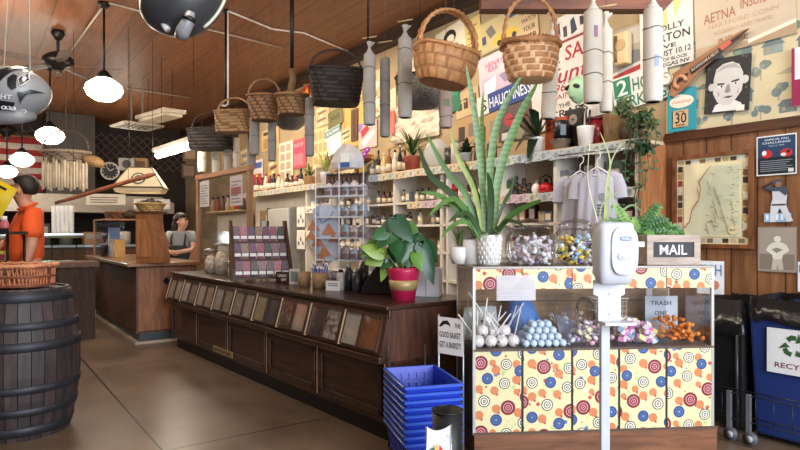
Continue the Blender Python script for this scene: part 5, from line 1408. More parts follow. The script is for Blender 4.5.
# blue bag and pale gumballs
bq = cab(.43, .36, ZS+.003)
t = thing('blue_candy_bag', 'translucent blue plastic bag slumped behind the pale gumballs', 'bag', bq, CR_)
mb = MB(film('5e8fd8', .72, .25)); n0 = 0
mb.lathe([(.09, 0), (.12, .05), (.11, .14), (.075, .22), (.03, .28), (.005, .3)], 14, sy=.8, smooth=False)
mb.v = [(x+RL.uniform(-.015, .015)-z*.25, y+RL.uniform(-.012, .012), z) for x, y, z in mb.v]; mb.build('bag', t)
mb = MB(M('3c6cc0', .4)); mb.tube([(-.07, -.02, .29), (-.05, -.05, .2), (.04, -.09, .12)], .004, 5); mb.build('crease_tie', t)
GB = M('c4d8ea', .35, var=.06); gb = None; k = 0
for lay, (nx_, ny_, z) in enumerate(((6, 5, .0222), (5, 4, .057), (4, 3, .091), (3, 2, .124))):
    for i in range(nx_):
        for j in range(ny_):
            x = .318+.022*lay+.0445*i+RL.uniform(-.001, .001); y = .035+.0445*j+.022*lay
            v = cab(x, y, ZS+z)
            if gb is None:
                mb = MB(GB); mb.sph((0, 0, 0), .0215, 10, 7); gb = mb.build('gumball', None, v); tag(gb, 'pale blue-white gumball heaped in front of the blue bag', 'gumball', 'pale gumballs in the cabinet')
            else:
                c = gb.copy(); COL.objects.link(c); c.location = v
# third bay: tipped jar and grey tray of wrapped candies
t = thing('tipped_candy_jar', 'clear round jar lying tipped in the middle bay, half full of pastel candies', 'jar', cab(.68, .3, ZS+.15), CR_+rad(30))
mb = MB(CLEAR); mb.lathe([(.03, -.12), (.115, -.095), (.14, 0), (.125, .085), (.08, .11), (.08, .13)], 20, Mx=rx3(rad(75))); mb.build('glass', t)
mb = MB(glass('f0f0ee', .1, .6, .8)); mb.tube([Vector(rx3(rad(75)) @ Vector((0.082*math.cos(2*PI*q/20), .082*math.sin(2*PI*q/20), .13))) for q in range(20)], .008, 6, closed=True); mb.build('rim', t)
t = thing('grey_scoop_tray', 'grey scoop-shaped tray leaning in the middle bay of the cabinet', 'tray', cab(.65, .2, ZS+.002), CR_)
mb = MB(M('8c8890', .5)); mb.add([(-.08, -.05, 0), (.1, -.05, 0), (.1, .05, .1), (-.08, .05, .16)], [(0, 1, 2, 3), (3, 2, 1, 0)]); mb.build('tray', t)
def candy_heap(name, label, group, cols_, x0, x1, y0, y1, zf, n, size, seed, shape='wrap'):
    size *= 1.12
    RH = random.Random(seed); prot = {}
    for k in range(n):
        x = RH.uniform(x0, x1); y = RH.uniform(y0, y1); z = ZS+size*.5 + RH.random()*zf(x, y); c_ = RH.choice(cols_)
        if c_ not in prot:
            mb = MB(M(c_, .35, var=.15, scale=40))
            if shape == 'wrap':
                mb.sph((0, 0, 0), (size*.55, size*.4, size*.38), 8, 6)
                for s in (-1, 1): mb.add([(s*size*.5, 0, 0), (s*size*.95, -size*.3, size*.1), (s*size*.95, size*.3, -.1*size)], [(0, 1, 2), (2, 1, 0)])
            elif shape == 'cube': mb.box((0, 0, 0), (size, size*.8, size*.7)); mb.use(M('efe6ee', .4)); mb.box((0, 0, 0), (size*.5, size*.82, size*.72))
            else: mb.sph((0, 0, 0), (size*.5, size*.42, size*.34), 7, 5, smooth=False)
            o = mb.build(name, None, cab(x, y, z)); prot[c_] = o; tag(o, label, name.replace('_', ' '), group)
        else:
            o = prot[c_].copy(); COL.objects.link(o); o.location = cab(x, y, z)
        o.rotation_euler = (RH.uniform(-.9, .9), RH.uniform(-.9, .9), RH.uniform(0, 6.28))
heap = lambda hm, xm, xr: (lambda x, y: hm*max(.15, 1-((x-xm)/xr)**2))
candy_heap('wrapped_candy', 'pastel wrapped candy piled in the middle bay below the tipped jar', 'wrapped candies in the middle bay', ['d8d0d4', 'b89ac0', 'e6dcb8', 'd8a8c0', '8a8490', 'c8ccd8'], .6, .84, .03, .2, heap(.11, .72, .15), 66, .034, 31)
candy_heap('jar_candy', 'pastel candy lying inside the tipped clear jar', 'candies in the tipped jar', ['d8d0b4', 'e4dce0', 'c8b0c8', 'b8c090'], .62, .74, .23, .3, lambda x, y: .12, 22, .032, 32)
candy_heap('taffy_cube', 'pink, white or yellow candy cube heaped in the fourth bay of the cabinet', 'candy cubes in the fourth bay', ['d878b4', 'e8a0cc', 'e6dc88', 'e8e4ec', '7ea0c0', 'c060b0'], .885, 1.13, .03, .22, heap(.12, .98, .2), 85, .036, 33, 'cube')
candy_heap('orange_candy', 'orange gummy candy heaped in the last bay beside the handwritten sign', 'orange candies in the last bay', ['d87a24', 'e08a30', 'c86a1c'], 1.17, 1.41, .03, .25, heap(.15, 1.25, .17), 115, .03, 34, 'gum')
# wire basket with orange candies behind the cubes
wb = cab(.955, .36, ZS+.05)
t = thing('wire_candy_basket', 'small white wire basket of orange candies at the back of the fourth bay', 'basket', wb, CR_)
mb = MB(M('d0c8bc', .4))
for k in range(9): mb.cyl((-.1+.025*k, -.05, .0), (-.1+.025*k, -.065, .2), .002, n=4, caps=False); 
for k in range(7): mb.tube([(-.1, .05, .03*k), (-.1, -.05-.002*k, .03*k), (.1, -.05-.002*k, .03*k), (.1, .05, .03*k)], .002, 4)
mb.build('wire_mesh', t)
mb = MB(M('d8d2c8', .4)); mb.tube([(-.11, .06, .2), (-.11, -.066, .2), (.11, -.066, .2), (.11, .06, .2)], .005, 6, closed=True); mb.build('rim', t)
mb = MB(M('c0b8ac', .4)); mb.b2(-.1, .1, -.05, .05, -.046, .0); mb.build('base', t)
candy_heap('basket_candy', 'orange gummy candy filling the white wire basket', 'candies in the wire basket', ['d88a3c', 'c87428'], .88, 1.03, .33, .39, lambda x, y: .14, 24, .032, 36, 'gum')
t = thing('handwritten_sign', 'grey paper sign reading TRASH ONE inside the last bay of the cabinet', 'sign', cab(1.3, .33, ZS+.06), CR_)
mb = MB(M('c4ccd8', .6)); mb.b2(-.105, .115, 0, .004, -.055, .2); mb.build('paper', t)
mb = MB(M('3a4258', .6)); mb.text('TRASH', .0, .155, .03, -.002, .14); mb.text('ONE', 0, .09, .03, -.002, .085); mb.build('lettering', t)
t = thing('small_card', 'tiny white card clipped high inside the last bay of the cabinet', 'card', cab(1.27, .42, .86), CR_)
mb = MB(WHITE); mb.b2(-.02, .02, 0, .003, 0, .07); mb.build('card', t)

# ---- on the cabinet top
def ctop(px, y): 
    tt = (px-400)/F; best = None
    # spot on the top along the line of sight, y behind the front
    o = cab(0, y); e = cab(1, y); dx, dy = e.x-o.x, e.y-o.y
    s = (tt*o.y-o.x)/(dx-tt*dy)
    return Vector((o.x+dx*s, o.y+dy*s, CTOP))
SP = ctop(489.5, .2)
t = thing('potted_snake_plant', 'tall spiky striped plant in a quilted white pot on the candy cabinet', 'potted plant', SP)
k_ = SP.y/F
mb = MB(PW); rt = 12.5*k_; hp = 30*k_
mb.lathe([(0, 0), (rt*.78, 0), (rt*.9, hp*.5), (rt, hp*.97), (rt*.97, hp), (rt*.88, hp), (rt*.85, hp*.85), (0, hp*.84)], 26)
for i in range(6):
    for j in range(14):
        a = 2*PI*(j+.5*(i % 2))/14; z = hp*(.1+.15*i); r_ = rt*(.78+.22*z/hp)
        mb.sph((r_*math.cos(a), r_*math.sin(a), z), (.006, .006, hp*.075), 6, 4)
mb.build('quilted_pot', t)
mb = MB(M('2c2018', .9)); mb.lathe([(0, hp*.87), (rt*.86, hp*.86)], 16); mb.build('soil', t)
def stripes():
    m, nt, b = nodes('striped_leaf'); L = nt.links; b.inputs['Roughness'].default_value = .4
    tc = nt.nodes.new('ShaderNodeTexCoord'); w_ = nt.nodes.new('ShaderNodeTexWave'); w_.bands_direction = 'Z'; w_.inputs['Scale'].default_value = 9; w_.inputs['Distortion'].default_value = 7; w_.inputs['Detail'].default_value = 3
    L.new(tc.outputs['Object'], w_.inputs['Vector']); r = nt.nodes.new('ShaderNodeValToRGB')
    r.color_ramp.elements[0].color = (*lin('4f723a'), 1); r.color_ramp.elements[1].color = (*lin('678848'), 1)
    L.new(w_.outputs['Fac'], r.inputs[0]); L.new(r.outputs[0], b.inputs['Base Color']); return m
SL = stripes(); SLD = M('344c2a', .45, var=.25, scale=10); SLB = M('527a38', .45, var=.2, scale=10); SLY = M('8a9a40', .45, var=.3, scale=14)
leaves = [([(486, 236), (480, 160), (474, 110), (466, 64)], 5.2, SL, -.04), ([(486, 236), (484, 170), (482, 125), (483, 92)], 3.8, SL, .05), ([(488, 236), (490, 170), (499, 118), (524, 72)], 6, SL, -.02),
          ([(491, 236), (500, 170), (520, 115), (538, 82)], 7, SL, .03), ([(484, 236), (474, 190), (459, 160), (450, 130)], 4.2, SLY, -.03), ([(483, 236), (466, 195), (446, 170), (426, 133)], 5.5, SLB, .02),
          ([(482, 236), (455, 198), (430, 175), (418, 145)], 6, SLD, .06), ([(480, 236), (460, 212), (440, 196), (420, 192)], 4.6, SLB, -.1), ([(480, 236), (462, 205), (448, 200), (428, 216)], 4.6, SLB, -.14),
          ([(492, 236), (508, 218), (525, 207), (542, 200)], 5, SLB, -.1), ([(489, 236), (491, 205), (490, 185), (487, 172)], 5.5, SLD, -.07), ([(483, 236), (470, 215), (458, 215), (449, 222)], 4, SLD, -.12), ([(487, 236), (479, 200), (470, 175), (464, 160)], 3.5, SLD, .04), ([(484, 236), (470, 212), (456, 206), (436, 206)], 3.4, SLD, .05), ([(490, 236), (503, 205), (511, 190), (517, 168)], 3.2, SLD, .06), ([(481, 236), (466, 222), (452, 226), (441, 238)], 3.4, SLB, -.1), ([(488, 236), (487, 190), (492, 160), (494, 128)], 3.6, SL, .07), ([(492, 236), (505, 222), (515, 222), (527, 228)], 3.2, SLD, -.12)]
for pts, wd, m_, dy in leaves:
    P_ = [at(x, y, SP.y + dy*i*.9) - SP for i, (x, y) in enumerate(pts)]; P_[0] = Vector((P_[0].x, dy*.3, hp*.85))
    path = []
    for i in range(13):
        s = i/12*3; j = min(int(s), 2); f = s-j; p0, p1, p2, p3 = P_[max(j-1, 0)], P_[j], P_[j+1], P_[min(j+2, 3)]
        path.append(.5*((2*p1)+(p2-p0)*f+(2*p0-5*p1+4*p2-p3)*f*f+(3*p1-p0-3*p2+p3)*f**3))
    ww = [wd*.62*k_*math.sin(PI*(.16+.84*i/12))**.6*(1-.0*i) for i in range(12)] + [.001]
    mb = MB(m_); mb.leaf(path, ww, (0, -1, .15), .2); mb.build('leaf', t)
AGR = M('a8b4a0', .6, var=.15)
blade_parts(t, 16, .17, .008, 1.6, RL, hp*.88, [AGR, M('8a9c84', .6)], .8, .5, 'air_plant_leaf')
t = thing('white_planter', 'smooth white pot behind the quilted pot on the candy cabinet', 'pot', ctop(473, .3))
mb = MB(PW); mb.lathe([(0, 0), (.062, 0), (.068, .15), (.06, .155), (.055, .13), (0, .13)], 20); mb.build('pot', t)
blade_parts(t, 8, .12, .008, 1.4, RL, .13, [AGR, MG], .8, .4)
t = thing('round_planter', 'small rounded white pot with a tuft of green at the corner of the candy cabinet', 'pot', ctop(459.5, .32))
mb = MB(PW); mb.lathe([(0, 0), (.045, 0), (.062, .05), (.062, .1), (.055, .11), (.05, .09), (0, .09)], 20); mb.build('pot', t)
blade_parts(t, 18, .16, .007, .8, RL, .09, [SLD, MG], .5, .2)
# two jars of candies
def candy_jar(label, px, wpx, hpx, cols_, grp, clabel, seed, n):
    p = ctop(px, .2); k1 = p.y/F; r_ = wpx/2*k1; h_ = hpx*k1
    t = thing('candy_jar', label, 'jar', p)
    mb = MB(glass('ffffff', .04, .55, .97)); mb.lathe([(r_*.75, .004), (r_*.96, h_*.1), (r_, h_*.4), (r_*.95, h_*.62), (r_*.78, h_*.78)], 28); mb.lathe([(0, .004), (r_*.75, .004)], 28); mb.build('glass_body', t)
    mb = MB(glass('ffffff', .04, .6, .95)); mb.lathe([(r_*.84, h_*.78), (r_*.86, h_*.84), (r_*.6, h_*.95), (r_*.2, h_), (0, h_)], 28); mb.build('lid', t)
    RJ = random.Random(seed); prot = {}
    for q in range(n):
        f = (q+.5)/n; z = h_*.05 + h_*.55*f + RJ.uniform(-.01, .01); a = RJ.uniform(0, 2*PI); rr_ = r_*.78*math.sqrt(RJ.random())*(1-.15*(f > .85)); c_ = RJ.choice(cols_)
        v = p + Vector((rr_*math.cos(a), rr_*math.sin(a), z))
        if c_ not in prot:
            mb = MB(M(c_, .25, var=.3, scale=50)); s = .04
            mb.sph((0, 0, 0), (s*.5, s*.36, s*.3), 8, 5, smooth=False)
            for sg in (-1, 1): mb.add([(sg*s*.45, 0, 0), (sg*s*.85, -s*.28, s*.1), (sg*s*.85, s*.28, -.1*s)], [(0, 1, 2), (2, 1, 0)])
            o = mb.build('jar_sweet', None, v); tag(o, clabel, 'candy', grp); prot[c_] = o
        else: o = prot[c_].copy(); COL.objects.link(o); o.location = v
        o.rotation_euler = (RJ.uniform(-1, 1), RJ.uniform(-1, 1), RJ.uniform(0, 6.28))
candy_jar('wide clear jar of silvery wrapped candies on the candy cabinet', 530, 50, 46, ['e0dde4', 'c8c6d0', 'efeef2', 'b4a8b4', 'd8c4c8'], 'silvery candies in the wide jar', 'silvery wrapped candy in the wide clear jar', 41, 85)
candy_jar('clear jar of yellow, blue and purple wrapped candies beside the hand sanitizer', 575, 44, 46, ['e2cf5a', 'd8c860', '7a58c0', '9cc0e0', 'e4e6ea', 'e8b050', '3a3430'], 'coloured candies in the second jar', 'brightly wrapped candy in the jar beside the hand sanitizer', 42, 75)
# MAIL box
p = ctop(673, .08)
t = thing('mail_box', 'whitewashed wooden box with a slate panel reading MAIL on the candy cabinet', 'box', p, CR_-rad(6))
WW = wood('b4a49a', '8f7f76', (1.5, 9, 9), .7); kx = p.y/F
bw2, bh = 26.5*kx, 30*kx
mb = MB(WW); mb.b2(-bw2, bw2, 0, .16, 0, bh); mb.build('box', t, bev=.004)
mb = MB(wood('c4b4aa', '9f8f86', (1.5, 9, 9), .7)); 
mb.b2(-bw2, bw2, -.012, 0, bh*.76, bh); mb.b2(-bw2, bw2, -.012, 0, 0, bh*.26); mb.b2(-bw2, -bw2*.76, -.012, 0, bh*.26, bh*.76); mb.b2(bw2*.76, bw2, -.012, 0, bh*.26, bh*.76); mb.build('frame', t, bev=.003)
mb = MB(M('3a3b3f', .7)); mb.b2(-bw2*.76, bw2*.76, -.004, -.001, bh*.26, bh*.76); mb.build('slate', t)
mb = MB(WHITE); mb.text('MAIL', 0, bh*.51, bh*.33, -.0055, bw2*1.02); mb.build('lettering', t)
# leafy ferns behind the mail box
FG = [M('5a8a40', .5, var=.25, scale=12), M('79a354', .5, var=.25, scale=12), M('3c6a38', .5, var=.25)]
def fern(name, label, px, py, Y, n, L_, seed, mats, big_=1.0):
    p = at(px, py, Y); p.z = CTOP+.141; RF = random.Random(seed)
    t = thing(name, label, 'potted plant', p)
    mb = MB(M('6a5644', .6)); mb.lathe([(0, -.14), (.06, -.14), (.085, 0), (.075, 0), (0, -.02)], 16); mb.build('pot', t)
    for k in range(n):
        a = 2*PI*k/n+RF.uniform(-.2, .2); l = L_*RF.uniform(.7, 1.1); e = RF.uniform(.3, 1.2)
        d_ = Vector((math.cos(a)*math.sin(e), math.sin(a)*math.sin(e)*.6-.1, math.cos(e)))
        pts = [d_*l*s + Vector((0, 0, -.35*l*s*s*e)) for s in (0, .2, .4, .6, .8, 1)]
        mb = MB(RF.choice(mats)); mb.tube(pts, .003, 4)
        for i in range(1, 6):
            for q in range(2):
                for sg in (-1, 1):
                    b_ = pts[i-1].lerp(pts[i], q*.5+.5); tg = (pts[i]-pts[i-1]).normalized(); sd = tg.cross(Vector((0, -1, .3))).normalized()
                    ll = .06*big_*(1.1-i*.13)
                    mb.leaf([b_, b_+(sd*sg+tg*.5)*ll*.5, b_+(sd*sg+tg*.6)*ll-Vector((0, 0, .01))], [.004, .013*big_, .001], (0, -1, .4))
        mb.build('frond', t)
    return t
pf = ctop(630, .36)
fern('potted_fern', 'bright green feathery fern behind the hand sanitizer', 636, 252, pf.y, 22, .33, 51, FG)
mbp = MB(M('6a5644', .6))
# spider plant shoots arching above the fern
t = thing('spider_plant', 'pale yellow-green arching plant rising behind the hand sanitizer', 'potted plant', ctop(603, .42))
mb = MB(M('7a6650', .6)); mb.lathe([(0, 0), (.05, 0), (.065, .1), (.055, .1), (0, .09)], 16); mb.build('pot', t)
so = ctop(603, .42)
for pts, wd, m_ in (([(606, 240), (606, 190), (610, 160), (600, 132)], 3, M('a9b070', .5)), ([(609, 240), (609, 180), (612, 160), (622, 142)], 3, M('98a660', .5)), ([(604, 240), (600, 215), (606, 200), (622, 190)], 3, M('86985a', .5)), ([(608, 240), (596, 215), (588, 180), (590, 140)], 1.4, M('d4d6b0', .5)), ([(611, 240), (620, 215), (632, 205), (642, 212)], 4, M('6c8648', .5)), ([(606, 240), (612, 205), (608, 185), (600, 172)], 3, M('90a060', .5))):
    P_ = [at(x, y, so.y-.03) - so for x, y in pts]; P_[0] = Vector((P_[0].x*.3, 0, .09)); path = []
    for i in range(13):
        s = i/12*3; j = min(int(s), 2); f = s-j; p0, p1, p2, p3 = P_[max(j-1, 0)], P_[j], P_[j+1], P_[min(j+2, 3)]
        path.append(.5*((2*p1)+(p2-p0)*f+(2*p0-5*p1+4*p2-p3)*f*f+(3*p1-p0-3*p2+p3)*f**3))
    kk = so.y/F; mb = MB(m_); mb.leaf(path, [wd*.36*kk*(1-.6*i/12) for i in range(12)]+[.001], (0, -1, .15), .25); mb.build('leaf', t)
t = fern('potted_herb', 'small leafy herb just behind the top edge of the MAIL box', 668, 240, ctop(668, .34).y, 10, .14, 52, FG, 1.3)

# ---------------------------------------------------------------- hand sanitizer stand
YD = 2.4; kd = YD/F
q = at(604.5, 400, YD); 
t = thing('sanitizer_stand', 'white touch-free hand sanitizer dispenser on a slim floor stand', 'sanitizer stand', (q.x, YD, 0), rad(4))
WH = M('c3c6cf', .4, var=.03); zt = H+(232-222)*kd
def zz(py): return H+(232-py)*kd
mb = MB(M('b4b8c0', .4)); mb.b2(-.018, .018, -.012, .012, .02, zz(320)); mb.build('pole', t, bev=.003)
mb = MB(M('c8cad0', .4)); mb.lathe([(.17, 0), (.17, .012), (.03, .022)], 28); mb.build('floor_base', t)
mb = MB(WH); xs = [(x-604.5)*kd for x in (592, 624, 624, 620, 620, 597, 597, 592)]; zs2 = [zz(y) for y in (280, 280, 294, 296, 320, 320, 296, 294)]
mb.prism(list(zip(xs, zs2)), -.012, -.004); mb.use(M('9a9ca2', .4)); mb.disc(3*kd, zz(294), .006, -.0125, 10); mb.disc(3*kd, zz(314), .006, -.0125, 10); mb.build('back_plate', t)
mb = MB(WH); mb.b2((597-604.5)*kd, (628-604.5)*kd, -.08, .0, zz(323), zz(320)); mb.build('drip_tray', t, bev=.002)
x0, x1 = (588.5-604.5)*kd, (625.5-604.5)*kd; cxm = (x0+x1)/2; hwid = (x1-x0)/2
mb = MB(WH); N_ = 28; vs = []
rings = [(283, .72, .35), (281, .86, .6), (270, .97, .9), (250, 1.0, 1.0), (232, .97, .95), (225, .93, .85), (222.5, .8, .6)]
for py, sx_, sy_ in rings:
    for (x, y, _) in srim(hwid*sx_, .055*sy_, 4.5, 0, N_): vs.append((cxm+x, -.06+y, zz(py)))
fs = [(i*N_+k, i*N_+(k+1) % N_, (i+1)*N_+(k+1) % N_, (i+1)*N_+k) for i in range(len(rings)-1) for k in range(N_)]
fs += [tuple(range(N_-1, -1, -1)), tuple((len(rings)-1)*N_+k for k in range(N_))]
mb.add(vs, fs, True); mb.build('dispenser_body', t)
mb = MB(M('cdd0d8', .35, var=.02)); 
zc_ = zz(248)
def ell(cx_, cz, rx, rz_, n=24, sq=3.2): return [(cx_+x, cz+y) for x, y, _ in srim(rx, rz_, sq, 0, n)]
mb.prism(ell(cxm+.02, zz(250), hwid*.72, 23*kd), -.122, -.11); mb.build('front_cover', t, bev=.004)
mb = MB(M('c2c6ce', .3)); mb.prism(ell(cxm+.02, zz(255), hwid*.4, 4.6*kd, 20, 2.2), -.128, -.121); mb.use(M('8f949e', .25)); mb.flat(ell(cxm+.02, zz(256.5), hwid*.3, 2.4*kd, 20, 2.2), -.1285); mb.use(M('eceef2', .3)); mb.sph((cxm+.022, -.126, zz(255)), (hwid*.2, .006, 3*kd), 12, 6); mb.build('sight_window', t)
mb = MB(M('2f55a4', .4)); mb.prism(ell(cxm+.022, zz(238.3), 5.5*kd, 2.1*kd, 20, 6), -.124, -.1215); mb.use(WHITE); mb.text('PURELL', cxm+.022, zz(238.3), 2.0*kd, -.1245, 9*kd, .2); mb.build('logo_plate', t)
mb = MB(M('caccd2', .4)); mb.box(((634-604.5)*kd, -.05, zz(244)), (.03, .03, .02)); mb.build('side_latch', t)

# ---------------------------------------------------------------- blue shopping baskets on a rack
BL = M('1636b4', .4, var=.06); BLL = M('2a56cc', .35, var=.05)
bp = Vector((.17, 3.36, 0)); brz = rad(-2)
fl_ = [at(407, 386.5, 3.12), at(463, 384, 3.16), at(432.6, 365, 3.6), at(385, 368, 3.53)]
ctr = sum((Vector((v.x, v.y, 0)) for v in fl_), Vector())/4
ax_x = ((fl_[1]-fl_[0])+(fl_[2]-fl_[3])); ax_y = ((fl_[3]-fl_[0])+(fl_[2]-fl_[1]))
brz = math.atan2(ax_y.y, ax_y.x)-PI/2; brz *= .9
hx, hy = .15, .225; bh_ = .15
t = thing('basket_rack', 'thin dark wire floor rack holding the stack of blue shopping baskets', 'rack', ctr, brz)
mb = MB(M('2a2c30', .4, metal=.5)); 
for x in (-hx*.75, hx*.75): mb.tube([(x, -hy, .012), (x, hy+.06, .012)], .008, 6)
for y in (-hy*.8, hy*.8): mb.tube([(-hx*.75, y, .02), (hx*.75, y, .02)], .008, 6)
mb.build('base_frame', t)
mb = MB(M('3a3c40', .4, metal=.5))
for x in (-hx*.75, hx*.75): mb.cyl((x, hy+.06, .012), (x, hy+.06, .62), .006, n=6)
mb.build('back_post', t)
base_z = .03; st_ = .037; nb = 9; top_z = .5
first = None
for k in range(nb):
    z = top_z - bh_ - st_*(nb-1-k)
    lab = 'topmost blue plastic shopping basket of the stack' if k == nb-1 else f'blue plastic shopping basket in the stack, {ORD[nb-1-k]} from the top'
    if first is None:
        first = thing('shopping_basket', lab, 'shopping basket', ctr+Vector((0, 0, z)), brz, 'stack of blue shopping baskets')
        tp_ = .86
        mb = MB(BL)
        def wallq(a, b_, n=9):
            """one side: solid bottom band, slits, solid top"""
            A0, B0, A1, B1 = [Vector((p[0]*f, p[1]*f, zz_)) for zz_, f in ((0, tp_), (bh_, 1)) for p in (a, b_)]
            P = lambda s, tt: A0.lerp(B0, s).lerp(A1.lerp(B1, s), tt)
            def quad(s0, s1, t0, t1):
                c = Vector((0, 0, 0)); inn = (-(A0+B0)/2); inn.z = 0; inn.normalize(); inn *= .003
                v = [P(s0, t0), P(s1, t0), P(s1, t1), P(s0, t1)]; v += [p+inn for p in v]
                mb.add(v, [(0, 1, 2, 3), (7, 6, 5, 4), (0, 4, 5, 1), (2, 6, 7, 3), (1, 5, 6, 2), (3, 7, 4, 0)])
            for t0, t1 in ((0, .14), (.40, .5), (.76, 1)): quad(0, 1, t0, t1)
            for i in range(n+1):
                s = i/n; quad(max(0, s-.028), min(1, s+.028), .14, .76)
        cs_ = [(-hx, -hy), (hx, -hy), (hx, hy), (-hx, hy)]
        for i in range(4): wallq(cs_[i], cs_[(i+1) % 4], 6 if i % 2 == 0 else 9)
        mb.b2(-hx*tp_, hx*tp_, -hy*tp_, hy*tp_, 0, .004)
        mb.build('body', first)
        mb = MB(BLL)
        for a0, a1, b0, b1 in ((-hx-.012, hx+.012, -hy-.012, -hy), (-hx-.012, hx+.012, hy, hy+.012), (-hx-.012, -hx, -hy, hy), (hx, hx+.012, -hy, hy)): mb.b2(a0, a1, b0, b1, bh_-.014, bh_)
        mb.build('rim', first)
        mb = MB(M('aeb6c6', .3, metal=.5)); 
        for sx_ in (-1, 1):
            mb = MB(M('aeb6c6', .3, metal=.5)); mb.tube([(sx_*(hx+.014), -hy*.9, bh_-.004), (sx_*(hx+.014), hy*.9, bh_-.004)], .0035, 5); mb.build('wire_handle', first)
        fk = list(first.children)
    else: dup(first, ctr+Vector((0, 0, z)), brz, lab, ks=fk)
# sign on the rack
sp_ = [at(438, 317, 3.62), at(462.5, 329, 3.5)]
a_ = (sp_[0]+sp_[1])/2; dvs = sp_[1]-sp_[0]; wdt = math.hypot(dvs.x, dvs.y); an_ = math.atan2(dvs.y, dvs.x)
hgt = 37/F*3.55
t = thing('basket_sign', 'white sign with black arrow and lettering standing behind the blue baskets', 'sign', (a_.x, a_.y, a_.z+.03), an_)
mb = MB(WHITE); mb.prism([(-wdt/2, 0), (wdt/2, 0), (wdt/2, -hgt), (-wdt/2, -hgt)], 0, .004); mb.build('board', t)
mb = MB(INK); 
mb.flat([(-wdt*.44, -hgt*.24), (-wdt*.3, -hgt*.1), (-wdt*.1, -hgt*.08), (.0, -hgt*.16), (wdt*.02, -hgt*.26), (-wdt*.06, -hgt*.2), (-wdt*.2, -hgt*.18), (-wdt*.4, -hgt*.28)], -.001)
mb.text('THE', wdt*.3, -hgt*.2, hgt*.12, -.001, wdt*.24); mb.text('GOOD BASKET', 0, -hgt*.47, hgt*.16, -.001, wdt*.86); mb.text('GET A BASKET!', 0, -hgt*.74, hgt*.16, -.001, wdt*.86)
mb.build('lettering', t)
mb = MB(M('b8bcc2', .3, metal=.6)); 
for x in (-wdt/2, wdt/2): mb.cyl((x, .008, .01), (x, .008, -a_.z-.03+.012), .006, n=6)
mb.build('wire_post', t)
# black tube bin with little sign
YB = 2.75; pB = at(447.5, 410, YB)
t = thing('black_tube_bin', 'open black cylindrical bin in front of the blue baskets', 'bin', (pB.x, YB, 0))
rB = 15.5/F*YB; 
mb = MB(M('0c0c0e', .5)); mb.lathe([(rB*.9, 0), (rB, pB.z), (rB*.93, pB.z), (rB*.85, .02), (0, .02)], 26); mb.build('shell', t)
mb = MB(BLACK); mb.tube([(rB*math.cos(2*PI*k/26), rB*math.sin(2*PI*k/26), pB.z) for k in range(26)], .004, 6, closed=True); mb.build('rim', t)
pS = at(439, 432, YB-.12)
t = thing('bin_placard', 'small curved white placard with a coloured emblem in front of the black cylindrical bin', 'placard', (pS.x, pS.y, 0), rad(14))
ws = 12.5/F*YB
mb = MB(M('e6e6ec', .5, var=.03)); vs = []
for k in range(9):
    x = -ws+2*ws*k/8; y = .02*(1-(x/ws)**2)
    vs += [(x, y, .1), (x, y, pS.z+.03*(x/ws)**2)]
mb.add(vs, [(2*k, 2*k+2, 2*k+3, 2*k+1) for k in range(8)], True); mb.build('card', t)
mb = MB(M('c8202c', .5)); mb.flat([(.0, pS.z-.2), (.042, pS.z-.12), (.0, pS.z-.05)], -.004); mb.use(M('d8b03a', .5)); mb.flat([(-.005, pS.z-.2), (-.02, pS.z-.19), (-.02, pS.z-.06), (-.005, pS.z-.05)], -.004); mb.use(M('4a5a48', .5)); mb.disc(-.03, pS.z-.12, .02, -.003, 14, .055); mb.use(M('9aa4c0', .5))
for k in range(8): mb.disc(-.04+.013*k, pS.z-.02-.008*(k % 3), .003, -.004, 8)
mb.build('emblem', t)
mb = MB(STEEL); mb.cyl((-ws, 0, 0), (-ws, 0, pS.z+.03), .003, n=6); mb.cyl((ws, 0, 0), (ws, 0, pS.z+.03), .003, n=6); mb.build('stake', t)

# ---------------------------------------------------------------- bins at the wall
wB = 4.0
def bin_at(px0, px1):
    a, b_ = foot(px0, wB, 0), foot(px1, wB, 0); return a, (b_-a).length
a, ln = foot(748, wB, 0), 1.0
ztop = H-(298-232)/F*foot(748, wB, 0).y
t = thing('blue_recycling_bin', 'blue recycling bin with a black liner and a white recycling sign', 'recycling bin', a, RW)
BB_ = M('1d3470', .45, var=.06)
mb = MB(BB_); lw = .56
vs = [(0.03, .03, 0.03), (lw-.03, .03, .03), (lw-.03, .5, .03), (.03, .5, .03), (0, 0, ztop-.04), (lw, 0, ztop-.04), (lw, .54, ztop-.04), (0, .54, ztop-.04)]
mb.add(vs, [(3, 2, 1, 0), (0, 1, 5, 4), (1, 2, 6, 5), (2, 3, 7, 6), (3, 0, 4, 7)]); mb.build('body', t, bev=.02)
LIN = M('101114', .28, var=.3, scale=12, bump=.6, bs=22)
mb = MB(LIN); nL = 40; RQ = random.Random(2); top, bot, inn = [], [], []
for k, (x, y, _) in enumerate(srim(lw/2+.012, .282, 8, 0, nL)):
    top.append((lw/2+x, .27+y, ztop+RQ.uniform(-.005, .012))); bot.append((lw/2+x*1.02, .27+y*1.03, ztop-.14+RQ.uniform(-.05, .03))); inn.append((lw/2+x*.9, .27+y*.9, ztop-.25))
mb.add(bot+top+inn, [(i*nL+k, i*nL+(k+1) % nL, (i+1)*nL+(k+1) % nL, (i+1)*nL+k) for i in (0, 1) for k in range(nL)]+[tuple(2*nL+k for k in range(nL))], True); mb.build('liner', t)
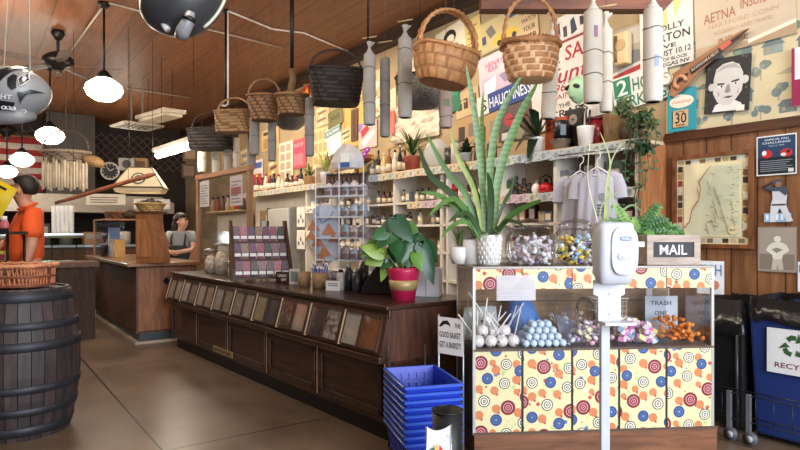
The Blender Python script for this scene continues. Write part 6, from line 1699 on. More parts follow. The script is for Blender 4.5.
# sign
y_ = -.006
sx0 = foot(767, wB-.01, 0); ox = (sx0-a).dot(rz3(RW) @ Vector((1, 0, 0)))
zs0 = H-(327-232)/F*sx0.y; zs1 = H-(371-232)/F*sx0.y
mb = MB(M('dfe1e4', .5, var=.02)); mb.b2(ox, ox+.3, -.012, -.006, zs1, zs0); mb.build('sign_sheet', t)
mb = MB(M('2f5a34', .5)); cxs, czs = ox+.15, zs0-.1
for k in range(3):
    an2 = 2*PI*k/3 + PI/2; R_ = .052
    def P2(r_, da): return (cxs+r_*math.cos(an2+da), czs+r_*math.sin(an2+da))
    mb.flat([P2(.065, .75), P2(.07, .2), P2(.066, -.2), P2(.04, -.3), P2(.04, .3), P2(.035, .8)], -.013)
    mb.flat([P2(.088, -.3), P2(.052, -.95), P2(.022, -.35)], -.0135)
mb.build('recycling_symbol', t)
mb = MB(M('7a2438', .5)); mb.text('RECYCLE', ox+.16, zs0-.22, .032, -.013, .23); mb.build('lettering', t)
ab = foot(717, wB+.02, 0); lb = (foot(745, wB+.02, 0)-ab).length
zk = H-(299-232)/F*ab.y
t = thing('black_trash_bin', 'black lined trash bin between the candy cabinet and the blue recycling bin', 'trash bin', ab, RW)
mb = MB(M('15161a', .4)); mb.add([(-.08, .02, .03), (lb-.01, .02, .03), (lb-.01, .46, .03), (-.08, .46, .03), (-.1, 0, zk-.04), (lb, 0, zk-.04), (lb, .5, zk-.04), (-.1, .5, zk-.04)], [(3, 2, 1, 0), (0, 1, 5, 4), (1, 2, 6, 5), (2, 3, 7, 6), (3, 0, 4, 7)]); mb.build('body', t, bev=.02)
mb = MB(LIN); top, bot, inn = [], [], []
cxm2, hw2 = (lb-.1)/2, (lb+.1)/2
for k, (x, y, _) in enumerate(srim(hw2+.008, .258, 8, 0, nL)):
    top.append((cxm2+x, .25+y, zk+RQ.uniform(-.006, .012))); bot.append((cxm2+x*1.01, .25+y*1.02, zk-.2+RQ.uniform(-.06, .03))); inn.append((cxm2+x*.9, .25+y*.9, zk-.25))
mb.add(bot+top+inn, [(i*nL+k, i*nL+(k+1) % nL, (i+1)*nL+(k+1) % nL, (i+1)*nL+k) for i in (0, 1) for k in range(nL)]+[tuple(2*nL+k for k in range(nL))], True); mb.build('liner', t)
mb = MB(M('2a2c30', .3)); mb.tube([(lb*.75, -.012, .05), (lb*.75, -.012, zk-.22)], .01, 6); mb.build('edge_pipe', t)
# wire cart with casters in front of the bins
ca = foot(722, wB-.14, 0)
t = thing('wire_cart', 'low dark wire cart frame with grey casters in front of the bins', 'cart', ca, RW)
WM = M('3a3d44', .35, metal=.5)
mb = MB(WM)
for z in (.14, .3): mb.tube([(-.12, 0, z), (.8, 0, z)], .004, 5); mb.tube([(-.12, .1, z), (.8, .1, z)], .004, 5)
for k in range(10): mb.cyl((-.1+.1*k, 0, .14), (-.1+.1*k, 0, .3), .0025, n=4)
mb.build('wire_side', t)
for x in (.045, .16):
    mb = MB(M('7d8088', .4, metal=.4)); mb.b2(x-.012, x+.012, -.012, .012, .07, .31); lg_ = mb.build('leg', t)
    mb = MB(M('4c4e54', .5)); mb.cyl((x+.01, -.014, .042), (x+.01, .014, .042), .042, n=20); mb.use(M('a8aab0', .4)); mb.cyl((x+.01, -.016, .042), (x+.01, .016, .042), .02, n=14); mb.build('caster', lg_)
# paper sheet propped on the trash bin behind MAIL box
p = onw(712, 276, 4.35)
t = thing('lettered_sheet', 'white sheet with outlined letters propped between the candy cabinet and the panelled wall', 'sign', p, RW+rad(10))
kk = p.y/F
mb = MB(M('dcdfe6', .6)); mb.b2(-14*kk, 11*kk, 0, .004, -18*kk, 15*kk); mb.build('sheet', t)
mb = MB(M('6a7ab0', .6)); mb.text('RICH', -2*kk, 6*kk, 11*kk, -.002, 22*kk); mb.use(M('c07a5a', .6)); mb.disc(2*kk, -9*kk, 5*kk, -.002, 8); mb.build('lettering', t)
mb = MB(STEEL); mb.cyl((0, .008, -18*kk), (0, .008, -p.z+.0), .006, n=6); mb.build('stand_rod', t)
# ---------------------------------------------------------------- hanging baskets
def hang_wire(t, pts, z0, z1, r=.002, m=None, nm='hanging_wire'):
    mb = MB(m or M('6a4a32', .6)); mb.tube([(pts[0], pts[1], z0), (pts[0], pts[1], z1)], r, 5); mb.build(nm, t)
def basket(label, px, pyr, pyb, Y, wpx, ratio, m1, m2, rows, K, hp, sq=2.0, rb=.8, dep=.8, rz=0.0, rimr=.014, bulge=0.0, handle=True, tilt=0.0, hr=.012, nh=1):
    """px, pyr = centre of rim; pyb = row of the foot; hp = row of the handle's top"""
    p = at(px, pyb, Y); k = Y/F; h = (pyb-pyr)*k; rx = wpx*k/2; ry = rx*dep
    t = thing('hanging_basket', label, 'basket', p, rz)
    if tilt: t.rotation_euler.y = tilt
    mb = MB(); wicker(mb, m1, m2, (rx, ry), (rx*rb, ry*rb), h, rows, K, sq, bulge=bulge); mb.build('body', t)
    mb = MB(m1); braid(mb, srim(rx*1.01, ry*1.01, sq, h, 56), rimr, True, 30); mb.build('rim', t)
    if handle:
        hz = (pyb-hp)*k
        for q in range(nh):
            mb = MB(m1); off = (q-(nh-1)/2)*.05
            braid(mb, [(x, y+off, z) for x, y, z in arch(rx*.98, h*.8, hz, 21)], hr, False, 9); mb.build('handle', t)
    else: hz = h
    if not tilt: hang_wire(t, (0, 0), hz, CZ-p.z)
    else: hang_wire(t, (0, 0), hz, CZ-p.z-.05)
    return t
WH1, WH2 = M('c08a58', .6, var=.2, scale=30), M('8f5c34', .65, var=.2)
basket('large pale splint basket with a tall double hoop handle, hung above the wrapped rolls', 442, 51, 85, 4.3, 64, .5, WH1, M('a06c40', .6, var=.2), 3, 30, 9, 2.6, .72, .7, rad(20), .016, .02, tilt=rad(9), hr=.014, nh=2)
basket('round checker-woven basket with a twisted handle hanging nearest the street', 530.5, 45, 81, 3.69, 55, .5, M('a87448', .6, var=.25, scale=20), M('d8b088', .6, var=.2), 6, 20, -4, 2.2, .76, .8, 0, .022, .01, hr=.013)
t = basket('dark wicker hamper-like basket with squared sides hung from the ceiling', 336, 72, 105, 5.65, 54, .5, WKD1, WKD2, 8, 24, 50, 5, .82, .7, rad(12), .015)
basket('pale picnic basket with squared corners behind the round wicker baskets', 234, 112, 133, 6.9, 36, .5, M('ac8860', .6, var=.2), M('7c5c3c', .6), 7, 18, 98, 5, .9, .6, rad(-10), .012)
basket('round brown wicker basket with a tall arched handle beside the lidded basket', 264, 97, 121, 6.3, 33, .5, WKB1, WKB2, 7, 20, 79, 2, .74, .9, 0, .016)
t = basket('round brown basket hung under the plain dark ceiling rod', 292, 96, 115, 6.0, 31, .5, M('94704a', .65, var=.2), M('644830', .7), 6, 20, 72, 2, .8, .9, 0, .02, handle=False)
mb = MB(M('7a5a3a', .65, var=.2)); mb.tube([(0, 0, .18), (-.01, 0, .27), (.01, 0, .36), (0, 0, .46)], [.045, .035, .035, .03], 10); mb.build('strap_handle', t)
basket('near-black oblong basket lit from behind by the tube light', 213, 130, 150, 8.0, 47, .5, WKD1, WKD2, 6, 22, 112, 5, .92, .6, rad(-8), .012)
p = at(290, 130, 6.8)
t = thing('hanging_bowl', 'grey metal bowl hanging below the round brown baskets', 'bowl', p, 0)
mb = MB(M('7e7c78', .4, metal=.3, var=.2)); mb.lathe([(0, 0), (.1, .01), (.16, .06), (.18, .14), (.185, .145), (.17, .14), (.09, .02), (0, .015)], 22); mb.build('bowl', t)
mb = MB(DARKMETAL)
for a in (0, 2.1, 4.2): mb.cyl((.18*math.cos(a), .18*math.sin(a), .14), (0, 0, .5), .003, n=4)
mb.cyl((0, 0, .5), (0, 0, CZ-p.z), .003, n=4); mb.build('hanging_wire', t)
p = at(420, 108, 5.25)
t = thing('wire_mesh_basket', 'grey fine mesh basket hanging behind the large pale splint basket', 'basket', p, RW)
mb = MB(granular('6f6c68', '9a9690', 160, '4e4b48')); mb.lathe([(.0, 0), (.14, .005), (.19, .05), (.22, .26), (.21, .26), (.18, .06), (0, .02)], 24); mb.build('mesh_body', t)
mb = MB(DARKMETAL); mb.tube([(.22*math.cos(2*PI*k/24), .22*math.sin(2*PI*k/24), .26) for k in range(24)], .006, 6, closed=True); mb.build('rim', t)
mb = MB(DARKMETAL)
for a in (0, 2.1, 4.2): mb.cyl((.22*math.cos(a), .22*math.sin(a), .26), (0, 0, .75), .003, n=4)
mb.cyl((0, 0, .75), (0, 0, CZ-p.z), .003, n=4); mb.build('hanging_wire', t)
# far basket of pale cylinders
p = at(66, 190, 9.5)
t = thing('cylinder_basket', 'hanging rack of pale hanging cylinders under a hat-like grey basket', 'hanging rack', p, rad(8))
mb = MB(); wicker(mb, M('8f7f70', .7, var=.2), M('5f5246', .7), (.36, .28), (.2, .16), .17, 5, 20, z0=.42); mb.build('basket_body', t)
mb = MB(M('9a8a78', .7)); braid(mb, srim(.36, .28, 2, .595, 40), .02, True, 20); mb.build('rim', t)
for k in range(16):
    mb = MB(M(('c8b8a0', 'b8a690', 'd8c8b0')[k % 3], .7, var=.15)); x = -.27+.042*k; y = -.16-.05*math.sin(PI*k/15)
    mb.lathe([(0, 0), (.022, 0), (.022, .42+.05*math.sin(k*2)), (0, .44)], 8, c=(x, y, .03*math.sin(k*1.7))); mb.build('pale_cylinder', t)
mb = MB(wood('c09a68', '8f6c44', (3, 9, 9))); mb.sph((.42, -.02, .46), (.17, .14, .09), 14, 8, ry3(rad(20))); mb.build('side_bowl', t)
mb = MB(M('5c5048', .6)); braid(mb, arch(.34, .58, .95), .014, False, 8); mb.build('handle', t)
hang_wire(t, (0, 0), .9, CZ-p.z, .006)

# ---------------------------------------------------------------- hanging wrapped rolls
RC = M('a6a29c', .8, var=.1, scale=6, bump=.2, bs=30); RC2 = M('8f8d8a', .8, var=.12, scale=6, bump=.2, bs=30); RC3 = M('cec6b9', .75, var=.06, scale=6, bump=.15, bs=30)
TW = M('6a625a', .8)
def roll(label, px, py0, py1, wpx, Y=None, m=RC, bands=(.3, .66), tie=True, marks=None, lean=0.0, top=None):
    if Y is None: Y = depth(px, 2.8)
    k = Y/F; p = at(px, py1, Y); h = (py1-py0)*k; r = wpx*k/2
    t = thing('wrapped_roll', label, 'wrapped roll', p, R.uniform(-.4, .4), 'hanging cloth-wrapped rolls')
    if lean: t.rotation_euler.y = lean
    prof = [(r*.8, 0), (r*.93, .006)]
    for i in range(1, 12): prof.append((r*(.95+.05*math.sin(PI*i/12)+R.uniform(-.012, .012)), h*i/12))
    prof += [(r*.94, h-.006), (r*.78, h)]
    mb = MB(m); mb.lathe(prof, 18); mb.build('body', t)
    for f in bands:
        mb = MB(TW); mb.tube([(r*1.0*math.cos(2*PI*q/18), r*1.0*math.sin(2*PI*q/18), h*f+.004*math.sin(q)) for q in range(18)], .003, 4, closed=True); mb.build('twine', t)
    mb = MB(M('5d564e', .9)); mb.lathe([(0, -.001), (r*.7, -.001)], 14); mb.build('open_end', t)
    if tie:
        mb = MB(m); mb.lathe([(r*.75, h-.002), (r*.42, h+.025), (r*.2, h+.05), (r*.35, h+.08), (r*.5, h+.1), (r*.1, h+.085)], 12, smooth=True); mb.tube([(0, 0, h+.05), (r*.4, 0, h+.08), (r*.9, -.01, h+.09)], [.008, .012, .004], 6); mb.build('knotted_top', t)
    top = CZ-p.z-.02 if top is None else top
    hang_wire(t, (0, 0), h, top, .002, M('6a4a32', .7), 'cord')
    mb = MB(M('b59a76', .7)); mb.cyl((-.06, -.01, h+.13), (.06, .01, h+.145), .006, n=6); mb.build('hook_stick', t)
    if marks:
        for z, cc, w_ in marks:
            mb = MB(M(cc, .6)); a0 = -PI/2
            n = 6; vs = []
            for q in range(n+1):
                a = a0 + (q/n-.5)*w_ - t.rotation_euler.z
                for dz in (-.03, .03): vs.append((r*1.012*math.cos(a), r*1.012*math.sin(a), h*z+dz))
            mb.add(vs, [(2*q, 2*q+2, 2*q+3, 2*q+1) for q in range(n)], True); mb.build('print_mark', t)
    return t
roll('longest wrapped roll, hung nearest the street beside the concert poster', 653, 9, 102, 19, 3.03, RC3, (.45, .78), True, [(.42, '9aa8c8', .5)])
roll('thick wrapped roll with a blue and pink mark, in front of the FOR SALE sign', 593, 11, 103, 19, 3.32, RC3, (.3, .55), True, [(.75, '4a5a9a', .35), (.74, 'c06a8a', .18)])
roll('wrapped roll half hidden behind the blue-and-pink-marked roll', 606, 29, 112, 13, 3.6, RC3, (.35, .7), True)
roll('pale wrapped roll leaning behind the round checker-woven basket', 548, 34, 119, 15, 3.98, RC3, (.3,), True, None, rad(4))
roll('wrapped roll with a green oval label, under the large pale splint basket', 446, 84, 128, 13, 4.8, M('b9a9a4', .75, var=.08), (.25,), False, [(.55, '8a9a7a', 1.0)])
roll('tall grey wrapped roll directly beside the large pale splint basket', 405, 38, 118, 14.5, 4.76, RC, (.42, .85), True, [(.68, 'b8a49a', .5)])
roll('slim grey wrapped roll hanging between its two wider neighbours', 385, 58, 137, 10.5, 5.1, RC2, (.4, .7), False)
roll('grey wrapped roll under the thin ceiling rod', 369.5, 54, 125, 12.5, 4.95, RC, (.3, .8), True)
roll('grey wrapped roll hanging at the corner of the dark squared wicker basket', 309.5, 98, 156, 9.5, 5.93, RC2, (.35, .7), False)
roll('grey wrapped roll under the handled brown wicker basket', 254.5, 118, 155, 10, 6.7, RC2, (.5,), False)
roll('shorter grey wrapped roll behind the one under the handled wicker basket', 251.5, 130, 166, 8.5, 7.0, RC2, (.5,), False)
roll('grey wrapped roll below the hanging metal bowl, toward the far side', 272, 122, 161, 8.5, 6.5, RC2, (.5,), False)
roll('first pale wrapped roll seen below the near-black oblong basket, farthest along', 202, 145, 172, 8, 9.2, RC3, (.5,), False)
roll('second pale wrapped roll below the near-black oblong basket', 216, 145, 175, 8, 8.2, RC3, (.5,), False)
roll('third pale wrapped roll below the near-black oblong basket', 228, 140, 172, 8, 8.0, RC, (.5,), False)
roll('fourth pale wrapped roll below the near-black oblong basket, nearest the picnic basket', 236.5, 138, 168, 6.5, 7.9, RC3, (.5,), False)

# reddish board hung across, bearing the near basket
YBd = 3.95
b0, b1 = at(481, 9, YBd), at(670, 9, YBd)
t = thing('hanging_board', 'reddish wooden board hung crosswise above the checker-woven basket', 'board', b0, 0)
L_ = b1.x-b0.x
mb = MB(wood('7a4630', '5a3020', (1.5, 9, 9), .5)); mb.prism([(0, 0), (L_-.03, 0), (L_+.08, .12), (L_+.08, .16), (0, .16)], 0, .1); mb.build('plank', t, bev=.004)
mb = MB(DARKMETAL)
for x in (.06, L_-.06): mb.cyl((x, .05, .16), (x, .05, CZ-b0.z), .008, n=6)
mb.build('hanging_rod', t)

# ---------------------------------------------------------------- posters on the long wall
cnt = [0]
def poster(name, label, cat, box, base, items=(), lift=0, thick=.004, frame=None, tilt=0.0, w=W, group=None):
    x0, y0, x1, y1 = box; cx_, cy_ = (x0+x1)/2, (y0+y1)/2
    cnt[0] += 1
    ww = w - .008 - .005*lift - .0006*(cnt[0] % 7)
    a, b_ = onw(x0, cy_, ww), onw(x1, cy_, ww); p = onw(cx_, cy_, ww); p = (a+b_)/2; p.z = onw(cx_, cy_, ww).z
    wd = (b_-a).length; h = (y1-y0)/F*depth(cx_, ww)
    mb = MB(base if not isinstance(base, str) else M(base, .65, var=.06, scale=5)); mb.b2(-wd/2, wd/2, -thick, 0, -h/2, h/2)
    yy = [-thick-.0008]
    def X(f): return (f-.5)*wd
    def Z(f): return (.5-f)*h
    for it in items:
        k = it[0]; mb.use(M(it[1], .65, var=.05)); yy[0] -= .0002
        if k == 'r': mb.flat([(X(it[2]), Z(it[3])), (X(it[4]), Z(it[3])), (X(it[4]), Z(it[5])), (X(it[2]), Z(it[5]))], yy[0])
        elif k == 'd': mb.disc(X(it[2]), Z(it[3]), it[4]*wd, yy[0], 22, (it[5] if len(it) > 5 else it[4]*wd/h)*h)
        elif k == 'p': 
            q = [(X(u), Z(v)) for u, v in it[2]]; mb.flat(q, yy[0])
        elif k == 't':
            _, c_, s_, fx, fy, fh, fw = it[:7]; mb.text(s_, X(fx), Z(fy), fh*h, yy[0], fw*wd if fw else None, it[7] if len(it) > 7 else 0)
    o = mb.build(name, None, p, RW)
    if tilt: o.rotation_euler = (0, 0, 0); o.matrix_world = Matrix.Translation(p) @ Matrix.Rotation(RW, 4, 'Z') @ Matrix.Rotation(tilt, 4, 'Y')
    tag(o, label, cat, group)
    if frame:
        c_, fw, fd = frame; mb = MB(c_)
        for a0, a1, c0, c1 in ((-wd/2-fw, wd/2+fw, h/2, h/2+fw), (-wd/2-fw, wd/2+fw, -h/2-fw, -h/2), (-wd/2-fw, -wd/2, -h/2, h/2), (wd/2, wd/2+fw, -h/2, h/2)): mb.b2(a0, a1, -fd, 0, c0, c1)
        mb.build('frame', o)
    return o
# map in a wooden frame
MI = [('r', 'e4d6ac', .0, .0, 1, 1)]
for k in range(9): MI.append(('r', ('b8a070', '4a3a34', 'd8d8d0', '8a6a4a', 'c8c8b8', '6a5a50')[k % 6], .02+.105*k, .015, .10+.105*k, .06)); MI.append(('r', ('7a6a58', 'd0d0c4', '3a2e2a', 'b8a890')[k % 4], .02+.105*k, .935, .10+.105*k, .985))
for k in range(10): MI.append(('r', ('3a2e2a', 'b09060', '8a3a30', 'c8c0b0', '54443a')[k % 5], .02, .08+.085*k, .085, .15+.085*k)); MI.append(('r', ('c8c0b0', '6a4a3a', '2a2626', 'b8a070')[k % 4], .92, .08+.085*k, .98, .15+.085*k))
MI += [('r', 'e6dcb4', .11, .085, .9, .915), ('p', 'cfd0b0', [(.5, .1), (.89, .1), (.89, .9), (.22, .9), (.12, .82), (.2, .75), (.24, .6), (.33, .5), (.36, .35), (.33, .28)]), ('p', 'c4c8ac', [(.55, .12), (.87, .12), (.87, .5), (.6, .55), (.45, .4)])]
RM = random.Random(77)
for k in range(60):
    x, y = RM.uniform(.4, .86), RM.uniform(.13, .86); MI.append(('r', RM.choice(('8a8a78', '9c6a54', '74806a', 'a8a890')), x, y, x+RM.uniform(.02, .06), y+.006))
for k in range(14):
    x, y = RM.uniform(.3, .85), RM.uniform(.15, .8); MI.append(('p', 'a8967a', [(x, y), (x+.012, y), (x+.05, y+.12), (x+.04, y+.12)]))
MI += [('p', '8a5a4a', [(.5, .1), (.51, .1), (.345, .285), (.37, .35), (.34, .5), (.25, .6), (.21, .75), (.13, .82), (.12, .81), (.2, .74), (.24, .59), (.33, .49), (.36, .35), (.33, .28)]), ('d', 'd8cca0', .8, .84, .06), ('t', '5a4a3a', 'MAP', .8, .84, .025, .08)]
poster('framed_map', 'large framed pictorial map with a border of tiny pictures on the panelled wall', 'map', (677.5, 157, 750, 244), 'dccf9f', MI, frame=(wood('8a5636', '5c3620', (9, 9, 2), .4), .03, .03), lift=5)
poster('blue_poster', 'dark blue poster with two red helmets on the panelled wall', 'poster', (757, 135, 797, 175), '1f3450', [('r', 'dfe3e6', 0, 0, 1, 1), ('r', '1d3a5c', .03, .03, .97, .97), ('r', '10161e', .03, .55, .97, .97), ('t', 'c8d8e4', 'ANNUAL FAN', .5, .1, .05, .6), ('t', 'c8d8e4', 'CHALLENGE', .5, .18, .05, .7), ('t', '9ab0c4', 'WIN A TRIP', .5, .26, .035, .4), ('d', 'c0242c', .27, .46, .14, .1), ('d', 'e8e8ec', .2, .43, .06, .06), ('d', 'c0242c', .75, .46, .15, .1), ('d', 'dadade', .68, .5, .07, .04), ('d', '3a1418', .8, .43, .05, .04)] + [('r', '8a96a4', .1, .63+.05*k, .9-.07*(k % 3), .645+.05*k) for k in range(6)] + [('r', 'c8ccd0', .8, .85, .93, .94)], lift=5)
# cut-out of a batter
p0 = onw(779, 200, W-.04)
kk = p0.y/F
t = thing('player_cutout', 'standing cut-out of a batter in a grey uniform with blue cap on the panelled wall', 'cutout', p0, RW)
kx = wkx(779, W-.04)
def px_(pts): return [((x-779)*kx, (200-y)*kk) for x, y in pts]
mb = MB(M('c8ccd4', .6)); mb.prism(px_([(772, 187), (785, 187), (787, 196), (786, 205), (789, 213), (793, 221), (787, 222), (783, 214), (780, 208), (777, 214), (776, 222), (770, 222), (771, 205), (773, 198)]), -.006, 0); mb.build('uniform', t)
mb = MB(M('3c4a5c', .6)); mb.prism(px_([(774, 180), (781, 179), (782, 183), (772, 184)]), -.008, 0); mb.prism(px_([(765, 185), (773, 187), (785, 187), (788, 191), (786, 196), (780, 191), (774, 191), (764, 188)]), -.009, -.001); mb.build('cap_and_sleeves', t)
mb = MB(M('8a6a54', .6)); mb.disc(0, 15.5*kk, 3*kk, -.0085, 14); mb.build('face', t)
mb = MB(M('20262e', .6)); mb.prism(px_([(762, 186), (772, 182), (773, 183), (763, 188)]), -.01, -.002); mb.prism(px_([(772, 204), (786, 204), (786, 205.5), (772, 205.5)]), -.008, -.001); mb.build('bat_and_belt', t)
mb = MB(M('8fb0d0', .5)); mb.b2(-15*kx, 12*kx, -.004, 0, -22*kk, -13*kk); mb.use(M('dfe6ee', .5)); 
for q in range(5): mb.b2((-13+5*q)*kx, (-10.5+5*q)*kx, -.005, -.004, -20*kk, -14.5*kk)
mb.build('base_card', t)
poster('faded_print', 'faded grey print of a muscular figure with joined fists on the panelled wall', 'poster', (758, 227, 797, 272), '8f857a', [('r', '9c9286', .03, .03, .97, .97), ('r', '7d7268', .05, .6, .95, .95), ('d', 'd8d6cc', .52, .27, .09), ('p', 'd4d2c8', [(.3, .4), (.42, .34), (.62, .34), (.75, .4), (.82, .52), (.66, .62), (.62, .75), (.42, .75), (.38, .62), (.22, .52)]), ('p', 'b8b2a6', [(.4, .72), (.64, .72), (.68, .95), (.54, .95), (.52, .82), (.5, .95), (.36, .95)]), ('p', '8a8074', [(.36, .5), (.5, .46), (.66, .5), (.5, .58)])], lift=5)
poster('paper_sheet', 'white and blue paper sheet at the edge of the picture below the faded print', 'paper', (798, 262, 812, 292), 'd8dce4', [('r', '5a78b0', .1, .1, .9, .35)], lift=5)
# upper wall
poster('tear_off_calendar', 'teal calendar board showing the number 30 below the saw-shaped sign', 'calendar', (668.5, 89, 696.5, 131), '2b93a4', [('d', 'e8dfcf', .5, .3, .43, .15), ('d', 'e8dfcf', .42, .22, .2, .1), ('t', 'cc7860', 'Dewdrop', .5, .31, .09, .66, .2), ('r', '1c2022', .17, .5, .6, .92), ('r', 'c8a884', .2, .5, .74, .9), ('t', '1a1614', '30', .48, .69, .26, .4), ('r', '6a4a34', .3, .53, .62, .55), ('r', '6a4a34', .3, .84, .62, .87)], lift=3, thick=.012)
FI = [('r', '2a2a2c', 0, 0, 1, 1)]
for k in range(30): 
    x, y = RM.uniform(0, .95), RM.uniform(0, .9); FI.append(('d', '5a5a5c', x, y, RM.uniform(.01, .03)))
FI += [('p', 'dcdad8', [(.2, .98), (.26, .86), (.36, .82), (.7, .8), (.84, .86), (.9, .98)]), ('d', 'c4c2c0', .16, .52, .08, .07), ('d', 'c4c2c0', .9, .45, .08, .075),
       ('p', 'c9c7c6', [(.2, .38), (.25, .2), (.4, .12), (.6, .1), (.76, .17), (.85, .32), (.86, .5), (.84, .64), (.72, .78), (.6, .86), (.44, .87), (.3, .8), (.2, .64)]),
       ('p', 'a8a6a5', [(.24, .26), (.4, .15), (.66, .13), (.8, .25), (.7, .22), (.5, .2), (.34, .24)]), ('p', '3a393a', [(.28, .46), (.46, .47), (.44, .5), (.3, .5)]), ('p', '3a393a', [(.6, .45), (.78, .42), (.77, .46), (.61, .48)]),
       ('d', 'efedec', .37, .525, .06, .025), ('d', '1c1c1e', .39, .525, .025), ('d', 'efedec', .69, .5, .06, .025), ('d', '1c1c1e', .7, .5, .025), ('p', '8a8887', [(.52, .5), (.56, .5), (.6, .63), (.54, .66), (.46, .64)]), ('p', '4a4647', [(.42, .73), (.54, .71), (.68, .72), (.56, .75)]), ('p', '99979a', [(.3, .6), (.36, .66), (.33, .72)]), ('p', '99979a', [(.78, .58), (.74, .66), (.77, .7)]), ('r', 'e8e4d8', .74, .9, .92, 1.0)]
poster('portrait_poster', 'black and white drawn portrait of a short-haired face with large ears', 'poster', (706, 57, 750, 112), '2a2a2c', FI, lift=3, tilt=rad(3))
AX_ = [('r', 'bfb09c', 0, 0, 1, 1), ('r', 'b59f86', .0, .86, .5, 1), ('p', 'a88f74', [(.4, .96), (1, .84), (1, 1), (.4, 1)]), ('p', 'e0d6c6', [(.55, .92), (1, .82), (1, .87), (.55, .97)]), ('t', 'ab8468', 'A-TRAVEL', .55, .3, .1, .4), ('t', 'a06a52', 'AETNA', .27, .5, .13, .34), ('t', 'a06a52', 'INSURANCE', .72, .45, .12, .46), ('t', 'b39680', 'HARTFORD CONN', .5, .62, .06, .7), ('t', 'b39680', 'ACCIDENT AND TRAVEL', .5, .72, .05, .6), ('t', '9a6e50', 'INSURE', .4, .85, .1, .3)]
poster('aetna_poster', 'large stained parchment-coloured insurance poster with brown lettering', 'poster', (697, -32, 793, 47), 'bdae98', AX_, lift=2, tilt=rad(-2))
poster('concert_poster', 'white concert poster with bold black lettering behind the longest wrapped roll', 'poster', (641, -14, 692, 68), 'd6d4cf', [('p', 'd8c888', [(.42, .1), (.5, .08), (.56, .5), (.48, .5)]), ('p', 'd8c888', [(.62, .05), (.7, .04), (.74, .3), (.66, .32)]), ('p', 'd8c888', [(.8, .05), (.88, .1), (.7, .4), (.66, .36)]), ('t', '1e1e22', 'DOLLY', .55, .51, .075, .6), ('t', '1e1e22', 'PARTON', .55, .63, .1, .8), ('t', '1e1e22', 'LIVE', .5, .74, .05, .4), ('t', '1e1e22', 'AUGUST 10.12', .54, .82, .07, .84), ('t', '3a3a3e', 'EDGE OF BLOCK', .55, .9, .04, .7), ('t', '1e1e22', 'LAS VEGAS NV', .54, .96, .05, .8)], lift=3, tilt=rad(-1))
# saw-shaped sign
p0 = onw(706, 64, W-.05); k0 = p0.y/F
t = thing('saw_sign', 'long brown hand-saw shaped sign with a red tip pointing up the wall', 'sign', p0, RW)
c0 = .62*1.0
def sw(pts): return [((x-706)*wkx(706, W-.05), (64-y)*k0) for x, y in pts]
mb = MB(M('9a6a4a', .6, var=.2)); mb.prism(sw([(664, 74), (669, 68), (686, 61), (722, 47), (742, 40), (747, 40), (740, 46), (724, 55), (700, 70), (687, 83), (673, 91), (668, 88), (670, 80)]), -.012, 0); mb.build('saw_body', t)
mb = MB(M('1f1c1c', .5)); mb.prism(sw([(690, 66), (721, 51), (724, 56), (692, 72)]), -.016, -.011); mb.prism(sw([(728, 48), (747, 40), (738, 47), (730, 52)]), -.016, -.011); mb.prism(sw([(670, 76), (678, 72), (689, 69), (687, 74), (677, 78)]), -.015, -.011); mb.build('blackened_blade', t)
mb = MB(M('c05a48', .5)); mb.prism(sw([(720, 51), (730, 46), (732, 50), (723, 55)]), -.018, -.012); mb.build('red_tip', t)
mb = MB(M('cabfae', .6)); mb.text('BUCKINGHAM & HECHT', (706-706)*k0, (64-61)*k0, 3*k0, -.0175, 30*k0, 0, math.atan2(16, 33)); mb.build('lettering', t)
mb = MB(M('c08a64', .6)); mb.tube([((680+6*math.cos(a)-706)*wkx(706, W-.05), -.014, (64-77+6*math.sin(a))*k0) for a in [2*PI*q/18 for q in range(14)]], .018, 6); mb.build('handle_loop', t)
t = thing('round_button_sign', 'round cream button sign at the handle end of the saw-shaped sign', 'badge', onw(666.5, 79, W-.07), RW)
mb = MB(M('e2dccb', .4)); mb.prism([(.055*math.cos(2*PI*q/20), .055*math.sin(2*PI*q/20)) for q in range(20)], -.01, 0); mb.build('disc', t)
mb = MB(M('6a6a70', .5)); mb.tube([(.05*math.cos(2*PI*q/20), -.01, .05*math.sin(2*PI*q/20)) for q in range(20)], .004, 5, closed=True); mb.box((.0, -.012, .015), (.03, .003, .006), ry3(.6)); mb.build('rim_and_mark', t)
# phone
p0 = onw(624, 50, W-.03); k0 = p0.y/F
t = thing('telephone', 'cream wall telephone with a curly cord between two wrapped rolls', 'telephone', p0, RW)
PH = M('d9bd92', .4, var=.05)
mb = MB(PH); mb.b2(-6*k0, 9*k0, -.08, .005, -16*k0, 16*k0); mb.build('body', t, bev=.015)
mb = MB(M('8a7252', .5)); mb.b2(-5.6*k0, -1.5*k0, -.084, -.08, -13*k0, 13*k0); mb.build('cradle_gap_shade', t)  # darker panel: shade in the gap behind the handset put into colour
mb = MB(PH); hx_ = -5.5*k0; mb.tube([(hx_, -.13, 15*k0), (hx_, -.15, 10*k0), (hx_-.02, -.16, 0), (hx_, -.15, -8*k0), (hx_, -.13, -13*k0)], [.03, .035, .022, .035, .03], 10); mb.build('handset', t)
mb = MB(M('b89a70', .4)); mb.prism([(2*k0+.05*math.cos(2*PI*q/20), 3*k0+.05*math.sin(2*PI*q/20)) for q in range(20)], -.088, -.08); mb.build('dial', t)
mb = MB(M('cdb48c', .5)); mb.tube([(hx_+.012*math.cos(q*1.3), -.12+.012*math.sin(q*1.3), -14*k0-.012*q) for q in range(26)], .005, 5); mb.build('cord', t)
poster('grey_sheet', 'worn grey-tan sheet behind the wall telephone', 'poster', (602, 28, 650, 75), 'a39a8c', [('r', '8a857c', .05, .6, .5, .95), ('d', '6f7476', .7, .7, .15), ('d', '75706a', .82, .82, .12), ('r', 'b8b0a4', .05, .05, .9, .4)], lift=1, tilt=rad(-3))
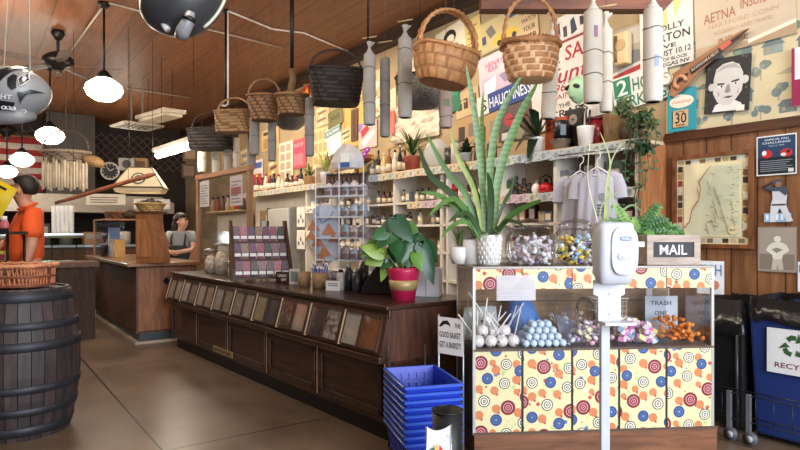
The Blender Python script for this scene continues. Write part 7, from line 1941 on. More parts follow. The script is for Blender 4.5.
poster('red_stripe_board', 'white board with a slanting red stripe above the parking sign', 'board', (600, 68, 652, 84), 'c9c6c0', [('r', 'a82a30', 0, .2, 1, .5)], lift=2, tilt=rad(-12))
poster('parking_sign', 'white metal sign reading 2 HOUR PARKING in green', 'sign', (614, 70, 668, 105), 'd3d8d2', [('r', '2e7d60', .02, .06, .34, .62), ('t', 'e4ece6', '2', .18, .34, .46, .2), ('t', '2c6a54', 'HOUR', .66, .36, .38, .56), ('t', '2c6a54', 'PARKING', .5, .8, .34, .9)], lift=3, tilt=rad(-6))
poster('for_sale_sign', 'white sign with red FOR SALE lettering behind the wrapped rolls', 'sign', (532, 36, 606, 124), 'cfc9c4', [('r', '8a2a30', .0, .03, 1, .06), ('t', 'a81e2a', 'FOR SALE', .5, .19, .17, .92, .1), ('t', '96222c', 'funt', .55, .42, .18, .5, .3), ('t', 'a03038', '1963', .42, .56, .1, .3, .2), ('t', '9a4a4c', 'RAIN', .42, .66, .06, .26), ('t', '3c3432', 'THE', .45, .77, .05, .16), ('t', '2c2624', 'CRABS', .5, .86, .09, .5)], lift=2, tilt=rad(-5))
poster('ink_drawing_poster', 'white poster of blue-black ink figures above the FOR SALE sign', 'poster', (553, 12, 590, 41), 'd4d0cc', [('r', '34405a', .1, .2, .22, .7), ('r', '4a4448', .3, .4, .4, .8), ('p', '38405a', [(.5, .3), (.6, .2), (.66, .7), (.5, .8)]), ('r', '3a3438', .74, .3, .84, .6), ('r', '6a6a74', .1, .85, .9, .9)], lift=1, tilt=rad(-6))
poster('watch_step_sign', 'tan sign reading WATCH YOUR STEP', 'sign', (521, 12, 538, 44), 'c2a680', [('t', '2c2420', 'WATCH', .5, .2, .15, .8), ('t', '2c2420', 'YOUR', .5, .48, .17, .7), ('t', '2c2420', 'STEP', .5, .76, .17, .7)], lift=2, tilt=rad(-6))
poster('truck_advert', 'olive old advert with a yellow truck and a blue label', 'poster', (481, 13, 522, 47), '9c9070', [('r', 'b8a878', .03, .05, .97, .95), ('p', 'c8a83c', [(.3, .75), (.4, .6), (.75, .55), (.9, .7), (.9, .82), (.3, .86)]), ('p', '6a6a60', [(.15, .3), (.3, .2), (.4, .5), (.25, .6)]), ('r', '3a4a6c', .05, .45, .15, .7), ('p', '38507c', [(.6, .06), (.97, .05), (.97, .28), (.7, .3)]), ('d', '2c2a26', .45, .85, .05), ('d', '2c2a26', .8, .82, .05)], lift=1, tilt=rad(-6))
poster('lilac_poster', 'lilac and white poster with pink lettering behind the checker-woven basket', 'poster', (480, 48, 531, 93), 'c9bcc4', [('r', 'b8a8b8', .05, .5, .95, .95), ('t', 'b8507a', 'HENRYS', .35, .22, .12, .42, .2), ('t', 'b8507a', 'BAR', .3, .34, .1, .2), ('p', '8a7a9a', [(.4, .55), (.8, .45), (.95, .7), (.5, .75)]), ('p', 'e4dce0', [(.1, .6), (.35, .5), (.3, .9), (.1, .9)])], lift=1, tilt=rad(-6))
poster('shaughnessy_banner', 'blue banner with white SHAUGHNESSY lettering behind the tall spiky leaves', 'banner', (478, 86, 537, 106), '2a3f80', [('r', 'c8c8c4', 0, 0, .2, 1), ('t', 'd4d8e0', 'HAUGHNESSY', .6, .52, .55, .76), ('t', '2c2c34', 'S', .12, .52, .6, .1)], lift=2, tilt=rad(-7))
poster('red_letter_panel', 'tan panel with red and black block figures beside the blue banner', 'panel', (456, 90, 479, 116), 'b8a078', [('r', '4a2a24', .1, .3, .28, .7), ('r', 'b8a078', .15, .36, .28, .44), ('r', '4a2a24', .36, .3, .54, .7), ('r', 'b8a078', .36, .36, .48, .44), ('r', '6a3028', .62, .25, .9, .65), ('r', 'b8a078', .68, .3, .84, .36)], lift=1, tilt=rad(-6))
poster('green_sheet', 'bright green sheet beside the green-labelled wrapped roll', 'poster', (447, 86, 460, 112), '1f6a4a', [('r', '2c8460', .1, .1, .9, .4)], lift=2, tilt=rad(-6))
poster('yellow_paper', 'yellowish printed paper beside the large pale splint basket', 'poster', (466, 18, 481, 54), 'c9b270', [('r', '8a7840', .15, .12+.11*k, .8-.1*(k % 3), .15+.11*k) for k in range(7)] if False else [('r', '8a7840', .15, .2, .8, .24), ('r', '8a7840', .15, .34, .7, .38), ('r', '8a7840', .15, .5, .8, .54), ('r', '8a7840', .15, .66, .6, .7)], lift=1, tilt=rad(-7))
poster('lady_print', 'print of a dark-haired figure in red above the large pale splint basket', 'poster', (437, 26, 465, 62), 'd4cbb8', [('d', '201c1e', .5, .3, .22, .2), ('d', 'e2d4c0', .52, .36, .13, .12), ('p', 'a8323a', [(.3, .6), (.55, .5), (.8, .65), (.8, .95), (.3, .95)])], lift=1, tilt=rad(-8))
poster('tan_panel', 'plain tan panel with small dark pictures behind the tall spiky leaves', 'panel', (457, 112, 502, 150), 'a8865c', [('r', '3a302a', .05, .3, .2, .7), ('r', '7a6a5c', .28, .25, .44, .6), ('r', '2c2624', .55, .4, .66, .85), ('r', '8a7a6a', .75, .3, .92, .7)], lift=0)
poster('red_blotch_poster', 'dark poster with red blossoms behind the drooping broad-leaved plant', 'poster', (499, 104, 534, 140), '5a4a48', [('d', 'a83a40', .3, .4, .14), ('d', 'c8586a', .5, .55, .12), ('d', '7a2a30', .7, .35, .12), ('d', '8a8a70', .6, .8, .14), ('r', 'c8c4bc', .1, .75, .3, .95)], lift=1)
# crumpled sheet
p0 = onw(416, 122, W-.02); k0 = p0.y/F
t = thing('crumpled_sheet', 'crumpled white paper sheet behind the spiky arching plant', 'paper sheet', p0, RW)
mb = MB(M('d4c2ae', .6)); RC_ = random.Random(4); nx, nz = 14, 10; hw_, hh_ = 23*wkx(416, W), 18*k0
vs = [((-1+2*i/nx)*hw_, -.01-.05*RC_.random(), (-1+2*j/nz)*hh_) for j in range(nz+1) for i in range(nx+1)]
mb.add(vs, [(j*(nx+1)+i, j*(nx+1)+i+1, (j+1)*(nx+1)+i+1, (j+1)*(nx+1)+i) for j in range(nz) for i in range(nx)]); mb.build('sheet', t)
mb = MB(M('2a8060', .5)); mb.b2(hw_*.7, hw_*1.05, -.07, -.06, hh_*.4, hh_*1.0); mb.build('green_scrap', t)
mb = MB(M('c86a5a', .5)); mb.b2(-hw_*1.0, -hw_*.8, -.07, -.06, -.1, hh_*.9); mb.build('red_scrap', t)
# far posters
poster('pink_poster', 'pinkish red poster on the wall beside the photo-grid poster', 'poster', (293, 139, 306, 168), 'c8485a', [('t', 'e8a8b0', 'SALE OF', .45, .2, .12, .7), ('r', 'd8707c', .1, .5, .8, .9)], lift=1)
poster('photo_grid_poster', 'pale poster with two columns of small photographs near the wrapped rolls', 'poster', (279, 142, 293, 181), 'e0d4bc', [('r', 'a89c88', .12+.42*(k % 2), .06+.23*(k//2), .44+.42*(k % 2), .24+.23*(k//2)) for k in range(8)], lift=1)
poster('cream_photo_sheet', 'cream sheet of faded photographs above the white-potted spiky plant', 'poster', (313, 128, 328, 168), 'd8bf8c', [('r', 'b89c70', .1+.3*(k % 3), .08+.3*(k//3), .34+.3*(k % 3), .3+.3*(k//3)) for k in range(9)], lift=1)
poster('olive_sign', 'olive green sign with dark lettering under the dark squared basket', 'sign', (328.5, 109, 343, 126), '6d6a44', [('t', '2e2c1c', 'JULES', .5, .5, .3, .6)], lift=2, tilt=rad(-8))
poster('teal_headed_notice', 'white notice with a teal heading and pale arches on the wall', 'notice', (326, 127, 341, 154), 'cdd2cc', [('r', '6a8f90', 0, .05, 1, .3), ('t', 'e0e8e8', 'BUILDING', .5, .17, .1, .8), ('d', 'ece8dc', .35, .75, .2, .2), ('d', 'ece8dc', .7, .75, .2, .2)], lift=2, tilt=rad(-8))
poster('dark_vertical_board', 'narrow dark brown upright board beside the olive sign', 'board', (352, 109, 358.5, 141), '5c3a22', [('r', '48301c', .3, .05, .7, .95)], lift=1, thick=.02)
poster('ochre_board', 'wide ochre board behind the narrow dark upright board', 'board', (343, 104, 366, 146), 'cf9f58', [('r', 'b88644', .05, .05, .12, .95)], lift=0)
poster('red_white_poster', 'poster in red and white stripes behind the slim grey roll', 'poster', (359, 122, 377, 148), 'c4a8a0', [('p', 'a83038', [(.1, .3), (.5, .1), (.6, .3), (.2, .6)]), ('p', '8a6aa0', [(0, 0), (.3, 0), (.1, .3), (0, .3)]), ('p', 'e0d8d0', [(.2, .7), (.8, .3), (.9, .5), (.3, .95)])], lift=1)
poster('pale_pink_poster', 'pale pink sheet between two grey wrapped rolls', 'poster', (388, 108, 400, 128), 'd8a098', [('d', 'c0605c', .5, .5, .25)], lift=1)
poster('carton_print', 'tan printed sheet with a dark heading at the far stretch of wall', 'poster', (262, 129, 279, 150), 'c8a870', [('r', '4a3c28', .1, .1, .6, .25), ('r', 'a88850', .1, .4, .9, .9)], lift=0)
poster('red_yellow_sign', 'small bright red and yellow sign below the ceiling trim', 'sign', (299, 88, 309, 99), 'c82c20', [('p', 'e8b030', [(.1, .6), (.4, .2), (.6, .5), (.9, .2), (.9, .8), (.1, .9)])], lift=2, tilt=rad(-15))
poster('blue_white_carton', 'white sheet with a blue heading behind the dark far bottles', 'poster', (251, 160, 263, 188), 'd8d4d0', [('r', '4a5aa0', .1, .1, .9, .3), ('r', 'c03a38', .1, .5, .9, .9)], lift=1)
poster('magenta_frame', 'magenta-edged frame at the picture edge over the house-patterned paper', 'frame', (793.5, 48, 806, 106), 'e6e0e4', [('r', '8a1c4a', 0, 0, .25, 1), ('r', '8a1c4a', 0, .55, 1, 1), ('r', 'd8d4dc', .3, .1, 1, .5)], lift=2, thick=.03)
FILL = [((345, 84, 362, 102), 'c8a878', '8a5a3c', 'tan sheet with brown blocks above the ochre board'), ((366, 72, 384, 118), 'd0b890', 'a8906a', 'long tan sheet hanging behind the grey roll under the thin ceiling rod'), ((400, 60, 420, 88), 'c4b498', '6a7a8a', 'grey-blue printed sheet behind the tall grey roll'), ((414, 84, 436, 104), 'b89a6c', '7a5a3a', 'brown printed sheet behind the grey mesh basket'),
        ((268, 150, 279, 176), 'b89868', '6a4a30', 'narrow brown printed sheet beside the photo-grid poster'), ((306, 118, 316, 142), 'cdb488', '9a4a3a', 'cream ticket sheet behind the roll by the dark squared basket'), ((240, 148, 252, 170), 'c8ab7c', '7a8a9a', 'faded sheet with blue-grey panels behind the far wrapped rolls'), ((222, 150, 238, 174), 'bfa57c', 'a05a4a', 'faded sheet with rust panels behind the far wrapped rolls'),
        ((341, 128, 352, 142), 'b8aa80', '4a5a4a', 'small sheet with green panels beside the teal-headed notice'), ((376, 92, 396, 112), 'd4c4a0', 'b8685a', 'cream sheet with salmon panels behind the slim grey roll'), ((398, 90, 416, 106), 'c0a880', '5a5048', 'tan sheet with dark panels just above the crumpled sheet'), ((452, 62, 468, 88), 'd0bd92', '8a6a50', 'buff sheet with brown panels right of the large pale splint basket'), ((316, 106, 329, 126), 'ccb184', '7a6a5a', 'pale tan sheet with grey panels left of the olive sign')]
for q, (bx_, c1_, c2_, lb_) in enumerate(FILL):
    it = []
    for z in range(5): it.append(('r', c2_ if (z+q) % 2 else 'e0d4b8', .1+.1*((z+q) % 3), .08+.18*z, .55+.12*((z*2+q) % 4), .19+.18*z))
    poster('printed_sheet', lb_, 'poster', bx_, c1_, it, lift=0, tilt=rad(-8 if q % 3 else -4))
# green mask
p0 = onw(578, 90, W-.32); k0 = p0.y/F
t = thing('green_mask', 'pale green rubber mask with large black eyes behind the blue-and-pink-marked roll', 'mask', p0, RW)
mb = MB(M('9fc29a', .5, var=.1)); mb.sph((0, 0, 0), (11*k0, .1, 14*k0), 18, 12); mb.v = [(x*(1-.35*max(0, -z)/(14*k0)), y, z) for x, y, z in mb.v]; mb.build('head', t)
for s in (-1, 1):
    mb = MB(BLACK); mb.sph((s*5*k0, -.08, 2*k0), (4*k0, .03, 2.2*k0), 12, 8, ry3(s*rad(25))); mb.build('eye', t)
mb = MB(M('6f9270', .5)); mb.sph((-1*k0, -.085, -8*k0), (2.5*k0, .015, .7*k0), 10, 6); mb.build('mouth', t)

# ---------------------------------------------------------------- inflatable helmet and dark hull
Yh = 3.9; ph = at(12, 94, Yh); kh = Yh/F
t = thing('helmet_balloon', 'large grey and black inflatable football helmet with a shield emblem hung by two strings', 'inflatable helmet', ph, 0)
GH = M('8f9296', .35, var=.12, scale=4); GD = M('1d1f24', .35, var=.1); 
mb = MB(GH); nU, nV = 28, 18; vs = []
for j in range(nV+1):
    phi = -PI/2+PI*j/nV
    for i in range(nU):
        th = 2*PI*i/nU
        x, y, z = math.cos(phi)*math.cos(th), math.cos(phi)*math.sin(th), math.sin(phi)
        X = 38*kh*x; Yy = 30*kh*y; Z = 27*kh*z
        if x > 0: X *= .96; Z = Z*(1-.12*x) + 2*kh*x
        if z < -.3 : Z = max(Z, -24*kh)
        vs.append((X, Yy, Z))
mb.add(vs, [(j*nU+i, j*nU+(i+1) % nU, (j+1)*nU+(i+1) % nU, (j+1)*nU+i) for j in range(nV) for i in range(nU)], True)
mb.build('shell', t)
def hp_(x, y):
    yf = -.17
    for q in range(4):
        X_ = (x-400)/F*(Yh+yf)-ph.x; Z_ = H+(HY-y)/F*(Yh+yf)-ph.z
        yf = -30*kh*math.sqrt(max(.02, 1-(X_/(38*kh))**2-(Z_/(27.5*kh))**2))
    return (X_, Z_)
def yface(x, z):
    v = 1-(x/(38*kh))**2-(z/(27.5*kh))**2
    return -30*kh*math.sqrt(max(v, .02))
def onshell(mb, poly, lift, sub=6):
    """a flat patch wrapped on the shell"""
    P = [hp_(*q) for q in poly]; cx_ = sum(p[0] for p in P)/len(P); cz_ = sum(p[1] for p in P)/len(P); n = len(P)
    Q = []
    for i in range(n):
        a, b_ = P[i], P[(i+1) % n]
        for s in range(3): Q.append((a[0]+(b_[0]-a[0])*s/3, a[1]+(b_[1]-a[1])*s/3))
    vs = [(cx_, yface(cx_, cz_)-lift, cz_)]; m_ = len(Q)
    for r_ in (.35, .7, 1):
        for x, z in Q:
            X, Z = cx_+(x-cx_)*r_, cz_+(z-cz_)*r_; vs.append((X, yface(X, Z)-lift, Z))
    a = sum(Q[i-1][0]*Q[i][1]-Q[i][0]*Q[i-1][1] for i in range(m_))
    fs = [(0, 1+i, 1+(i+1) % m_) for i in range(m_)] + [(1+r_*m_+i, 1+(r_+1)*m_+i, 1+(r_+1)*m_+(i+1) % m_, 1+r_*m_+(i+1) % m_) for r_ in (0, 1) for i in range(m_)]
    if a < 0: fs = [f[::-1] for f in fs]
    mb.add(vs, fs, True)
mb = MB(GD); onshell(mb, [(-24, 90), (-10, 74), (6, 68), (18, 66), (28, 68), (12, 72), (2, 80), (-8, 92)], .006); onshell(mb, [(18, 92), (24, 93), (40, 93), (47, 94), (38, 97), (30, 108), (24, 103), (20, 97)], .008); onshell(mb, [(-20, 100), (2, 101), (16, 103), (22, 110), (16, 116), (-20, 116)], .006)
onshell(mb, [(8, 78), (14, 74), (18, 76), (17, 88), (12, 90), (8, 86)], .005); mb.build('dark_panel', t)
mb = MB(M('d8d9dc', .4)); onshell(mb, [(19, 79), (26, 73), (34, 71), (35, 82), (28, 84), (21, 87)], .010); mb.build('shield_edge', t)
mb = MB(GD); onshell(mb, [(20, 79.5), (26.5, 74), (33.4, 72), (34.2, 81.5), (28, 83), (21.6, 86)], .013); mb.build('shield', t)
mb = MB(M('d4d6da', .4)); onshell(mb, [(23.5, 79), (28, 76.5), (29.5, 79.5), (27, 82.5), (24.5, 82)], .016); onshell(mb, [(31, 76), (32.4, 75.5), (32.8, 80), (31.4, 80.4)], .016); onshell(mb, [(24, 76.8), (31, 73.6), (31.2, 74.6), (24.4, 78)], .0165); mb.build('shield_face', t)
mb = MB(M('e4e4e8', .4)); tx = MB(M('e4e4e8', .4)); tx.text('LIGHT', hp_(1, 97)[0], hp_(1, 97)[1], 4.2*kh, 0, 21*kh, .25)
mb.add([(x, yface(x, z)-.014, z) for x, y, z in tx.v], tx.f); mb.build('lettering', t)
for k, (x, y) in enumerate(((5, 108), (10, 108.5), (17, 110), (24, 112), (30, 113.5))):
    cx_, cz_ = hp_(x, y); mb = MB(M('c9ccd2', .4)); mb.tube([(cx_+1.9*kh*math.cos(2*PI*q/14), yface(cx_, cz_)-.012, cz_+1.6*kh*math.sin(2*PI*q/14)) for q in range(14)], .0045, 5, closed=True); mb.build('ring_mark', t)
mb = MB(M('84868a', .4, var=.1)); 
mb.tube([(-20*kh, -8*kh, -24*kh), (0, -14*kh, -25*kh), (16*kh, -12*kh, -24.5*kh), (22*kh, 0, -22*kh)], [.05, .055, .05, .03], 12); mb.build('face_guard', t)
mb = MB(M('c8c0b4', .6)); mb.cyl((-8*kh, 0, 25*kh), (0*kh, .05, CZ-ph.z), .004, n=5); mb.cyl((18*kh, 0, 24*kh), (10*kh, .05, CZ-ph.z), .004, n=5); mb.build('string', t)
Yd = 3.2; kd2 = Yd/F; pd = at(186, 2, Yd)
t = thing('dark_hull_balloon', 'dark grey rounded hull-like inflatable with a pale seam hanging at the top of the picture', 'inflatable', pd, 0)
mb = MB(M('3a3b3f', .4, var=.25, scale=3)); nU, nV = 28, 14; vs = []
for j in range(nV+1):
    phi = -PI/2+PI*j/nV
    for i in range(nU):
        th = 2*PI*i/nU; x, y, z = math.cos(phi)*math.cos(th), math.cos(phi)*math.sin(th), math.sin(phi)
        vs.append(((43*x-2)*kd2, 34*kd2*y, (35*z+(6*x*abs(x) if z < 0 else 0)+ (8*max(0, x)))*kd2))
mb.add(vs, [(j*nU+i, j*nU+(i+1) % nU, (j+1)*nU+(i+1) % nU, (j+1)*nU+i) for j in range(nV) for i in range(nU)], True); mb.build('hull', t)
mb = MB(M('e0d8c4', .4)); sp2 = []
for q in range(15):
    th = rad(-62+q*5.4); sp2.append(((43*math.cos(th)-2)*kd2*1.01, -2*kd2, (35*math.sin(th)+6*math.cos(th)*abs(math.cos(th))+8*max(0, math.cos(th)))*kd2*1.01))
mb.tube(sp2, .009, 6); mb.build('pale_seam', t)
def hl(x, y, d_): v = at(x, y, Yd+d_) - pd; return v
mb = MB(M('8a8c90', .35)); mb.tube([hl(191, 12, -.17), hl(189, 20, -.17), hl(183, 31, -.16), hl(181, 37, -.14)], [.02, .03, .036, .034], 12); fn = mb.build('chin_fin', t)
mb = MB(BLACK); mb.tube([hl(190, 17, -.175), hl(188.5, 21, -.175)], [.034, .036], 12); mb.build('black_band', fn)
mb = MB(M('a89a3c', .4)); mb.tube([hl(153, 0, -.05), hl(153, 5, -.05), hl(154, 10, -.05)], [.03, .028, .02], 10); mb.build('yellow_patch', t)
mb = MB(M('d8d8da', .3)); mb.tube([hl(162, 23, -.08), hl(168, 30, -.09)], [.014, .018], 8); mb.build('pale_patch', t)
mb = MB(M('c8c0b4', .6)); mb.cyl((-20*kd2, 0, 30*kd2), (-20*kd2, 0, CZ-pd.z), .004, n=5); mb.cyl((20*kd2, 0, 34*kd2), (20*kd2, 0, CZ-pd.z), .004, n=5); mb.build('string', t)
# ---------------------------------------------------------------- people
def skin_mesh(name, chain, edges, m, parent=None, sub=1):
    me = bpy.data.meshes.new(name); me.from_pydata([c[0] for c in chain], edges, [])
    o = bpy.data.objects.new(name, me); COL.objects.link(o)
    if parent: o.parent = parent
    md = o.modifiers.new('skin', 'SKIN'); md.use_smooth_shade = True
    if not me.skin_vertices: me.attributes.new('skin', 'FLOAT', 'POINT')
    sv = me.skin_vertices[0].data
    for i, c in enumerate(chain):
        r_ = c[1]; sv[i].radius = r_ if isinstance(r_, tuple) else (r_, r_)
    sv[0].use_root = True
    sb = o.modifiers.new('smooth', 'SUBSURF'); sb.levels = sub; sb.render_levels = sub
    # settle the modifiers into one plain continuous mesh
    dg = bpy.context.evaluated_depsgraph_get(); me2 = bpy.data.meshes.new_from_object(o.evaluated_get(dg))
    o.modifiers.clear(); o.data = me2; me2.name = name; me2.materials.clear(); me2.materials.append(m)
    for p in me2.polygons: p.use_smooth = True
    return o
def limb_hand(ch, ed, wrist_i, d_, side, curl=.4, s=1.0):
    """palm, four fingers and thumb grown from the wrist"""
    w = Vector(ch[wrist_i][0]); d_ = Vector(d_).normalized(); sd = Vector(side).normalized(); nn = d_.cross(sd).normalized()
    ch.append((tuple(w+d_*.05*s), (.034*s, .02*s))); pi_ = len(ch)-1; ed.append((wrist_i, pi_))
    for k, (o_, l) in enumerate(((-.028, .065), (-.01, .078), (.009, .072), (.027, .056))):
        b_ = w+d_*.085*s+sd*o_*s; a1 = b_+(d_*math.cos(curl)+nn*math.sin(curl))*l*.5*s; a2 = a1+(d_*math.cos(2*curl)+nn*math.sin(2*curl))*l*.5*s
        i0 = len(ch); ch += [(tuple(b_), .0105*s), (tuple(a1), .009*s), (tuple(a2), .0075*s)]; ed += [(pi_, i0), (i0, i0+1), (i0+1, i0+2)]
    b_ = w+d_*.04*s-sd*.035*s; i0 = len(ch); ch += [(tuple(b_+nn*.005), .012*s), (tuple(b_+d_*.035*s-sd*.018*s+nn*.012), .0095*s)]; ed += [(pi_, i0), (i0, i0+1)]
def head_nodes(ch, ed, neck_i, base, fwd, s=1.0):
    """skull, jaw and nose; faces along fwd"""
    b_ = Vector(base); f = Vector(fwd).normalized()
    i0 = len(ch)
    ch += [(tuple(b_+Vector((0, 0, .06*s))+f*.015*s), (.068*s, .07*s)), (tuple(b_+Vector((0, 0, .12*s))), (.08*s, .09*s)), (tuple(b_+Vector((0, 0, .18*s))-f*.01*s), (.072*s, .085*s)), (tuple(b_+Vector((0, 0, .215*s))-f*.012*s), (.045*s, .055*s))]
    ed += [(neck_i, i0), (i0, i0+1), (i0+1, i0+2), (i0+2, i0+3)]
    ch += [(tuple(b_+Vector((0, 0, .11*s))+f*.095*s), .014*s)]; ed += [(i0+1, i0+4)]
def face_bits(t, base, fwd, skinm, hairm, s=1.0, long_hair=False):
    b_ = Vector(base); f = Vector(fwd).normalized(); sd = f.cross(Vector((0, 0, 1))).normalized()
    for k in (-1, 1):
        mb = MB(M('f0ece6', .4)); c = b_+Vector((0, 0, .135*s))+f*.078*s+sd*k*.032*s; mb.sph(c, .011*s, 8, 6); mb.use(M('2a1c14', .3)); mb.sph(c+f*.007*s, .007*s, 8, 6); mb.build('eye', t)
        mb = MB(skinm); mb.sph(b_+Vector((0, 0, .115*s))+sd*k*.083*s-f*.005*s, (.018*s, .022*s, .032*s), 8, 6); mb.build('ear', t)
        mb = MB(hairm); mb.tube([b_+Vector((0, 0, .158*s))+f*.083*s+sd*k*.016*s, b_+Vector((0, 0, .163*s))+f*.08*s+sd*k*.045*s], .005*s, 5); mb.build('eyebrow', t)
    mb = MB(M('a86a5e', .5)); mb.sph(b_+Vector((0, 0, .07*s))+f*.079*s, (abs(sd.x)*.022*s+abs(f.x)*.008*s+.004, abs(sd.y)*.022*s+abs(f.y)*.008*s+.004, .008*s), 10, 6); mb.build('mouth', t)
    mb = MB(hairm); c = b_+Vector((0, 0, .165*s))-f*.018*s; n, m_ = 18, 12; vs = []
    an = math.atan2(f.y, f.x)
    for j in range(m_+1):
        ph_ = -PI/2+PI*j/m_
        for i in range(n):
            th = 2*PI*i/n; x, y, z = math.cos(ph_)*math.cos(th), math.cos(ph_)*math.sin(th), math.sin(ph_)
            if x > .25 and z < .35: x *= .72
            lo = -.75 if x < .0 else .22
            z = max(z, lo)
            v = Vector((x*.115*s, y*.098*s, z*.105*s)); v = rz3(an) @ v; vs.append(c+v)
    mb.add(vs, [(j*n+i, j*n+(i+1) % n, (j+1)*n+(i+1) % n, (j+1)*n+i) for j in range(m_) for i in range(n)], True)
    if long_hair:
        bk_ = b_-f*.085*s; mb.tube([bk_+Vector((0, 0, .16*s)), bk_-f*.03*s+Vector((0, 0, .06*s)), bk_-f*.02*s-Vector((0, 0, .1*s)), bk_+f*.02*s-Vector((0, 0, .2*s))], [.05*s, .05*s, .038*s, .015*s], 10)
    mb.build('hair', t)
# person in orange, seen from his side, looking along the counter
pm = at(29, 232, 5.6); mz = Vector((pm.x, pm.y, 0))
t = thing('person', 'person in an orange polo shirt and black trousers standing in profile behind the barrel', 'person', mz, 0)
SKM = M('c88e72', .55, var=.05); SKW = M('d0a086', .55, var=.05)
ff = Vector((-.8, -.6, 0)).normalized(); ss = Vector((.6, -.8, 0)).normalized()   # ss points to the camera side
def q_(f, s, z): v = ff*f+ss*s; return (v.x, v.y, z)
ch = [(q_(0, 0, .98), (.14, .13)), (q_(.03, 0, 1.15), (.15, .14)), (q_(0, 0, 1.36), (.15, .14)), (q_(-.01, 0, 1.5), (.075, .07)), (q_(.02, 0, 1.56), .07),
      (q_(0, .19, 1.46), .064), (q_(.0, .27, 1.2), .055), (q_(.06, .26, .98), .04), (q_(0, -.19, 1.46), .064), (q_(.1, -.27, 1.22), .055), (q_(.3, -.2, 1.12), .04),
      (q_(0, .1, .9), .095), (q_(.01, .11, .5), .065), (q_(-.02, .11, .09), .045), (q_(.12, .12, .04), .035), (q_(0, -.1, .9), .095), (q_(.01, -.11, .5), .065), (q_(-.02, -.11, .09), .045), (q_(.12, -.12, .04), .035)]
ed = [(0, 1), (1, 2), (2, 3), (3, 4), (2, 5), (5, 6), (6, 7), (2, 8), (8, 9), (9, 10), (0, 11), (11, 12), (12, 13), (13, 14), (0, 15), (15, 16), (16, 17), (17, 18)]
limb_hand(ch, ed, 7, (ff.x*.2, ff.y*.2, -1), ff, .25); limb_hand(ch, ed, 10, ff, (0, 0, 1), .3)
HB = Vector(q_(.045, 0, 1.555)); fh = Vector((-1, -.12, -.05))
head_nodes(ch, ed, 4, HB, fh, 1.06)
skin_mesh('body', ch, ed, SKM, t)
face_bits(t, HB, (fh.x, fh.y, 0), SKM, M('1f1713', .6, var=.2), 1.06)
OR = M('e4581c', .75, var=.1, scale=5, bump=.15, bs=14)
chs = [(q_(0, 0, .95), (.19, .17)), (q_(.06, 0, 1.1), (.215, .19)), (q_(.04, 0, 1.3), (.205, .185)), (q_(-.01, 0, 1.46), (.12, .11)), (q_(.005, 0, 1.525), .088), (q_(0, .2, 1.45), .095), (q_(-.0, .27, 1.22), .098), (q_(0, -.2, 1.45), .095), (q_(.06, -.27, 1.24), .098)]
skin_mesh('polo_shirt', chs, [(0, 1), (1, 2), (2, 3), (3, 4), (2, 5), (5, 6), (2, 7), (7, 8)], OR, t)
mb = MB(OR); mb.tube([Vector(q_(.01+.075*math.cos(2*PI*k/16), .075*math.sin(2*PI*k/16), 1.54-.03*math.cos(2*PI*k/16))) for k in range(16)], .013, 6, closed=True); mb.build('collar', t)
cht = [(q_(0, 0, .98), (.15, .14)), (q_(0, .1, .88), .112), (q_(.01, .11, .5), .085), (q_(-.02, .11, .1), .07), (q_(0, -.1, .88), .112), (q_(.01, -.11, .5), .085), (q_(-.02, -.11, .1), .07)]
skin_mesh('trousers', cht, [(0, 1), (1, 2), (2, 3), (0, 4), (4, 5), (5, 6)], M('17171b', .7), t)
for s in (.11, -.12):
    mb = MB(BLACK); c = Vector(q_(.06, s, .045)); mb.sph(c, (.14, .06, .05), 12, 8, rz3(math.atan2(ff.y, ff.x))); mb.v = [(x, y, max(z, 0)) for x, y, z in mb.v]; mb.build('shoe', t)
# worker in grey with a dark apron, seated behind the checkout counter
pw_ = at(181, 232, 8.6); wz = Vector((pw_.x, pw_.y, 0))
t = thing('person', 'worker with dark tied hair, grey shirt and dark apron, hands joined behind the checkout counter', 'person', wz, 0)
ff = Vector((1, -.2, 0)).normalized(); ss = Vector((-.2, -1, 0)).normalized()
s_ = 1.0; zb = -.15
def q2(f, s, z): v = ff*f+ss*s; return (v.x, v.y, z+zb)
bf = Vector((.1, -1, 0)).normalized()
def q3(x, y, z): return (x, y, z+zb)
ch = [(q3(0, .05, .98), (.13, .11)), (q3(0, .02, 1.15), (.12, .1)), (q3(0, 0, 1.36), (.14, .1)), (q3(0, 0, 1.47), (.06, .06)), (q3(.01, -.01, 1.495), .056),
      (q3(-.16, 0, 1.42), .052), (q3(-.22, -.1, 1.2), .042), (q3(-.06, -.24, 1.17), .03), (q3(.16, 0, 1.42), .052), (q3(.22, -.1, 1.2), .042), (q3(.07, -.25, 1.17), .03),
      (q3(-.09, .0, .93), .085), (q3(-.1, -.0, .62), .062), (q3(-.1, .05, .34), .045), (q3(.09, .0, .93), .085), (q3(.1, -.0, .62), .062), (q3(.1, .05, .30), .045)]
ed = [(0, 1), (1, 2), (2, 3), (3, 4), (2, 5), (5, 6), (6, 7), (2, 8), (8, 9), (9, 10), (0, 11), (11, 12), (12, 13), (0, 14), (14, 15), (15, 16)]
limb_hand(ch, ed, 7, (1, -.2, -.05), (0, -.3, 1), .3, .9); limb_hand(ch, ed, 10, (-1, -.3, -.05), (0, -.3, 1), .3, .9)
HB = Vector(q3(.015, -.015, 1.475)); 
head_nodes(ch, ed, 4, HB, (ff.x, ff.y, -.05), .95)
skin_mesh('body', ch, ed, SKW, t)
face_bits(t, HB, (ff.x, ff.y, 0), SKW, M('221812', .6, var=.2), .95, True)
GS = M('8c8e90', .8, var=.08, scale=6)
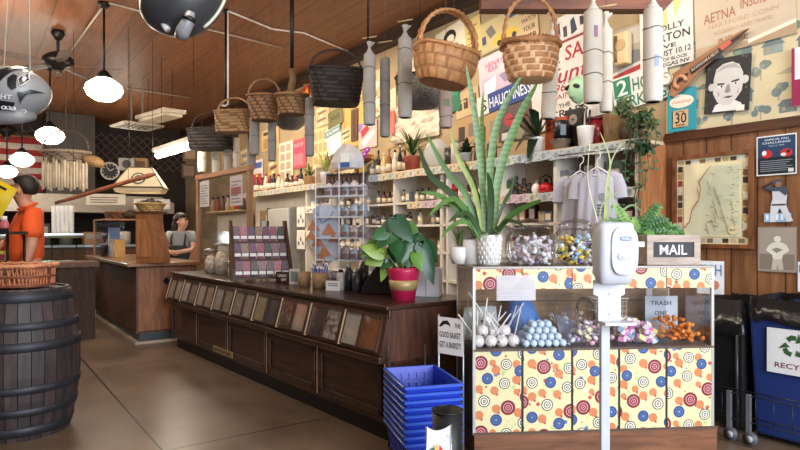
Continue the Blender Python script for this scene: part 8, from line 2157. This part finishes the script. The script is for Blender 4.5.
skin_mesh('grey_shirt', [(q3(0, .05, .95), (.145, .125)), (q3(0, .02, 1.15), (.14, .12)), (q3(0, 0, 1.34), (.155, .12)), (q3(0, 0, 1.455), (.085, .08)), (q3(-.17, 0, 1.41), .07), (q3(-.21, -.06, 1.27), .066), (q3(.17, 0, 1.41), .07), (q3(.21, -.06, 1.27), .066)], [(0, 1), (1, 2), (2, 3), (2, 4), (4, 5), (2, 6), (6, 7)], GS, t)
AP = M('1e2320', .7, var=.15)
skin_mesh('dark_trousers', [(q3(0, .05, .96), (.14, .12)), (q3(-.09, 0, .88), .1), (q3(-.1, 0, .62), .08), (q3(-.1, .05, .34), .065), (q3(.09, 0, .88), .1), (q3(.1, 0, .62), .08), (q3(.1, .05, .34), .065)], [(0, 1), (1, 2), (2, 3), (0, 4), (4, 5), (5, 6)], AP, t)
mb = MB(AP); nA = 8; vs = []
for j, (z, hw_, yy_) in enumerate(((1.26, .1, -.135), (1.2, .15, -.14), (1.05, .17, -.135), (.85, .19, -.15), (.6, .2, -.13))):
    for i in range(nA+1):
        x = -1+2*i/nA; vs.append(q3(x*hw_, yy_+.06*x*x, z))
mb.add(vs, [(j*(nA+1)+i, (j+1)*(nA+1)+i, (j+1)*(nA+1)+i+1, j*(nA+1)+i+1) for j in range(4) for i in range(nA)], True)
for s in (-1, 1): mb.tube([q3(s*.09, -.13, 1.26), q3(s*.1, -.115, 1.36), q3(s*.085, -.03, 1.475)], .013, 6)
mb.build('apron', t)
mb = MB(DKWOOD); mb.lathe([(.16, 0), (.16, .02), (.03, .04), (.03, .07)], 16)
o = mb.build('floor_stool', None, wz); tag(o, 'low round dark platform at the feet of the worker behind the counter', 'platform')

# ---------------------------------------------------------------- camera and colour
cam = bpy.data.cameras.new('camera'); cam.sensor_fit = 'HORIZONTAL'; cam.sensor_width = 36; cam.lens = 36*F/800; cam.shift_y = (HY-225)/800; cam.clip_start = .05; cam.clip_end = 200
co = bpy.data.objects.new('camera', cam); COL.objects.link(co); co.location = (0, 0, H); co.rotation_euler = (PI/2, 0, 0)
SC.camera = co
vs_ = SC.view_settings; vs_.view_transform = 'Standard'; vs_.look = 'None'; vs_.gamma = 1; vs_.use_curve_mapping = False; vs_.exposure = 0.12
SC.cycles.max_bounces = 8; SC.cycles.transparent_max_bounces = 24
